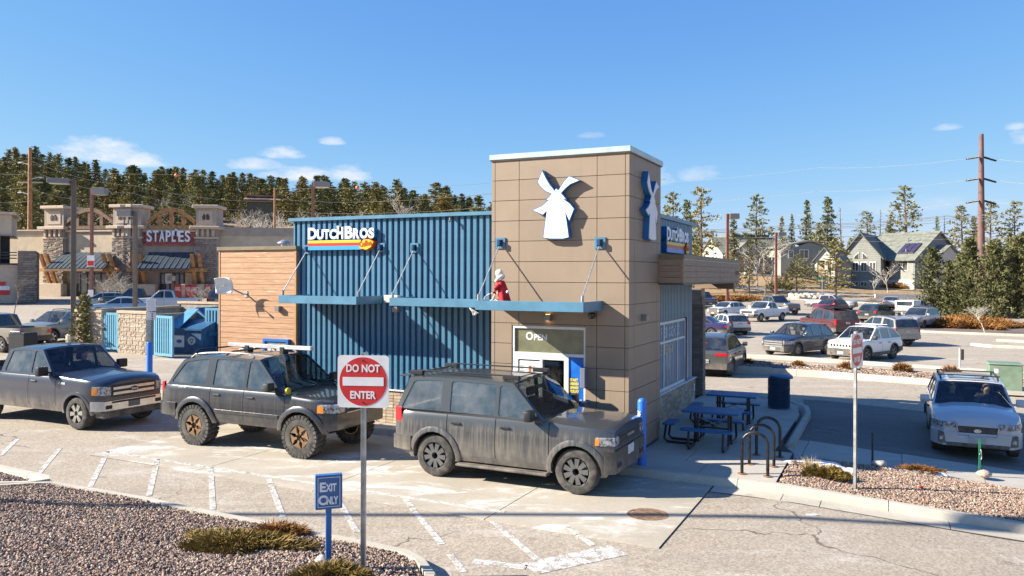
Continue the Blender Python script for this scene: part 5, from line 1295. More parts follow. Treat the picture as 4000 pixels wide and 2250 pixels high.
park('large_suv', 'dusty silver SUV with roof rack seen from behind, rearmost tyre out in the aisle', 3548, 1348, 98, V(paint=(.30, .28, .25), dust=.75, wb=2.68, fo=.85, ro=1.1, W=1.80, H=1.76, r=.37, belt=1.12, hood=1.08, nose=.96, xat=.2, xct=-2.2, xcb=-2.42, pillars=(-.05, -.95, -1.1), cladding=False, flare=True, tlz=(.88, 1.12), tly=.80, tlb=.12, rplz=.85, tail=1.08, sill=.36, bumpz=(.42, .66), rbump=M('silver_bumper', (.30, .28, .25), .5)), (-1.34, -.78))
park('large_suv', 'old silver SUV with slotted grille beside the shrub island', 3604, 1288, -137, V(paint=(.30, .30, .30), dust=.5, slots=True, bars=0, gcol=M('silver_grille', (.34, .34, .33), .4), W=1.80, H=1.70, sill=.34, belt=1.07, hood=1.04, nose=.92, xct=-1.95, xcb=-2.15, cladding=False, drop=.02, rails=True, railmat=BLACK), (1.33, .75))
park('pickup_truck', 'silver pickup with white camper topper in the back row', 3500, 1243, 42, Pk(paint=(.40, .41, .42), dust=.25, tlz=(.9, 1.1), tly=.86), (-2.6, .8))
TOP = M('topper_white', (.62, .63, .62), .3, var=.05)
o = [c for c in bpy.data.objects if c.get('label', '').startswith('silver pickup with white camper')][0]
MB().prism([(-2.72, 1.16), (-1.0, 1.16), (-1.05, 1.76), (-2.6, 1.76)], -.88, .88, axis='y').build('topper', TOP, o, .04, seg=2)
MB().box(-2.73, -2.66, -.70, .70, 1.26, 1.66).build('topper_window', SIDEG, o)
park('sedan', 'silver sedan with red tail lamp far back by the bare trees', 3478, 1209, 62, Sd(paint=(.40, .41, .43), dust=.15, tlz=(.74, .90)), (-2.4, 0))
park('sedan', 'white sedan half hidden behind the pines', 3612, 1196, 70, Sd(paint=(.66, .66, .65), metal=0, dust=.1), (-1.2, 0))
# ---------------- cars on the left, toward the store
lg = 'cars in front of the store'
park('compact_suv', 'silver green compact SUV parked by the lamp post and spruce', 201, 1346, -106, V(paint=(.19, .205, .19), dust=.55, H=1.68, wb=2.63, gw=.42, amber=False, cladding=True, cladmat=M('grey_cladding', (.13, .135, .125), .5), interior=True), (1.315, .80), lg)
park('pickup_truck', 'dusty tan pickup leaving the frame behind the blue pickup', 7, 1378, 163, Pk(paint=(.30, .25, .19), dust=.7, wb=3.3, style='six', tlz=(.85, 1.05)), (-1.65, .82), lg)
park('wagon', 'pale grey wagon with roof bars beyond the block enclosure', 400, 1200, -158, Hh(paint=(.34, .36, .35), dust=.3, rails='bars', barm=M('alloy_bar', (.6, .6, .58), .4), wb=2.7, ro=1.0), (0, 0), lg)
park('pickup_truck', 'dark green pickup parked facing left beneath the store awning', 520, 1190, -160, Pk(paint=(.022, .032, .028), dust=.5, H=1.85), (0, 0), lg)
park('pickup_truck', 'white pickup with black roof facing left behind the block enclosure', 640, 1216, -163, Pk(paint=(.55, .56, .55), metal=0, dust=.4, roofmat=BLACK, H=1.82), (0, 0), lg)
park('sedan', 'pale blue sedan roof just showing over the enclosure wall', 470, 1232, -160, Sd(paint=(.30, .42, .52), dust=.2), (0, 0), lg)
park('large_suv', 'dark SUV with red tail lamps at the edge of the timber plant room', 848, 1186, 95, V(paint=(.035, .030, .028), dust=.6, H=1.75, tlz=(.92, 1.1), tly=.6), (-2.3, 0), lg)
# ------------------------------------------------------------------ signs, bollards, racks, tables
POLE = M('galvanised_post', (.40, .40, .39), .45, metal=.6, var=.15, scale=6)
SIGNW = M('sign_white', (.74, .72, .70), .45, var=.05); SIGNR = M('sign_red_sheet', (.56, .020, .022), .4, var=.06)
SIGNR2 = M('faded_red_sheet', (.52, .12, .07), .5, var=.12)
def disc(r, n=40): return [(r * math.cos(2 * math.pi * i / n), r * math.sin(2 * math.pi * i / n)) for i in range(n)]
def rrect(w, h, r, n=5):
    out = []
    for cx, cy, a0 in ((w / 2 - r, h / 2 - r, 0), (-w / 2 + r, h / 2 - r, 90), (-w / 2 + r, -h / 2 + r, 180), (w / 2 - r, -h / 2 + r, 270)):
        out += [(cx + r * math.cos(R(a0 + 90 * i / n)), cy + r * math.sin(R(a0 + 90 * i / n))) for i in range(n + 1)]
    return out
def do_not_enter(label, base, face_dir, top, size, red, lean=0.0):
    """base: ground point; face_dir: heading the face looks toward; top: height of the plate's top edge"""
    s = empty('do_not_enter_sign', base, face_dir + R(90), label, 'traffic sign')
    zc = top - size / 2 - base.z
    pb = MB().box(-.03, .03, 0.02, .045, -.1, zc + size / 2 + .03).box(-.03, -.022, .0, .02, -.1, zc + size / 2 + .03).box(.022, .03, .0, .02, -.1, zc + size / 2 + .03); pb.build('post', POLE, s)
    MB().prism([(x, z + zc) for x, z in rrect(size, size, .045)], -.006, .0, axis='y').build('plate', SIGNW, s)
    MB().prism([(x, z + zc) for x, z in disc(size * .465)], -.0085, -.0065, axis='y').build('red_disc', red, s)
    MB().prism([(x, z + zc - size * .0) for x, z in rrect(size * .80, size * .165, .006)], -.0115, -.009, axis='y').build('white_bar', SIGNW, s)
    for w_, z_, wd in (('DO NOT', .185, .66), ('ENTER', -.325, .50)):
        text_on(s, w_, -wd * size / 2, -.010, zc + z_ * size, size * .145, SIGNW, .004, .003, width=wd * size)
    for z_ in (.40, -.40): MB().lathe([(.011, 0), (.011, .006), (.001, .007)], 8, Matrix.Translation((0, -.009, zc + z_ * size)) @ Matrix.Rotation(R(90), 4, 'X')).build('bolt', BLACK, s)
    return s
b1 = ground(1417, 2214, .22); d1 = b1.y
# near sign: plate about D847-979 x 893-1047 in the photograph
pt = at(1417, 1388, d1); sz = (1521 - 1317) / FPX * d1
do_not_enter('large red and white DO NOT ENTER sign on steel post in front gravel bed', b1, R(-95), pt.z, sz, SIGNR)
b2 = L2W(4.15, .02, .10); d2 = b2.y; pt = at(3357, 1302, d2)
do_not_enter('faded DO NOT ENTER sign seen edge-on in the island bed', b2, R(-42), pt.z, .60, SIGNR2)
# exit only sign
be = ground(1283, 2198, .22); de = be.y
ex = empty('exit_sign', be, R(18), 'small blue EXIT ONLY sign on square post in the gravel bed', 'sign')
SBL = M('exit_sign_blue', (.030, .135, .36), .45, var=.06); SBD = M('exit_face_blue', (.045, .125, .285), .5, var=.06)
zt = at(1283, 1852, de).z - be.z; hh = (1985 - 1852) / FPX * de; ww = (1330 - 1233) / FPX * de * 1.06
MB().box(-.035, .035, -.035, .035, -.15, zt - hh + .02).build('post', SBL, ex, .004)
MB().box(-ww / 2, ww / 2, -.045, .045, zt - hh, zt).build('cabinet', SBL, ex, .004)
MB().box(-ww / 2 + .014, ww / 2 - .014, -.049, -.0455, zt - hh + .014, zt - .014).build('face', SBD, ex)
lw = .006
mb = MB(); a, b = ww / 2 - .028, .028
mb.box(-a, a, -.0505, -.0492, zt - b - lw, zt - b).box(-a, a, -.0505, -.0492, zt - hh + b, zt - hh + b + lw).box(-a, -a + lw, -.0505, -.0492, zt - hh + b, zt - b).box(a - lw, a, -.0505, -.0492, zt - hh + b, zt - b); mb.build('border_line', WHT, ex)
fs = hh * .27
text_on(ex, 'E', -ww * .36, -.0505, zt - hh * .47, fs, WHT, .006, .003); text_on(ex, 'XIT', -ww * .36 + fs * .68, -.0505, zt - hh * .47, fs * .82, WHT, .005, .003, width=ww * .40)
text_on(ex, 'O', -ww * .40, -.0505, zt - hh * .85, fs, WHT, .006, .003); text_on(ex, 'NLY', -ww * .40 + fs * .92, -.0505, zt - hh * .85, fs * .82, WHT, .005, .003, width=ww * .42)
# blue bollards
BOL = M('bollard_sleeve_blue', (.030, .165, .62), .38, var=.04)
def bollard(label, base, r, h, parent_z=0, flat_top=False, mark=False):
    o = empty('bollard', base, 0, label, 'bollard')
    prof = [(r, -.05), (r, h - r * .9)] + [(r * math.cos(a), h - r * .9 + r * .9 * math.sin(a)) for a in (.3, .6, .9, 1.2, 1.45)] if not flat_top else [(r, -.05), (r, h - .05), (r * .8, h)]
    MB().lathe(prof, 24).build('sleeve', BOL, o, smooth=40)
    if mark:
        me = tri_prism([(x * .085, z * .085) for x, z in MILL], -.004, .0); me.materials.append(WHT); k = link('windmill_mark', me, None, o); k.location = (-r * .75, -r * .72, h - .36); k.rotation_euler = (0, 0, R(-46))
    return o
bp = ground(2507, 1815, .15); hb = at(2509, 1554, bp.y).z - .15
bollard('blue domed bollard at the corner of the tan tower', bp, .085, hb, mark=True)
bq = ground(584, 1500, .02); ht_ = at(584, 1338, bq.y).z
o = bollard('tall blue bollard base under the traffic sign behind the pickup', bq, .10, ht_, flat_top=True)
tp = empty('road_sign', bq + Vector((0, 0, ht_)), R(8), 'grey-backed pair of road sign plates on steel post above blue bollard', 'traffic sign')
z1 = at(584, 1170, bq.y).z - ht_
MB().box(-.03, .03, -.015, .015, -.1, z1).build('post', POLE, tp)
MB().box(-.09, .22, -.03, -.018, z1 - .42, z1).build('plate', SIGNW, tp, .004); MB().box(-.09, .22, -.03, -.018, z1 - .72, z1 - .46).build('plate', SIGNW, tp, .004)
for i in range(3): MB().box(.07, .12, -.034, -.031, z1 - .70 + i * .08, z1 - .66 + i * .08).build('symbol', BLACK, tp)
# bike racks: three hoops
RUST = M('rusty_flange', (.24, .12, .05), .85, var=.3, scale=14)
HOOP = M('black_hoop', (.030, .030, .030), .35, metal=.5, var=.3, scale=10)
for i, (y, lb) in enumerate(((-.05, 'nearest of the three bike hoops, in the sun by the kerb'), (.79, 'middle one of the three steel bike hoops'), (1.69, 'bike hoop nearest the picnic tables, in shade'))):
    o = site_empty('bike_rack', lb, 'bike rack', 2.43, y, .15, group='steel hoop bike racks on the walk')
    pts = [(-.23, 0, .01), (-.23, 0, .56)] + [(-.23 * math.cos(a), 0, .56 + .23 * math.sin(a)) for a in [math.pi * k / 12 for k in range(1, 12)]] + [(.23, 0, .56), (.23, 0, .01)]
    MB().tube(pts, .030, 10).build('hoop', HOOP, o, smooth=50)
    for x in (-.23, .23): MB().lathe([(.085, 0), (.085, .012), (.035, .016)], 18, Matrix.Translation((x, 0, 0))).build('flange', RUST, o)
# picnic tables
PLASTB = M('blue_vinyl_mesh', (.018, .105, .255), .5, var=.08, scale=30, bmp=.4, bscale=160)
def picnic(label, x, y, rz):
    o = site_empty('picnic_table', label, 'picnic table', x, y, .15, rz, group='blue picnic tables on the walk')
    def top(nm, cx, cy, w, d, z, t=.045):
        MB().prism([(cx + a, cy + b) for a, b in rrect(w, d, .06)], z - t, z).build(nm, PLASTB, o, .012)
    top('tabletop', 0, 0, 1.22, .78, .77); 
    top('bench', 0, -.68, 1.10, .26, .45); top('bench', 0, .68, 1.10, .26, .45); top('bench', -.92, 0, .28, .62, .45)
    for sx in (-.36, .36):
        MB().tube([(sx, -.14, .73), (sx, -.14, .10), (sx, -.20, .03), (sx, -.72, .03), (sx, -.80, .10), (sx, -.72, .41)], .026, 7).build('leg', BLACK, o); MB().tube([(sx, .14, .73), (sx, .14, .10), (sx, .20, .03), (sx, .72, .03), (sx, .80, .10), (sx, .72, .41)], .026, 7).build('leg', BLACK, o)
    for sy in (-.2, .2): MB().tube([(-.28, sy, .73), (-.30, sy, .12), (-.38, sy, .03), (-.95, sy, .03), (-1.02, sy, .10), (-.98, sy, .41)], .026, 7).build('leg', BLACK, o)
    MB().tube([(-.36, 0, .35), (.36, 0, .6)], .010, 5).build('brace', STEEL, o); MB().tube([(.36, 0, .35), (-.36, 0, .6)], .010, 5).build('brace', STEEL, o)
    MB().tube([(-.36, -.14, .40), (.36, -.14, .40)], .02, 6).build('stretcher', BLACK, o)
    return o
def site_of(px, py, z): return (MINV @ ground(px, py, z))[:2]
t1 = site_of((2655 + 2915) / 2, (1570 + 1610) / 2 + 10, .92); t2 = site_of((2750 + 2980) / 2, (1517 + 1545) / 2 + 6, .92)
picnic('front blue mesh picnic table with three benches beside the brick wainscot', t1[0], t1[1], 0); picnic('rear blue mesh picnic table just past the brick pillar', t2[0], t2[1], 0)
# litter bin
bn = site_empty('litter_bin', 'round blue mesh litter bin with handle lid at edge of walk', 'bin', 1.85, 8.04, .15)
h0 = .84; mb = MB(); rb_ = .29
mb.lathe([(rb_ - .02, .03), (rb_ - .02, h0)], 28, cap=False); mb.build('liner', M('bin_liner', (.010, .018, .035), .6), bn)
for k in range(2):
    mb = MB()
    for i in range(26):
        a = 2 * math.pi * i / 26; s_ = 1 if k else -1
        mb.tube([(rb_ * math.cos(a + s_ * t * .9), rb_ * math.sin(a + s_ * t * .9), .03 + (h0 - .03) * t) for t in (0, .33, .66, 1)], .007, 4)
    mb.build('mesh_wire', M('bin_wire_blue', (.02, .07, .14), .45), bn)
for z in (.03, h0): MB().tube([(rb_ * math.cos(2 * math.pi * i / 28), rb_ * math.sin(2 * math.pi * i / 28), z) for i in range(29)], .016, 6, cap=False).build('hoop_band', MATS['bin_wire_blue'], bn)
MB().lathe([(.30, h0 + .02), (.32, h0 + .03), (.31, h0 + .07), (.10, h0 + .10), (.001, h0 + .10)], 28, Matrix.Rotation(R(4), 4, 'Y')).build('lid', PLASTB, bn)
MB().tube([(-.14, 0, h0 + .08), (-.14, 0, h0 + .27), (-.17, 0, h0 + .29), (.19, 0, h0 + .29), (.14, 0, h0 + .27), (.14, 0, h0 + .08)], .012, 6).build('handle', POLE, bn); MB().box(-.19, .19, -.05, .05, h0 + .275, h0 + .305).build('handle_grip', PLASTB, bn, .01)
# island bits: rocks, marker pins, snow, wrapper
def rock(label, p, r, col=(.42, .38, .32), sq=.6, seed=1, grp=None):
    bm = bmesh.new(); bmesh.ops.create_icosphere(bm, subdivisions=2, radius=1); rng = random.Random(seed)
    ph = [rng.uniform(0, 6) for _ in range(6)]
    for v in bm.verts:
        c = v.co; k = 1 + .14 * math.sin(3 * c.x + ph[0]) + .12 * math.sin(4 * c.y + ph[1]) + .1 * math.sin(5 * c.z + ph[2])
        v.co = Vector((c.x * r * 1.3 * k, c.y * r * k, c.z * r * sq * k))
    me = bpy.data.meshes.new('rock'); bm.to_mesh(me); bm.free()
    for q in me.polygons: q.use_smooth = True
    me.materials.append(M('rock_%d' % int(col[0] * 100), col, .9, var=.18, scale=9, bmp=.5, bscale=25)); o = link('rock', me, None, None, p + Vector((0, 0, r * sq * .5)), (0, 0, rng.uniform(0, 6)))
    return tag(o, label, 'rock', grp)
def isl(px, py): 
    z = .12
    for _ in range(3):
        w = ground(px, py, z); z = zbr(*(MINV @ w)[:2])
    return ground(px, py, z)
rock('rounded pale rock at back edge of the island bed', isl(3437, 1818), .13, seed=2); rock('pinkish rock at foot of the green marker stake', isl(3842, 1858), .12, (.47, .36, .29), seed=3)
rock('flat pale rock at foot of the EXIT ONLY sign', ground(1254, 2192, .22), .075, (.46, .43, .38), seed=4)
GRN = M('green_stake', (.02, .14, .07), .5, var=.1)
for (px, py, ty_, lb) in ((3408, 1805, 1690, 'dark metal stake at the back of the island bed'), (3827, 1846, 1715, 'green metal stake tied with white ribbon')):
    b = isl(px, py); h = at(px, ty_, b.y).z - b.z
    o = empty('marker_stake', b, 0, lb, 'stake'); MB().box(-.018, .018, -.012, .012, -.1, h).box(-.004, .004, -.03, .012, -.1, h).build('stake', GRN if px > 3500 else M('dark_stake', (.05, .07, .06), .5), o)
    if px > 3500: MB().tube([(-.02, -.02, h * .55), (.02, -.025, h * .62), (.0, -.03, h * .70), (.025, -.02, h * .52), (.012, -.03, h * .40)], .008, 4).build('ribbon', SIGNW, o)
tag(MB().prism([(0, 0), (.09, .02), (.07, .07), (.0, .06)], 0, .05).build('litter_wrapper', M('red_wrapper', (.42, .04, .04), .5, var=.3, scale=30), None, .012, loc=isl(3592, 1912)), 'crumpled red and white wrapper lying in the island gravel', 'litter')
sn = []
rng = random.Random(5)
def snow_patch(label, px, py, rx, ry, zf, seed, th=.05):
    rng = random.Random(seed); c = zf(px, py); ph = [rng.uniform(0, 6) for _ in range(5)]; rows = []
    for j in range(6):
        rr_ = j / 5; rw = []
        for i in range(29):
            a = 2 * math.pi * i / 28; k = 1 + .22 * math.sin(2 * a + ph[0]) + .16 * math.sin(3 * a + ph[1]) + .12 * math.sin(5 * a + ph[2]) + .08 * math.sin(9 * a + ph[3])
            rw.append((rx * rr_ * k * math.cos(a), ry * rr_ * k * math.sin(a), th * (1 - rr_ ** 2.5) + .01 * math.sin(a * 4 + rr_ * 8) * rr_ * (1 - rr_) - .02 * (rr_ > .9)))
        rows.append(rw)
    o = MB().grid(rows).build('snow_patch', M('old_snow', (.72, .73, .76), .7, var=.06, bmp=.4, bscale=30), None, smooth=50, loc=c, rot=(0, 0, YAW)); return tag(o, label, 'snow', kind='stuff')
snow_patch('patch of old snow behind the clipped shrub in the island', 3195, 1815, .60, .34, isl, 5, .07); snow_patch('thin rim of snow beside the island shrub', 3310, 1838, .26, .16, isl, 6, .05); snow_patch('scrap of snow by the low dry shrub', 3668, 1852, .13, .06, isl, 7, .03)
# green transformer box, delineator post
tb = ground(3922, 1522, .10); tr = empty('transformer_box', tb, YAW, 'pale green metal transformer box by the strip median', 'utility box')
GB = M('transformer_green', (.16, .23, .155), .55, var=.08, dirt=.3)
MB().box(-.47, .47, -.45, .45, 0, .84).build('cabinet', GB, tr, .02); MB().box(-.50, .50, -.48, .48, .841, .90).build('lid', GB, tr, .03); MB().box(-.53, .53, -.53, .53, -.1, .03).build('pad', WALK, tr)
MB().box(-.33, -.21, -.457, -.452, .58, .72).build('label', SIGNW, tr)
dl = ground(3750, 1428, -.1); o = empty('delineator_post', dl, 0, 'short white delineator post on the kerb by the car park', 'post'); MB().box(-.04, .04, -.015, .015, -.1, .78).build('post', SIGNW, o); MB().box(.03, .16, -.03, .03, .25, .72).build('reflector_box', M('brown_box', (.12, .075, .05), .6), o)
pb_ = ground(4000, 1478, 0); o = empty('marker_post', pb_ + Vector((.12, 0, 0)), 0, 'dark brown marker post at right edge past the transformer', 'post'); MB().box(-.05, .05, -.05, .05, 0, .35).build('post', MATS['brown_box'], o)
# overhead utility line that throws the thin shadow across the lot (outside the frame)
ul = empty('utility_line', (-34, 11.9, 0), 0, 'overhead utility cable between wooden poles crossing above the lot', 'utility line')
PW = M('pole_wood', (.16, .095, .05), .85, var=.2, scale=6, stretch=(6, 6, .4))
for x in (0, 72): MB().lathe([(.17, -.5), (.13, 11)], 12, Matrix.Translation((x, 0, 0))).build('pole', PW, ul); MB().box(x - .06, x + .06, -1.1, 1.1, 10.2, 10.34).build('crossarm', PW, ul)
MB().tube([(72 * k / 16, 0, 10.3 - .9 * (1 - (k / 8 - 1) ** 2)) for k in range(17)], .085, 8).build('cable', BLACK, ul); MB().tube([(24.0, 0, 9.62), (25.8, 0, 9.58)], .22, 10).build('shadow_block', BLACK, ul)  # cable thickened for its shadow; unseen block added to cast a dark blob
# ------------------------------------------------------------------ the big store on the left
STUC = M('beige_stucco', (.54, .44, .31), .9, var=.06, scale=1.2, bmp=.4, bscale=14); STUCD = M('taupe_stucco', (.38, .31, .245), .9, var=.06, scale=1.2, bmp=.4, bscale=14); STUCL = M('tan_trim_stucco', (.48, .385, .29), .85, var=.05)
CORN = M('cornice_tan', (.55, .43, .32), .8, var=.05); TIMB = M('orange_timber', (.42, .20, .07), .65, var=.2, scale=3); TIMBD = M('shaded_timber', (.17, .095, .05), .7, var=.2, scale=3); SEAM = M('slate_seam_roof', (.045, .062, .075), .45, var=.1)
DGL = M('dark_shop_glass', (.035, .045, .045), .08, var=.4, scale=.6, spec=.9); DFR = M('dark_window_frame', (.03, .028, .026), .4)
STM = mat_brick('ledge_stone', [(.15, .11, .085), (.22, .16, .12), (.11, .085, .07), (.28, .22, .165), (.18, .14, .115), (.24, .185, .15)])
STONES = []
for i in range(5):
    L, Hh_ = (.55, .42, .70, .34, .50)[i], .20
    mb = MB().box(0, L, 0, .12, 0, Hh_); mb.v = [(a + random.uniform(-.03, .03), b + random.uniform(-.04, .04), c + random.uniform(-.02, .02)) for a, b, c in mb.v]; STONES.append((L, mb.mesh('stone', STM, .02)))
def frame_between(A, B, z):
    """matrix with x along A->B, y into the building, origin at A"""
    d = (B - A); d.z = 0; h = math.atan2(d.y, d.x); return Matrix.Translation((A.x, A.y, z)) @ Matrix.Rotation(h, 4, 'Z'), d.length
Z0 = 1.36
st = empty('store_building', at(320, 1150, 87), 0, 'beige stucco store with stone piers, timber brackets and red sign', 'building')
st.location.z = 0; st.location = (0, 0, 0)
def grp(nm, Mx): return empty(nm, parent=st, mat=Mx)
P1, P2, P3 = at(222, 1150, 89.0), at(505, 1150, 87), at(800, 1150, 87.4)
PA0 = at(30, 1150, 90); PR = at(1200, 1150, 90)
def H_(py, d): return at(0, py, d).z
def hz(px, py, d): return at(px, py, d).z
MA, LA = frame_between(P1, P2, Z0); MBm, LB = frame_between(P2, P3, Z0)
def wallbox(nm, m, Mx, x0, x1, y0, y1, z0, z1, bev=0, parent=None):
    o = MB().box(x0, x1, y0, y1, z0, z1).build(nm, m, None, bev); o.parent = parent or st; o.matrix_parent_inverse = Matrix(); o.matrix_local = Mx; return o
zt = lambda px, py, d: hz(px, py, d) - Z0
# heights above the store's floor, read at the middle pier (87 m)
hb_ = zt(505, 905, 87); hcor = zt(505, 893, 87); htop = zt(505, 800, 87); hston = zt(505, 932, 87); hsgn0, hsgn1 = zt(690, 965, 91), zt(690, 893, 91); hawt, hawb = zt(505, 985, 87), zt(505, 1048, 85)
# bays
wallbox('wall', STUCD, MA, 0, LA, 0, 14, 0, hb_); wallbox('wall', STUCD, MBm, 0, LB, 0, 14, 0, hb_)
wallbox('wall_field', STUC, MA, 1.6, LA - 1.6, -.06, -.002, hston - 3.0, hston + .55)
wallbox('parapet_cap', CORN, MA, 0, LA, -.25, .3, hb_ + .002, hb_ + .28, .05); wallbox('parapet_cap', CORN, MBm, 0, LB, -.25, .3, hb_ + .002, hb_ + .28, .05)
def pier(Mx, x, w, dep, face=True):
    root = wallbox('pier', STUCD, Mx, x - w / 2, x + w / 2, -.45, dep, 0, htop - .35)
    wallbox('pier_cornice', CORN, Mx, x - w / 2 - .3, x + w / 2 + .3, -.80, dep + .3, htop - .34, htop, .05); wallbox('pier_cornice', CORN, Mx, x - w / 2 - .5, x + w / 2 + .5, -1.0, dep + .3, hcor - .05, hcor + .28, .05)
    wallbox('pier_band', CORN, Mx, x - w / 2 - .12, x + w / 2 + .12, -.60, .2, hston + .0, hston + .22, .03)
    for i in range(4):
        xx = x - w / 2 + (i + .5) * w / 4; wallbox('corbel', STUCL, Mx, xx - .14, xx + .14, -.75, -.452, hston + .24, hcor - .06, .03)
    wallbox('pier_panel', STUCL, Mx, x - w / 2 + .35, x + w / 2 - .35, -.50, -.452, hcor + .55, htop - .6)
    c = MB()
    for sx in (-1, 1): c.prism([(x + sx * .04, hcor + 1.0), (x + sx * .38, hcor + .95), (x + sx * .42, hcor + 1.35), (x + sx * .22, hcor + 1.65), (x + sx * .04, hcor + 1.5)], -.56, -.502, axis='y')
    o = c.build('pine_cone_emblem', M('emblem_brown', (.085, .055, .045), .8), None, .04); o.parent = st; o.matrix_local = Mx
    z = .05; row = 0; n = 0
    while z < hston - .1:
        xx = x - w / 2 - .05
        while xx < x + w / 2 - .1:
            L, me = random.choice(STONES); L = min(L, x + w / 2 + .05 - xx)
            s_ = link('stone', me, None, st); s_.matrix_local = Mx @ Matrix.Translation((xx, -.57, z)) @ Matrix.Diagonal((max(.25, L / [l for l, m_ in STONES if m_ == me][0]), 1, 1, 1)); xx += L + .015; n += 1
        z += .222; row += 1
pier(MA, 0, 2.5, 2.0); pier(MA, LA - .6, 2.2, 2.0); pier(MBm, .5, 1.9, 2.0); pier(MBm, LB + .25, 2.2, 2.0)
# arched timber trusses
def truss(Mx, x0, x1, z, rise, m):
    pts = [(x0 + (x1 - x0) * k / 16, -.1, z + .35 + rise * math.sin(math.pi * (.06 + .88 * k / 16))) for k in range(17)]
    mb = MB(); rows = []
    for i, p in enumerate(pts): rows.append([(p[0], -.35, p[2] - .22), (p[0], -.35, p[2] + .22), (p[0], .1, p[2] + .22), (p[0], .1, p[2] - .22), (p[0], -.35, p[2] - .22)])
    mb.grid(rows); o = mb.build('arch_beam', m, None); o.parent = st; o.matrix_local = Mx
    wallbox('truss_chord', m, Mx, x0, x1, -.3, .1, z, z + .38)
    for k in (4, 8, 12): wallbox('truss_post', m, Mx, pts[k][0] - .2, pts[k][0] + .2, -.28, .08, z + .381, pts[k][2] - .2)
    for a, b in ((1, 4), (4, 8), (8, 12), (12, 15)):
        mb = MB().tube([(pts[a][0], -.1, z + .4), (pts[b][0], -.1, pts[b][2] - .2)], .05, 5).tube([(pts[a][0], -.1, pts[a][2] - .2), (pts[b][0], -.1, z + .4)], .05, 5); o = mb.build('cross_rod', DFR, None); o.parent = st; o.matrix_local = Mx
truss(MA, 1.35, LA - 1.8, hb_ + .3, zt(370, 798, 86) - hb_ - 1.1, TIMBD); truss(MBm, 2.0, LB - 1.0, hb_ + .3, zt(690, 800, 91) - hb_ - 1.5, TIMB)  # same timber: shade put into the left truss colour, sunlight into the right
# seamed awning roofs on timber brackets
def awning(Mx, x0, x1, dep):
    mb = MB().grid([[(x0 + (x1 - x0) * k / 10, -.1, hawt) for k in range(11)], [(x0 - .3 + (x1 - x0 + .6) * k / 10, -dep, hawb) for k in range(11)]]); o = mb.build('awning_roof', SEAM, None); o.parent = st; o.matrix_local = Mx; md = o.modifiers.new('t', 'SOLIDIFY'); md.thickness = .12
    n = int((x1 - x0) / .55)
    rm_ = MB().box(-.03, .03, 0, math.hypot(dep, hawt - hawb), 0, .07).mesh('awning_seam', M('seam_rib', (.10, .13, .15), .45))
    ang = math.atan2(hawt - hawb, dep)
    for i in range(n + 1):
        xx = x0 + (x1 - x0) * i / n; s_ = link('awning_seam', rm_, None, st); s_.matrix_local = Mx @ Matrix.Translation((xx, -dep, hawb)) @ Matrix.Rotation(ang, 4, 'X')
    wallbox('awning_beam', TIMBD, Mx, x0 - .2, x1 + .2, -dep - .05, -dep + .15, hawb - .32, hawb - .06)
awning(MA, 1.0, LA - 1.4, 2.6); awning(MBm, 2.2, LB - 1.0, 3.0)
for Mx, x in ((MA, .2), (MA, LA - 1.2), (MBm, 1.6), (MBm, LB - .3)):
    for dx in (-.38, .38):
        mb = MB().prism([(-.6, 1.4), (-.9, 1.4), (-2.3, hawt - .2), (-2.0, hawt - .2)], x + dx - .17, x + dx + .17, axis='x'); o = mb.build('timber_strut', TIMB, None); o.parent = st; o.matrix_local = Mx
    wallbox('timber_crossbeam', TIMB, Mx, x - 1.1, x + 1.1, -1.8, -1.35, hawb - .35, hawb + .05, .02)
    wallbox('planter_wall', STUCL, Mx, x - 1.7, x + 1.7, -1.5, -.6, 0, 1.45, .05)
# windows and doors
for Mx, x0, x1, nn in ((MA, 2.2, LA - 2.6, 5), (MBm, 3.4, LB - 2.2, 5)):
    wd_ = wallbox('shop_window', DGL, Mx, x0, x1, -.10, -.065, .1, hawb - .45)
    for i in range(nn + 1): xx = x0 + (x1 - x0) * i / nn; wallbox('mullion', DFR, Mx, xx - .07, xx + .07, -.16, -.101, .1, hawb - .45)
    wallbox('transom', DFR, Mx, x0, x1, -.15, -.102, 2.5, 2.62)
wallbox('side_wall', STUC, MBm, LB - 2.1, LB - 1.3, -.09, -.001, .1, hawb - .45)
wallbox('window_sticker', SIGNW, MBm, 3.9, 4.6, -.17, -.162, 1.5, 2.6); wallbox('window_sticker', MENU, MBm, LB - 4.0, LB - 3.1, -.17, -.162, 1.8, 2.3); wallbox('window_sticker', MENU, MBm, 5.6, 6.6, -.17, -.162, 3.0, 3.7)
# sign board of red tiles with white letters
sgn = empty('store_sign', mat=MBm, label='red tiled sign board with white STAPLES letters on the store', cat='sign')
RT = mat_brick('red_tile', [(.42, .020, .022), (.34, .018, .02), (.48, .05, .05), (.30, .015, .018)])
sx0, sx1 = 1.55, LB - 1.0; tw_, th_ = .46, .24
MB().box(sx0, sx1, -.10, -.004, hsgn0, hsgn1 - .35).build('board', M('board_red', (.30, .02, .02), .6), sgn)
tl = MB().box(0, tw_ - .03, 0, .05, 0, th_ - .03).mesh('tile', RT)
nrow = int((hsgn1 - hsgn0) / th_)
for r_ in range(nrow):
    xx = sx0 - (tw_ / 2 if r_ % 2 else 0)
    while xx < sx1 - .1:
        u = (xx - sx0) / (sx1 - sx0); arch = hsgn0 + (hsgn1 - hsgn0) * (.80 + .22 * math.sin(math.pi * min(1, max(0, u)))) 
        if xx > sx0 - .05 and hsgn0 + (r_ + 1) * th_ < arch + .1: link('tile', tl, None, sgn, (xx, -.15, hsgn0 + r_ * th_))
        xx += tw_
lh = (hsgn1 - hsgn0) * .58; lz = hsgn0 + (hsgn1 - hsgn0) * .22; cw = (sx1 - sx0 - .8) / 7
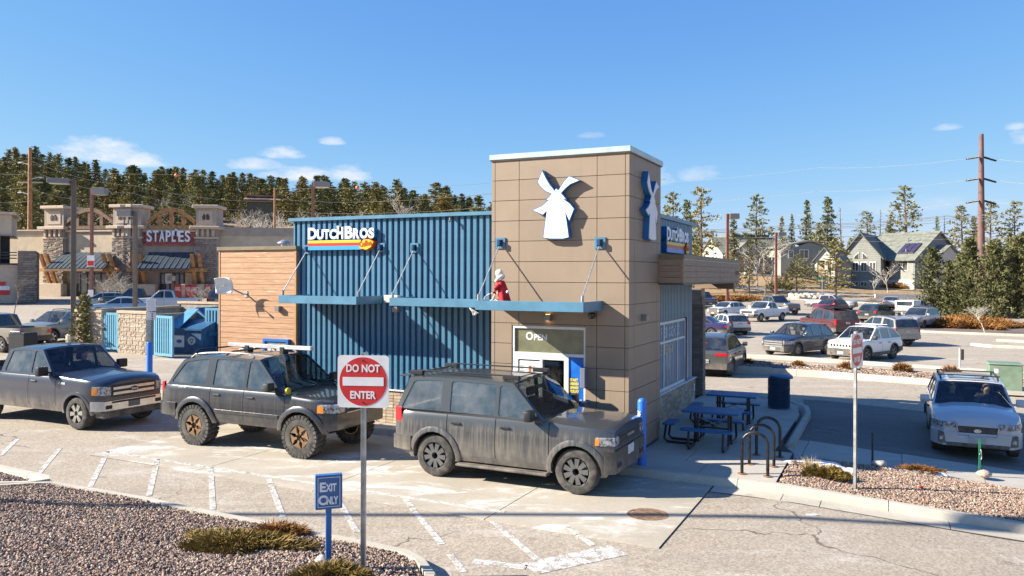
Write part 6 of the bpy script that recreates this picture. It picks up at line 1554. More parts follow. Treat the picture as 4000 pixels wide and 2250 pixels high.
for i, ch in enumerate('STAPLES'):
    w_ = cw * (.80 if ch not in 'L' else .60)
    text_on(sgn, ch, sx0 + .45 + i * cw + (cw * .06 if ch != 'L' else .0), -.42, lz + .0, lh * (1.0 if ch != 'L' else .99), SWHITE, .035, .24, width=w_, name='letter')
MB().tube([(sx0 + .45 + 4 * cw + .16, -.44, lz + lh * .5), (sx0 + .45 + 4 * cw + .16, -.44, lz + lh * .95), (sx0 + .45 + 4 * cw + .40, -.44, lz + lh * 1.06), (sx0 + .45 + 4 * cw + .64, -.44, lz + lh * .95), (sx0 + .45 + 4 * cw + .64, -.44, lz + lh * .45)], .13, 8).build('staple_hook', SWHITE, sgn)
# flanking walls
ML, LL = frame_between(PA0, P1, Z0); wallbox('wall', STUC, ML, -14, LL - .6, .6, 12, 0, zt(150, 905, 84)); wallbox('parapet_band', STUCD, ML, -14, LL - .6, .5, 12.1, zt(150, 905, 84) + .002, zt(150, 890, 84)); wallbox('parapet_cap', CORN, ML, -14, LL - .6, .35, 12.2, zt(150, 890, 84) + .002, zt(150, 885, 84))
MR, LR = frame_between(P3, PR, Z0); wallbox('wall', STUC, MR, .6, LR, .8, 12, 0, zt(1000, 935, 98)); wallbox('parapet_band', STUCD, MR, .6, LR, .7, 12.1, zt(1000, 935, 98) + .002, zt(1000, 905, 98)); 
for px in (700, 885, 690): pass
# neighbouring shopfront at the far left
nb = empty('corner_shop', at(60, 1180, 76), 0, 'two-storey beige corner shop with stone pier at left edge', 'building'); nb.location = (0, 0, 0)
MN, LN = frame_between(at(-260, 1180, 73), at(150, 1180, 77), zg(-45, 76))
def nbox(nm, m, x0, x1, y0, y1, z0, z1, bev=0):
    o = MB().box(x0, x1, y0, y1, z0, z1).build(nm, m, None, bev); o.parent = nb; o.matrix_local = MN; return o
zn = lambda py: hz(60, py, 76) - zg(-45, 76)
nbox('upper_wall', STUC, 0, LN - 2.2, -.3, 8, zn(918), zn(842)); nbox('cornice', CORN, -.1, LN - 1.8, -.6, 8, zn(841), zn(830), .04); nbox('upper_band', STUCD, 0, LN - 2.1, -.38, 8, zn(922), zn(916))
nbox('lower_wall', STUCL, 0, LN - 1.6, -1.6, 6, 0, zn(1035)); nbox('balcony_slab', DFR, 0, LN - 1.6, -1.7, 6, zn(1034), zn(1029))
for x in (LN - 3.6, LN - 7.2): nbox('post', STUC, x - .5, x + .5, -1.0, -.31, zn(1028), zn(923))
nbox('recess', M('recess_dark', (.05, .045, .04), .9), 0, LN - 2.4, .5, 1, zn(1028), zn(923))
nbox('railing', DFR, LN - 3.1, LN - 1.7, -1.55, -1.5, zn(1012), zn(1008)); nbox('railing', DFR, LN - 3.1, LN - 1.7, -1.55, -1.5, zn(1000), zn(996)); nbox('railing', DFR, LN - 3.1, LN - 1.7, -1.55, -1.5, zn(990), zn(986))
nbox('garage_door', M('brown_door', (.12, .085, .06), .7), LN - 6.6, LN - 4.2, -1.64, -1.605, 0, zn(1100))
sp = nbox('stone_pier', M('pier_mortar', (.13, .10, .085), .9), LN - 1.58, LN - .12, -1.9, 6, 0, zn(982))
z = .05
while z < zn(985) - .1:
    xx = LN - 1.62
    while xx < LN - .2:
        L, me = random.choice(STONES); L = min(L, LN - .08 - xx); s_ = link('stone', me, None, nb); s_.matrix_local = MN @ Matrix.Translation((xx, -2.02, z)) @ Matrix.Diagonal((max(.3, L / [l for l, m_ in STONES if m_ == me][0]), 1, 1, 1)); xx += L + .015
    z += .222
for (z0, z1, x0, x1, m_) in ((1115, 1100, -3.6, -2.6, SIGNR), (1132, 1116, -3.95, -2.25, SIGNW), (1150, 1132, -3.95, -2.25, SIGNR), (1092, 1053, -7.0, -4.7, SIGNW)): nbox('shop_notice', m_, LN + x0, LN + x1, -1.68, -1.62, zn(z0), zn(z1))
# red newspaper boxes by the entrance
for i, px in enumerate((695, 812, 737, 758)):
    d = 86.0; b = at(px, 1150, d); z = zg(b.x, b.y); o = empty('newspaper_box', Vector((b.x, b.y, z)), R(20 + 3 * i), ('red box stand left of the store doors', 'red box stand right of the bare shrub', 'red stand behind the bare shrub', 'small red stand behind the shrub twigs')[i], 'stand', 'red stands by the store entrance')
    MB().box(-.36, .36, -.35, .35, 0, 1.4).build('box', M('stand_red', (.50, .022, .022), .45, var=.08), o, .04); MB().box(-.26, .26, -.38, -.355, .75, 1.15).build('panel', M('stand_pink', (.62, .30, .28), .5), o)

# ------------------------------------------------------------------ block enclosure with blue gates and dumpsters
BLK = mat_brick('split_face_block', [(.40, .32, .23), (.44, .355, .26), (.36, .285, .20), (.47, .385, .29)]); BLKS = M('smooth_block', (.30, .26, .215), .9, var=.1); CAPB = M('block_cap', (.46, .355, .245), .85, var=.06)
GBLU = M('gate_blue', (.115, .30, .42), .45, var=.06, dirt=.15); DUMB = M('dumpster_blue', (.022, .095, .20), .5, var=.12, dirt=.2); DUMB2 = M('dumpster_light_blue', (.13, .33, .44), .5, var=.1, dirt=.15)
en = site_empty('block_enclosure', 'tan split-face block refuse enclosure with a blue slatted side gate', 'enclosure', -26.48, 10.72, 0)
ZE = .10; HE = 2.02
blk = MB().box(0, .39, -.02, .2, 0, .19); blk.v = [(a, b + random.uniform(-.02, .02), c) for a, b, c in blk.v]
def blk_mesh():
    mb = MB(); rows = []
    for j in range(5): rows.append([(.39 * i / 7, -.02 + random.uniform(-.022, .022) * (0 < i < 7 and 0 < j < 4), .19 * j / 4) for i in range(8)])
    mb.grid(rows); return mb.mesh('block', BLK, smooth=20)
BM = [blk_mesh() for _ in range(4)]
def block_wall(x0, x1, y, front=True):
    core = MB().box(x0, x1, y + .01, y + .22, ZE - .3, ZE + HE - .14).build('wall', M('block_mortar', (.52, .46, .38), .9), en)
    for r_ in range(9):
        xx = x0 - (.2 if r_ % 2 else 0)
        while xx < x1 - .05:
            a = max(xx, x0); b = min(xx + .39, x1)
            if b - a > .08: o = link('block', random.choice(BM), None, core, (a, y, ZE + r_ * .2085), None); o.scale = ((b - a) / .39, 1, 1)
            xx += .40
    MB().box(x0 - .06, x1 + .06, y - .06, y + .28, ZE + HE - .138, ZE + HE).build('wall_cap', CAPB, en, .015)
block_wall(-1.90, 0.0, 0.0); block_wall(-4.9, -3.05, 0.0)
MB().box(-4.9, -4.7, .23, 6.4, -.2, ZE + HE - .14).build('wall', BLKS, en); MB().box(-4.7, 3.6, 6.2, 6.4, -.2, ZE + HE + .1).build('wall', BLKS, en); MB().box(-4.95, 3.6, 6.15, 6.45, ZE + HE + .101, ZE + HE + .22).build('wall_cap', CAPB, en); MB().box(-4.95, -4.65, .29, 6.14, ZE + HE - .139, ZE + HE - .02).build('wall_cap', CAPB, en)
MB().box(-.22, 0, .23, 6.2, -.2, ZE + HE - .16).build('wall', BLKS, en); MB().box(3.4, 3.6, 2.9, 6.2, -.2, ZE + HE + .0).build('wall', BLKS, en)
MB().box(-5.2, 4.0, -1.0, 6.5, -.3, ZE - .02).build('pad', WALK, en)
def gate(name_, x0, x1, y, z0, z1, nsl, parent, Mx=None):
    g_ = empty(name_, parent=parent, mat=Mx if Mx is not None else Matrix())
    w = x1 - x0; f = .12
    MB().box(x0, x0 + f, y, y + .05, z0, z1).build('gate_stile', GBLU, g_); MB().box(x1 - f, x1, y, y + .05, z0, z1).build('gate_stile', GBLU, g_); MB().box(x0 + f, x1 - f, y, y + .05, z1 - f, z1).build('gate_rail', GBLU, g_); MB().box(x0 + f, x1 - f, y, y + .05, z0, z0 + f).build('gate_rail', GBLU, g_)
    sm_ = MB().box(-.045, .045, .005, .045, z0 + f, z1 - f).mesh('slat', GBLU)
    for i in range(nsl): link('slat', sm_, None, g_, (x0 + f + (w - 2 * f) * (i + .5) / nsl, y, 0))
    MB().box(x0 + .02, x1 - .02, y + .055, y + .065, z0 + .02, z1 - .02).build('gate_sheet', NAVY, g_)
    return g_
g1 = gate('gate', -3.0, -2.02, .05, ZE + .15, ZE + HE - .12, 5, en); MB().box(-3.06, -2.86, .0, .045, 1.15, 1.30).build('latch', BLACK, en, .02); MB().box(-2.0, -1.93, .02, .12, ZE, ZE + HE - .1).build('gate_post', GBLU, en)
def put(px, py, z): return MINV @ ground(px, py, z) - Vector((-26.48, 10.72, 0))
q1 = put(601, 1391, .1); q2 = put(671, 1399, .1)
ang = math.atan2(q2.y - q1.y, q2.x - q1.x); wG = (q2 - q1).length
g2 = site_empty('blue_gate', 'open blue slatted gate leaf beside the dark blue dumpster', 'gate', -26.48 + q1.x, 10.72 + q1.y, 0, ang); gate('leaf', 0, wG, 0, ZE + .05, ZE + HE - .15, 7, g2); MB().box(wG + .001, wG + .05, -.01, .08, ZE + .05, ZE + HE - .15).build('gate_post', GBLU, g2)
q3 = put(800, 1373, .1); q4 = put(870, 1376, .1); ang = math.atan2(q4.y - q3.y, q4.x - q3.x)
g3 = site_empty('blue_gate', 'blue slatted gate leaf next to the timber plant room', 'gate', -26.48 + q3.x, 10.72 + q3.y, 0, ang); gate('leaf', 0, 1.7, 0, ZE + .1, ZE + HE + .1, 8, g3)
bp_ = ground(610, 1388, .1); o = empty('bollard', bp_, 0, 'pale blue guard bollard in front of open gate leaf', 'bollard'); MB().lathe([(.10, -.05), (.10, 1.50), (.085, 1.58), (.04, 1.62)], 18).build('sleeve', GBLU, o, smooth=40)
dq = put(705, 1380, .1)
d1_ = site_empty('dumpster', 'dark blue recycling dumpster with sloped top behind the open gate', 'dumpster', -26.48 + dq.x + .15, 10.72 + dq.y + .7, ZE, R(12))
MB().prism([(-.75, 0), (.75, 0), (.75, 1.55), (-.75, 1.15)], -.9, .9, axis='x').build('bin', DUMB, d1_, .02)
MB().box(-.95, .95, -.82, -.76, 1.10, 1.18).build('rim', DUMB, d1_); MB().box(-.95, -.9, -.76, .76, .85, .95).build('fork_pocket', DUMB, d1_)
MB().prism([(-.78, 1.16), (-.80, 1.20), (.75, 2.05), (.77, 2.0)], -.9, -.3, axis='x').build('lid', GBLU, d1_); MB().box(.9, 1.0, -.3, .3, .8, 1.0).build('fork_pocket', DUMB, d1_)
MB().box(-.55, -.02, -.765, -.752, .30, .85).build('notice', SIGNW, d1_); MB().lathe([(.20, 0), (.20, .01), (.001, .01)], 20, Matrix.Translation((.38, -.752, .62)) @ Matrix.Rotation(R(90), 4, 'X')).build('recycling_badge', M('badge_green_white', (.55, .62, .58), .5), d1_)
mb = MB()
for k in range(3):
    a = 2 * math.pi * k / 3 + .5; Bm = Matrix.Translation((.38, -.764, .62)) @ Matrix.Rotation(a, 4, 'Y'); mb.prism([(-.06, .05), (.05, .05), (.05, .02), (.10, .075), (.05, .13), (.05, .10), (-.04, .10)], -.004, .0, Bm, axis='y')
mb.build('recycling_arrows', M('arrow_green', (.05, .12, .09), .6), d1_); MB().lathe([(.15, 0), (.15, .006), (.001, .006)], 18, Matrix.Translation((-.28, -.766, .58)) @ Matrix.Rotation(R(90), 4, 'X') @ Matrix.Diagonal((1, .6, 1, 1))).build('notice_oval', SBL, d1_)
dq = put(770, 1362, .1)
d2_ = site_empty('dumpster', 'light blue peaked dumpster at the back of the enclosure', 'dumpster', -26.48 + dq.x + .3, 10.72 + dq.y + .6, ZE, R(5))
MB().prism([(-.85, 0), (.85, 0), (.85, 1.35), (-.05, 2.0), (-.85, 1.25)], -.95, .95, axis='y').build('bin', DUMB2, d2_, .02)
MB().box(-.2, .85, -1.12, -.955, .85, 1.25).build('fork_pocket', DUMB2, d2_, .02); MB().box(-.02, .5, -1.0, -.96, 1.38, 1.52).build('notice', SIGNW, d2_); MB().prism([(-.95, 1.25), (-.05, 2.02), (-.05, 2.08), (-1.0, 1.30)], -1.0, 1.0, axis='y').build('lid', BLACK, d2_); MB().prism([(-.05, 2.03), (.9, 1.36), (.95, 1.40), (-.05, 2.09)], -1.0, 1.0, axis='y').build('lid', DUMB, d2_)
# dark cart seen over the pickup roof
ck = ground(90, 1385, .12); o = empty('utility_cart', ck, R(-20), 'black plastic utility bin standing behind the blue pickup roof', 'bin'); MB().box(-.5, .5, -.35, .35, 0, 1.02).build('body', BLACK, o, .03); MB().tube([(-.3, -.36, 1.0), (-.3, -.40, 1.08), (.3, -.40, 1.08), (.3, -.36, 1.0)], .02, 6).build('handle', BLACK, o)

# ------------------------------------------------------------------ car-park lamps, poles and wires
LBR = M('bronze_lamp_pole', (.14, .105, .075), .5, var=.06); LRD = M('oxide_red_pole', (.22, .085, .06), .6, var=.08); HEAD = M('lamp_head', (.20, .19, .18), .45, var=.06); LENS = M('lamp_lens', (.55, .56, .55), .3, var=.05)
def lot_lamp(label, px, top, d, w, m, side, headlen, base=None, hh=.30, rot=0):
    b = at(px, 1100, d); b.z = zg(b.x, b.y); zt_ = at(px, top, d).z - b.z
    o = empty('lamp_post', b, rot, label, 'lamp post')
    MB().box(-w / 2, w / 2, -w / 2, w / 2, 0, zt_).build('pole', m, o, .01); MB().lathe([(w * 1.6, 0), (w * 1.6, .6), (w * 1.3, .65)], 14).build('footing', KERB, o)
    hd_ = MB().box(min(0, side * (w / 2 + .06)), max(0, side * (w / 2 + .06)), -.05, .05, zt_ - .22, zt_ - .10).build('arm', m, o)
    MB().box(min(side * (w / 2 + .05), side * (w / 2 + .05 + headlen)), max(side * (w / 2 + .05), side * (w / 2 + .05 + headlen)), -headlen * .35, headlen * .35, zt_ - hh, zt_ + .02).build('lamp_head', HEAD, o, .02)
    MB().box(min(side * (w / 2 + .12), side * (w / 2 - .02 + headlen)), max(side * (w / 2 + .12), side * (w / 2 - .02 + headlen)), -headlen * .28, headlen * .28, zt_ - hh - .02, zt_ - hh + .001).build('lens', LENS, o)
    return o
lot_lamp('near bronze shoebox lamp post standing by the spruce', 287, 702, 40.5, .22, LBR, -1, 1.0, hh=.22, rot=R(20))
lot_lamp('oxide red lamp post with sign plates in front of the store', 358, 735, 66, .22, LRD, 1, 1.05, hh=.55)
lot_lamp('shorter bronze lamp post beside the white pickup', 528, 822, 56, .24, LBR, -1, 1.0, hh=.42)
lot_lamp('red lamp post rising behind the ribbed shop roof', 1222, 712, 118, .36, LRD, 1, 2.1, hh=.75)
lot_lamp('red lamp post with a box head right of the canopy', 2841, 835, 92, .30, LRD, 1, 1.1, hh=.6); lot_lamp('red lamp post farther back, right of the first', 3031, 908, 112, .30, LRD, 1, 1.15, hh=.45)
for o_, zz, hh in ((bpy.data.objects['lamp_post.001'], 3.6, .95),): MB().box(-.30, .30, -.16, -.13, zz, zz + .95).build('notice', SIGNW, o_); MB().box(-.26, .26, -.17, -.161, zz + .1, zz + .5).build('notice_print', SIGNR, o_); MB().box(-.22, .22, -.16, -.13, .9, 1.7).build('notice', SIGNW, o_)
WIRE = M('pale_wire', (.36, .32, .25), .6, var=.05)
def wire(label, pts, r=.04, sag=0.0, group=None, n=14):
    """pts: list of (px, py, depth)"""
    P = [at(*p) for p in pts]; Q = []
    for a, b in zip(P, P[1:]):
        for k in range(n): t_ = k / n; q = a.lerp(b, t_); q.z -= sag * 4 * t_ * (1 - t_); Q.append(q)
    Q.append(P[-1]); mb = MB().tube(Q, r * .6, 4); o = mb.build('power_line', WIRE); return tag(o, label, 'power line', group)
def wood_pole(label, px, top, d, r=.16, arms=()):
    b = at(px, 1100, d); b.z = zg(b.x, b.y); h = at(px, top, d).z - b.z; o = empty('utility_pole', b, 0, label, 'utility pole'); MB().lathe([(r * 1.15, -.5), (r * .75, h)], 10).build('pole', M('orange_pole_wood', (.34, .17, .07), .8, var=.15, scale=2), o, smooth=50)
    for z_, s_ in arms: MB().tube([(0, 0, z_ * h), (s_ * 1.3, 0, z_ * h + .35)], .07, 5).tube([(s_ * 1.3, 0, z_ * h + .35), (s_ * 1.9, 0, z_ * h + .3)], .11, 6).build('insulator_arm', M('pale_insulator', (.55, .56, .57), .4), o)
    return o, b, h
wood_pole('tall wooden utility pole behind the store roof at left', 116, 577, 125, .34, ((.87, -1), (.76, 1), (.645, -1))); o_, b_, h__ = bpy.data.objects['utility_pole'], None, None
MB().box(-2.0, 2.0, -.08, .08, 15.2, 15.4).build('crossarm', M('pale_crossarm', (.45, .36, .25), .8), o_)
wood_pole('slim utility pole in front of the hillside cabin', 1072, 735, 160, .24); wood_pole('small pole in front of the dark pines by the canopy', 2710, 968, 120, .14); 
wg = 'power lines over the store'
for i, (a, b) in enumerate((((-40, 623, 122), (103, 628, 124)), ((-40, 673, 122), (122, 676, 124)), ((-40, 729, 122), (103, 731, 124)), ((-40, 786, 122), (116, 784, 124)))): wire(('top', 'second', 'third', 'lowest')[i] + ' wire running left from the tall wooden pole', [a, b], .045, .3, wg)
wire('wire from the tall pole sloping past the forest to the cabin pole', [(125, 630, 125), (520, 725, 140), (1072, 787, 158)], .05, .8, wg); wire('second wire sloping down from the tall pole behind the truss', [(140, 673, 125), (520, 755, 140), (960, 820, 155), (1072, 830, 158)], .05, .8, wg); wire('lower wire from the tall pole behind the store truss', [(112, 733, 125), (350, 777, 135), (560, 815, 142), (900, 850, 152)], .05, .6, wg)
wire('upper wire from the cabin pole over the shop roof', [(1078, 776, 160), (1400, 789, 170), (1919, 757, 180), (2600, 700, 195)], .075, .3, wg); wire('lower wire from the cabin pole over the shop roof', [(1078, 822, 160), (1450, 833, 168), (1919, 807, 178), (2600, 770, 190)], .075, .3, wg); wire('thin wire with marker ball before the forest', [(1078, 736, 190), (1600, 733, 195), (1919, 715, 200)], .04, .1, wg); wire('short wire dropping behind the blue parapet', [(1078, 862, 160), (1150, 870, 158)], .06, 0, wg)
for px, py, d, lb in ((1396, 733, 192, 'orange marker ball on thin wire before the forest'), (689, 685, 205, 'orange marker ball hanging over the treetops')): b = at(px, py, d); tag(MB().lathe([(.001, -.5), (.36, -.34), (.5, 0), (.36, .34), (.001, .5)], 12).build('marker_ball', M('aviation_orange', (.75, .22, .05), .5, var=.05), None, smooth=60, loc=b), lb, 'marker ball', 'orange aviation balls')
wire('wire carrying the orange marker ball over the treetops', [(300, 672, 215), (689, 683, 206), (1078, 700, 200)], .03, .1, wg)
# tall steel transmission pole on the right
b = at(3832, 1080, 120); b.z = zg(b.x, b.y); h = at(3832, 524, 120).z - b.z
tp_ = empty('transmission_pole', b, R(18), 'tall weathered steel transmission pole with insulator arms', 'transmission pole')
RST = M('weathering_steel', (.155, .085, .075), .75, var=.15, scale=.6); MB().lathe([(.62, -.5), (.30, h), (.001, h)], 16, cap=False).build('pole', RST, tp_, smooth=50)
INS = M('dark_insulator', (.035, .04, .045), .4, var=.1)
for py_ in (613, 697, 783):
    z = at(3832, py_, 120).z - b.z
    for sg in (-1, 1):
        mb = MB(); a = Vector((sg * .35, 0, z)); e = Vector((sg * 3.0, 0, z - .45))
        for k in range(11): c = a.lerp(e, .12 + .08 * k); mb.lathe([(.05, -.06), (.17, -.02), (.17, .03), (.05, .06)], 8, Matrix.Translation(c) @ Matrix.Rotation(R(80) * sg, 4, 'Y'))
        mb.tube([a, e], .05, 5); mb.build('insulator_string', INS, tp_)
    wire('transmission wire left of the pole at %s arm' % {613: 'top', 697: 'middle', 783: 'bottom'}[py_], [(3765, py_ + 8, 119), (3200, py_ + 50 + (0 if py_ > 613 else -8), 150), (2500, py_ + 103, 195)], .03, .5, 'transmission lines'); wire('transmission wire right of the pole at %s arm' % {613: 'top', 697: 'middle', 783: 'bottom'}[py_], [(3905, py_ + 10, 119), (4100, py_ + 25, 108)], .03, .1, 'transmission lines')
for i, (y0, y1, dd) in enumerate(((897, 838, 100), (903, 842, 102), (910, 850, 104), (905, 862, 108), (925, 905, 112), (938, 930, 115))): wire(('highest', 'second', 'third', 'fourth', 'fifth', 'lowest')[i] + ' street wire crossing in front of the houses', [(2560, y0, dd), (3100, (y0 * .6 + y1 * .4) + 6, dd + 5), (3700, y1 + 4, dd + 10), (3838, y1, dd + 11), (4100, y1 - 12, dd + 8)], .045, .25, 'street wires by the houses')
# ------------------------------------------------------------------ vegetation
def mat_leaf(name, c1, c2, c3, rnd=1.0):
    m, t, b = new_mat(name); oi = N(t, 'ShaderNodeObjectInfo'); a = N(t, 'ShaderNodeAttribute', attribute_name='tone')
    c = mixc(t, a.outputs['Fac'], c1, c2); c = mixc(t, math_node(t, 'MULTIPLY', oi.outputs['Random'], rnd), c, mixc(t, a.outputs['Fac'], tuple(x * .7 for x in c3), c3))
    t.links.new(c, b.inputs['Base Color']); b.inputs['Roughness'].default_value = .75; b.inputs['Specular IOR Level'].default_value = .2
    return m
FIR = mat_leaf('fir_needles', (.150, .140, .048), (.32, .275, .098), (.140, .160, .064)); PINE = mat_leaf('pine_needles', (.17, .145, .047), (.36, .285, .098), (.175, .175, .066)); SPR = mat_leaf('spruce_needles', (.13, .125, .048), (.27, .235, .095), (.125, .130, .056))
JUN = mat_leaf('juniper_sprays', (.16, .105, .025), (.30, .205, .055), (.19, .13, .035)); JUNR = mat_leaf('rusty_juniper', (.22, .095, .025), (.36, .18, .055), (.26, .12, .035)); STRAW = mat_leaf('dry_straw', (.42, .32, .16), (.62, .50, .30), (.46, .34, .18))
YSP = mat_leaf('young_spruce_needles', (.18, .16, .06), (.34, .30, .13), (.20, .18, .075))
BARK = M('conifer_bark', (.13, .08, .05), .9, var=.25, scale=3); PALEB = M('pale_bark', (.42, .37, .30), .85, var=.2, scale=4); GREYB = M('grey_bark', (.22, .17, .13), .9, var=.2, scale=4); WHITB = M('birch_bark', (.48, .43, .36), .8, var=.22, scale=5)
def tri_mesh(name, C, D, L, Wd, mat, rng, tone=None, jit=.5):
    """one narrow triangle per point C along D (length L, width Wd)"""
    k = len(C); D = D + rng.normal(0, jit, (k, 3)); D /= np.linalg.norm(D, axis=1)[:, None] + 1e-9
    S_ = np.cross(D, rng.normal(0, 1, (k, 3))); S_ /= np.linalg.norm(S_, axis=1)[:, None] + 1e-9
    L = np.asarray(L).reshape(-1, 1) * np.ones((k, 1)); Wd = np.asarray(Wd).reshape(-1, 1) * np.ones((k, 1))
    A = C - S_ * Wd * .5; B = C + S_ * Wd * .5; T = C + D * L
    V = np.stack([A, B, T], 1).reshape(-1, 3); F = np.arange(3 * k).reshape(-1, 3)
    me = bpy.data.meshes.new(name); me.from_pydata(V.tolist(), [], F.tolist())
    tn = rng.uniform(0, 1, k) if tone is None else np.clip(tone + rng.normal(0, .12, k), 0, 1)
    at_ = me.attributes.new('tone', 'FLOAT', 'POINT'); at_.data.foreach_set('value', np.repeat(tn, 3).astype(np.float32)); me.materials.append(mat); return me
def conifer_crown(name, H, rad, mat, seed, nb=60, per=9, tri=3, size=.6, lo=.10, shape=.8, droop=-.15, gap=0.0, open_=0.0, flat=False):
    rng = np.random.default_rng(seed); C = []; D = []; Ls = []; tn = []
    branches = []
    for i in range(nb):
        u = (i + rng.uniform(0, 1)) / nb; h = lo + (1 - lo) * u
        if gap and rng.uniform() < gap: continue
        r = rad * ((1 - (h - lo) / (1 - lo)) ** shape) * rng.uniform(.60, 1.12) + rad * .05
        if open_: r *= (.55 + .6 * math.sin(math.pi * min(1, max(0, (h - lo) / (1 - lo) * .95 + .08))) ** .8) if h < .9 else 1
        a = i * 2.39996 + rng.normal(0, .35); d = np.array([math.cos(a), math.sin(a), droop + .45 * h + rng.normal(0, .10)])
        branches.append((h * H, a, r, d)); bt = rng.uniform(0, 1)
        n = max(2, int(per * (.35 + .65 * r / rad)))
        for j in range(n):
            s = (j + rng.uniform(.2, 1)) / n
            if open_ and s < .35: continue
            p = np.array([0, 0, h * H]) + d * r * s + rng.normal(0, 1, 3) * np.array([.12, .12, .07]) * r * (.4 + s)
            p[2] -= .10 * r * s * s
            for q in range(tri):
                C.append(p + rng.normal(0, size * .38, 3) * (1, 1, .6)); D.append(d * .8 + np.array([0, 0, .35])); Ls.append(size * rng.uniform(.6, 1.25)); tn.append(bt * .6 + .4 * rng.uniform())
    # leader
    for q in range(14): C.append(np.array([0, 0, H * rng.uniform(.93, 1.0)]) + rng.normal(0, .10 * size, 3)); D.append(np.array([0, 0, 1.])); Ls.append(size * .8); tn.append(rng.uniform())
    Ls = np.array(Ls); return tri_mesh(name, np.array(C), np.array(D), Ls, Ls * .62, mat, rng, np.array(tn)), branches
def conifer_proto(H, rad, mat, seed, **k):
    cr, br = conifer_crown('crown', H, rad, mat, seed, **k)
    tb = MB().tube([(0, 0, -.6), (.02 * H * math.sin(seed), 0, H * .5), (0, 0, H * .97)], [H * .018, H * .012, H * .002], 7)
    for h, a, r, d in br:
        tb.tube([(0, 0, h), (d[0] * r * .8, d[1] * r * .8, h + d[2] * r * .8 - .06 * r)], [H * .003 + .01, .008], 3, cap=False)
    return cr, tb.mesh('trunk', BARK)
def plant_tree(name, label, p, crown, trunk, s=1.0, sz=None, rz=None, group=None):
    o = empty(name, p, rz if rz is not None else random.uniform(0, 6.28), label, 'tree', group); o.scale = (s, s, sz or s)
    link('trunk', trunk, None, o); link('crown', crown, None, o); return o
# forest on the hill: individual firs and pines
FP = [conifer_proto(13, 3.3 + .5 * (i % 3), FIR if i % 3 else PINE, 30 + i, nb=110, per=11, tri=4, size=.46, lo=.03, shape=.72 + .13 * (i % 4), droop=-.30, gap=.10) for i in range(8)]
rng = random.Random(11); cnt = 0; spots = []
FL = ['dark fir on the forested hill behind the store', 'olive pine on the forested hill behind the store']
def hill_tree(px, d, h, k):
    w = at(px, 1077, d); z = zg(w.x, d); cr, tr = FP[k]; s = h / 13
    plant_tree('conifer_tree', FL[0] if k % 3 else FL[1], Vector((w.x, d, z - .2)), cr, tr, s * rng.uniform(1.1, 1.9), s, None, 'conifers covering the hillside')
def clear(px, py_, d):
    # open snowy ground round the cabin and the aspen slope
    return (850 < px < 1400 and d < 262) or (px > 1400 and d < 215) or (px > 560 and d < 205)
row_d = 168
while row_d < 420:
    px = -60 + rng.uniform(0, 40)
    while px < 1990:
        step = 3111 / row_d * rng.uniform(2.6, 7.6) * (1.0 if row_d > 240 else 1.3)
        d = row_d + rng.uniform(-7, 7)
        if not clear(px, 0, d) and cnt < 298: hill_tree(px, d, rng.uniform(7.5, 16.5) * (1.22 if rng.random() < .12 else 1), rng.randrange(8)); cnt += 1
        px += step
    row_d += 21 if row_d < 300 else 26
# trees round the houses on the right: (D px x, top, base, crown width, depth, kind)
PP = [conifer_proto(13, 2.6, PINE, 60 + i, nb=62, per=12, tri=5, size=.38, lo=.20, shape=.42, droop=-.02, open_=1.0, gap=.18) for i in range(3)] + [conifer_proto(13, 2.5, FIR, 70 + i, nb=80, per=12, tri=4, size=.38, lo=.10, shape=.75, droop=-.22, gap=.10) for i in range(3)]
DP = conifer_proto(13, 1.4, mat_leaf('dead_twigs', (.20, .17, .14), (.30, .26, .22), (.24, .2, .17)), 80, nb=40, per=5, tri=1, size=.3, lo=.25, shape=.6, gap=.3)
RT_ = [(1692, 487, 655, 90, 128, 1, 'bushy pine right beside the tan tower'), (1763, 470, 680, 100, 122, 0, 'tall open pine just right of the tower'), (1728, 505, 690, 80, 118, 3, 'dark fir low behind the side sign'), (1845, 540, 690, 62, 124, 4, 'dark fir behind the first red lamp post'), (1903, 492, 640, 80, 150, 1, 'open umbrella pine above the left house'), (1966, 545, 640, 40, 165, 3, 'small fir behind the left house roof'), (1992, 540, 640, 34, 165, 5, 'thin fir behind the left house roof'), (2030, 505, 660, 66, 155, 4, 'layered fir left of the tallest fir between houses'), (2083, 497, 660, 84, 152, 3, 'tallest layered fir between the two houses'), (2060, 560, 690, 70, 148, 5, 'dark low fir between the two houses'), (2180, 530, 640, 78, 185, 0, 'loose pine behind the main house gable'), (2275, 472, 640, 108, 182, 2, 'big pine rising over the main house roof'), (2240, 540, 640, 50, 186, 4, 'fir left of the big pine over the roof'), (2357, 545, 650, 34, 190, 5, 'thin fir behind the roof ridge'), (2417, 520, 680, 78, 165, 1, 'open pine left of the transmission pole'), (2450, 545, 690, 60, 160, 3, 'fir left of the steel pole base'), (2492, 508, 700, 88, 150, 0, 'pine directly right of the transmission pole'), (2552, 510, 700, 82, 150, 2, 'tall pine at right edge of the picture'), (1700, 560, 700, 60, 112, 5, 'dark fir partly behind side sign wall'), (1885, 600, 655, 36, 118, 0, 'small yellowish pine above the canopy end'), (2005, 640, 725, 62, 118, 2, 'small round pine before the left house'), (2102, 603, 752, 92, 108, 1, 'leaning young pine before the white garage')]
def tree_at(nm, label, x, top, base, w, d, proto, mat_h=13.0, group=None, rad=2.6):
    S_ = 1.5528; p = at(x * S_, base * S_, d); g_ = zg(p.x, d); h = at(x * S_, top * S_, d).z - g_; k = h / mat_h; wm = w * S_ * d / FPX / 2
    cr, tr = proto; o = plant_tree(nm, label, Vector((p.x, d, g_ - .05)), cr, tr, wm / rad * .95, k, None, group); return o
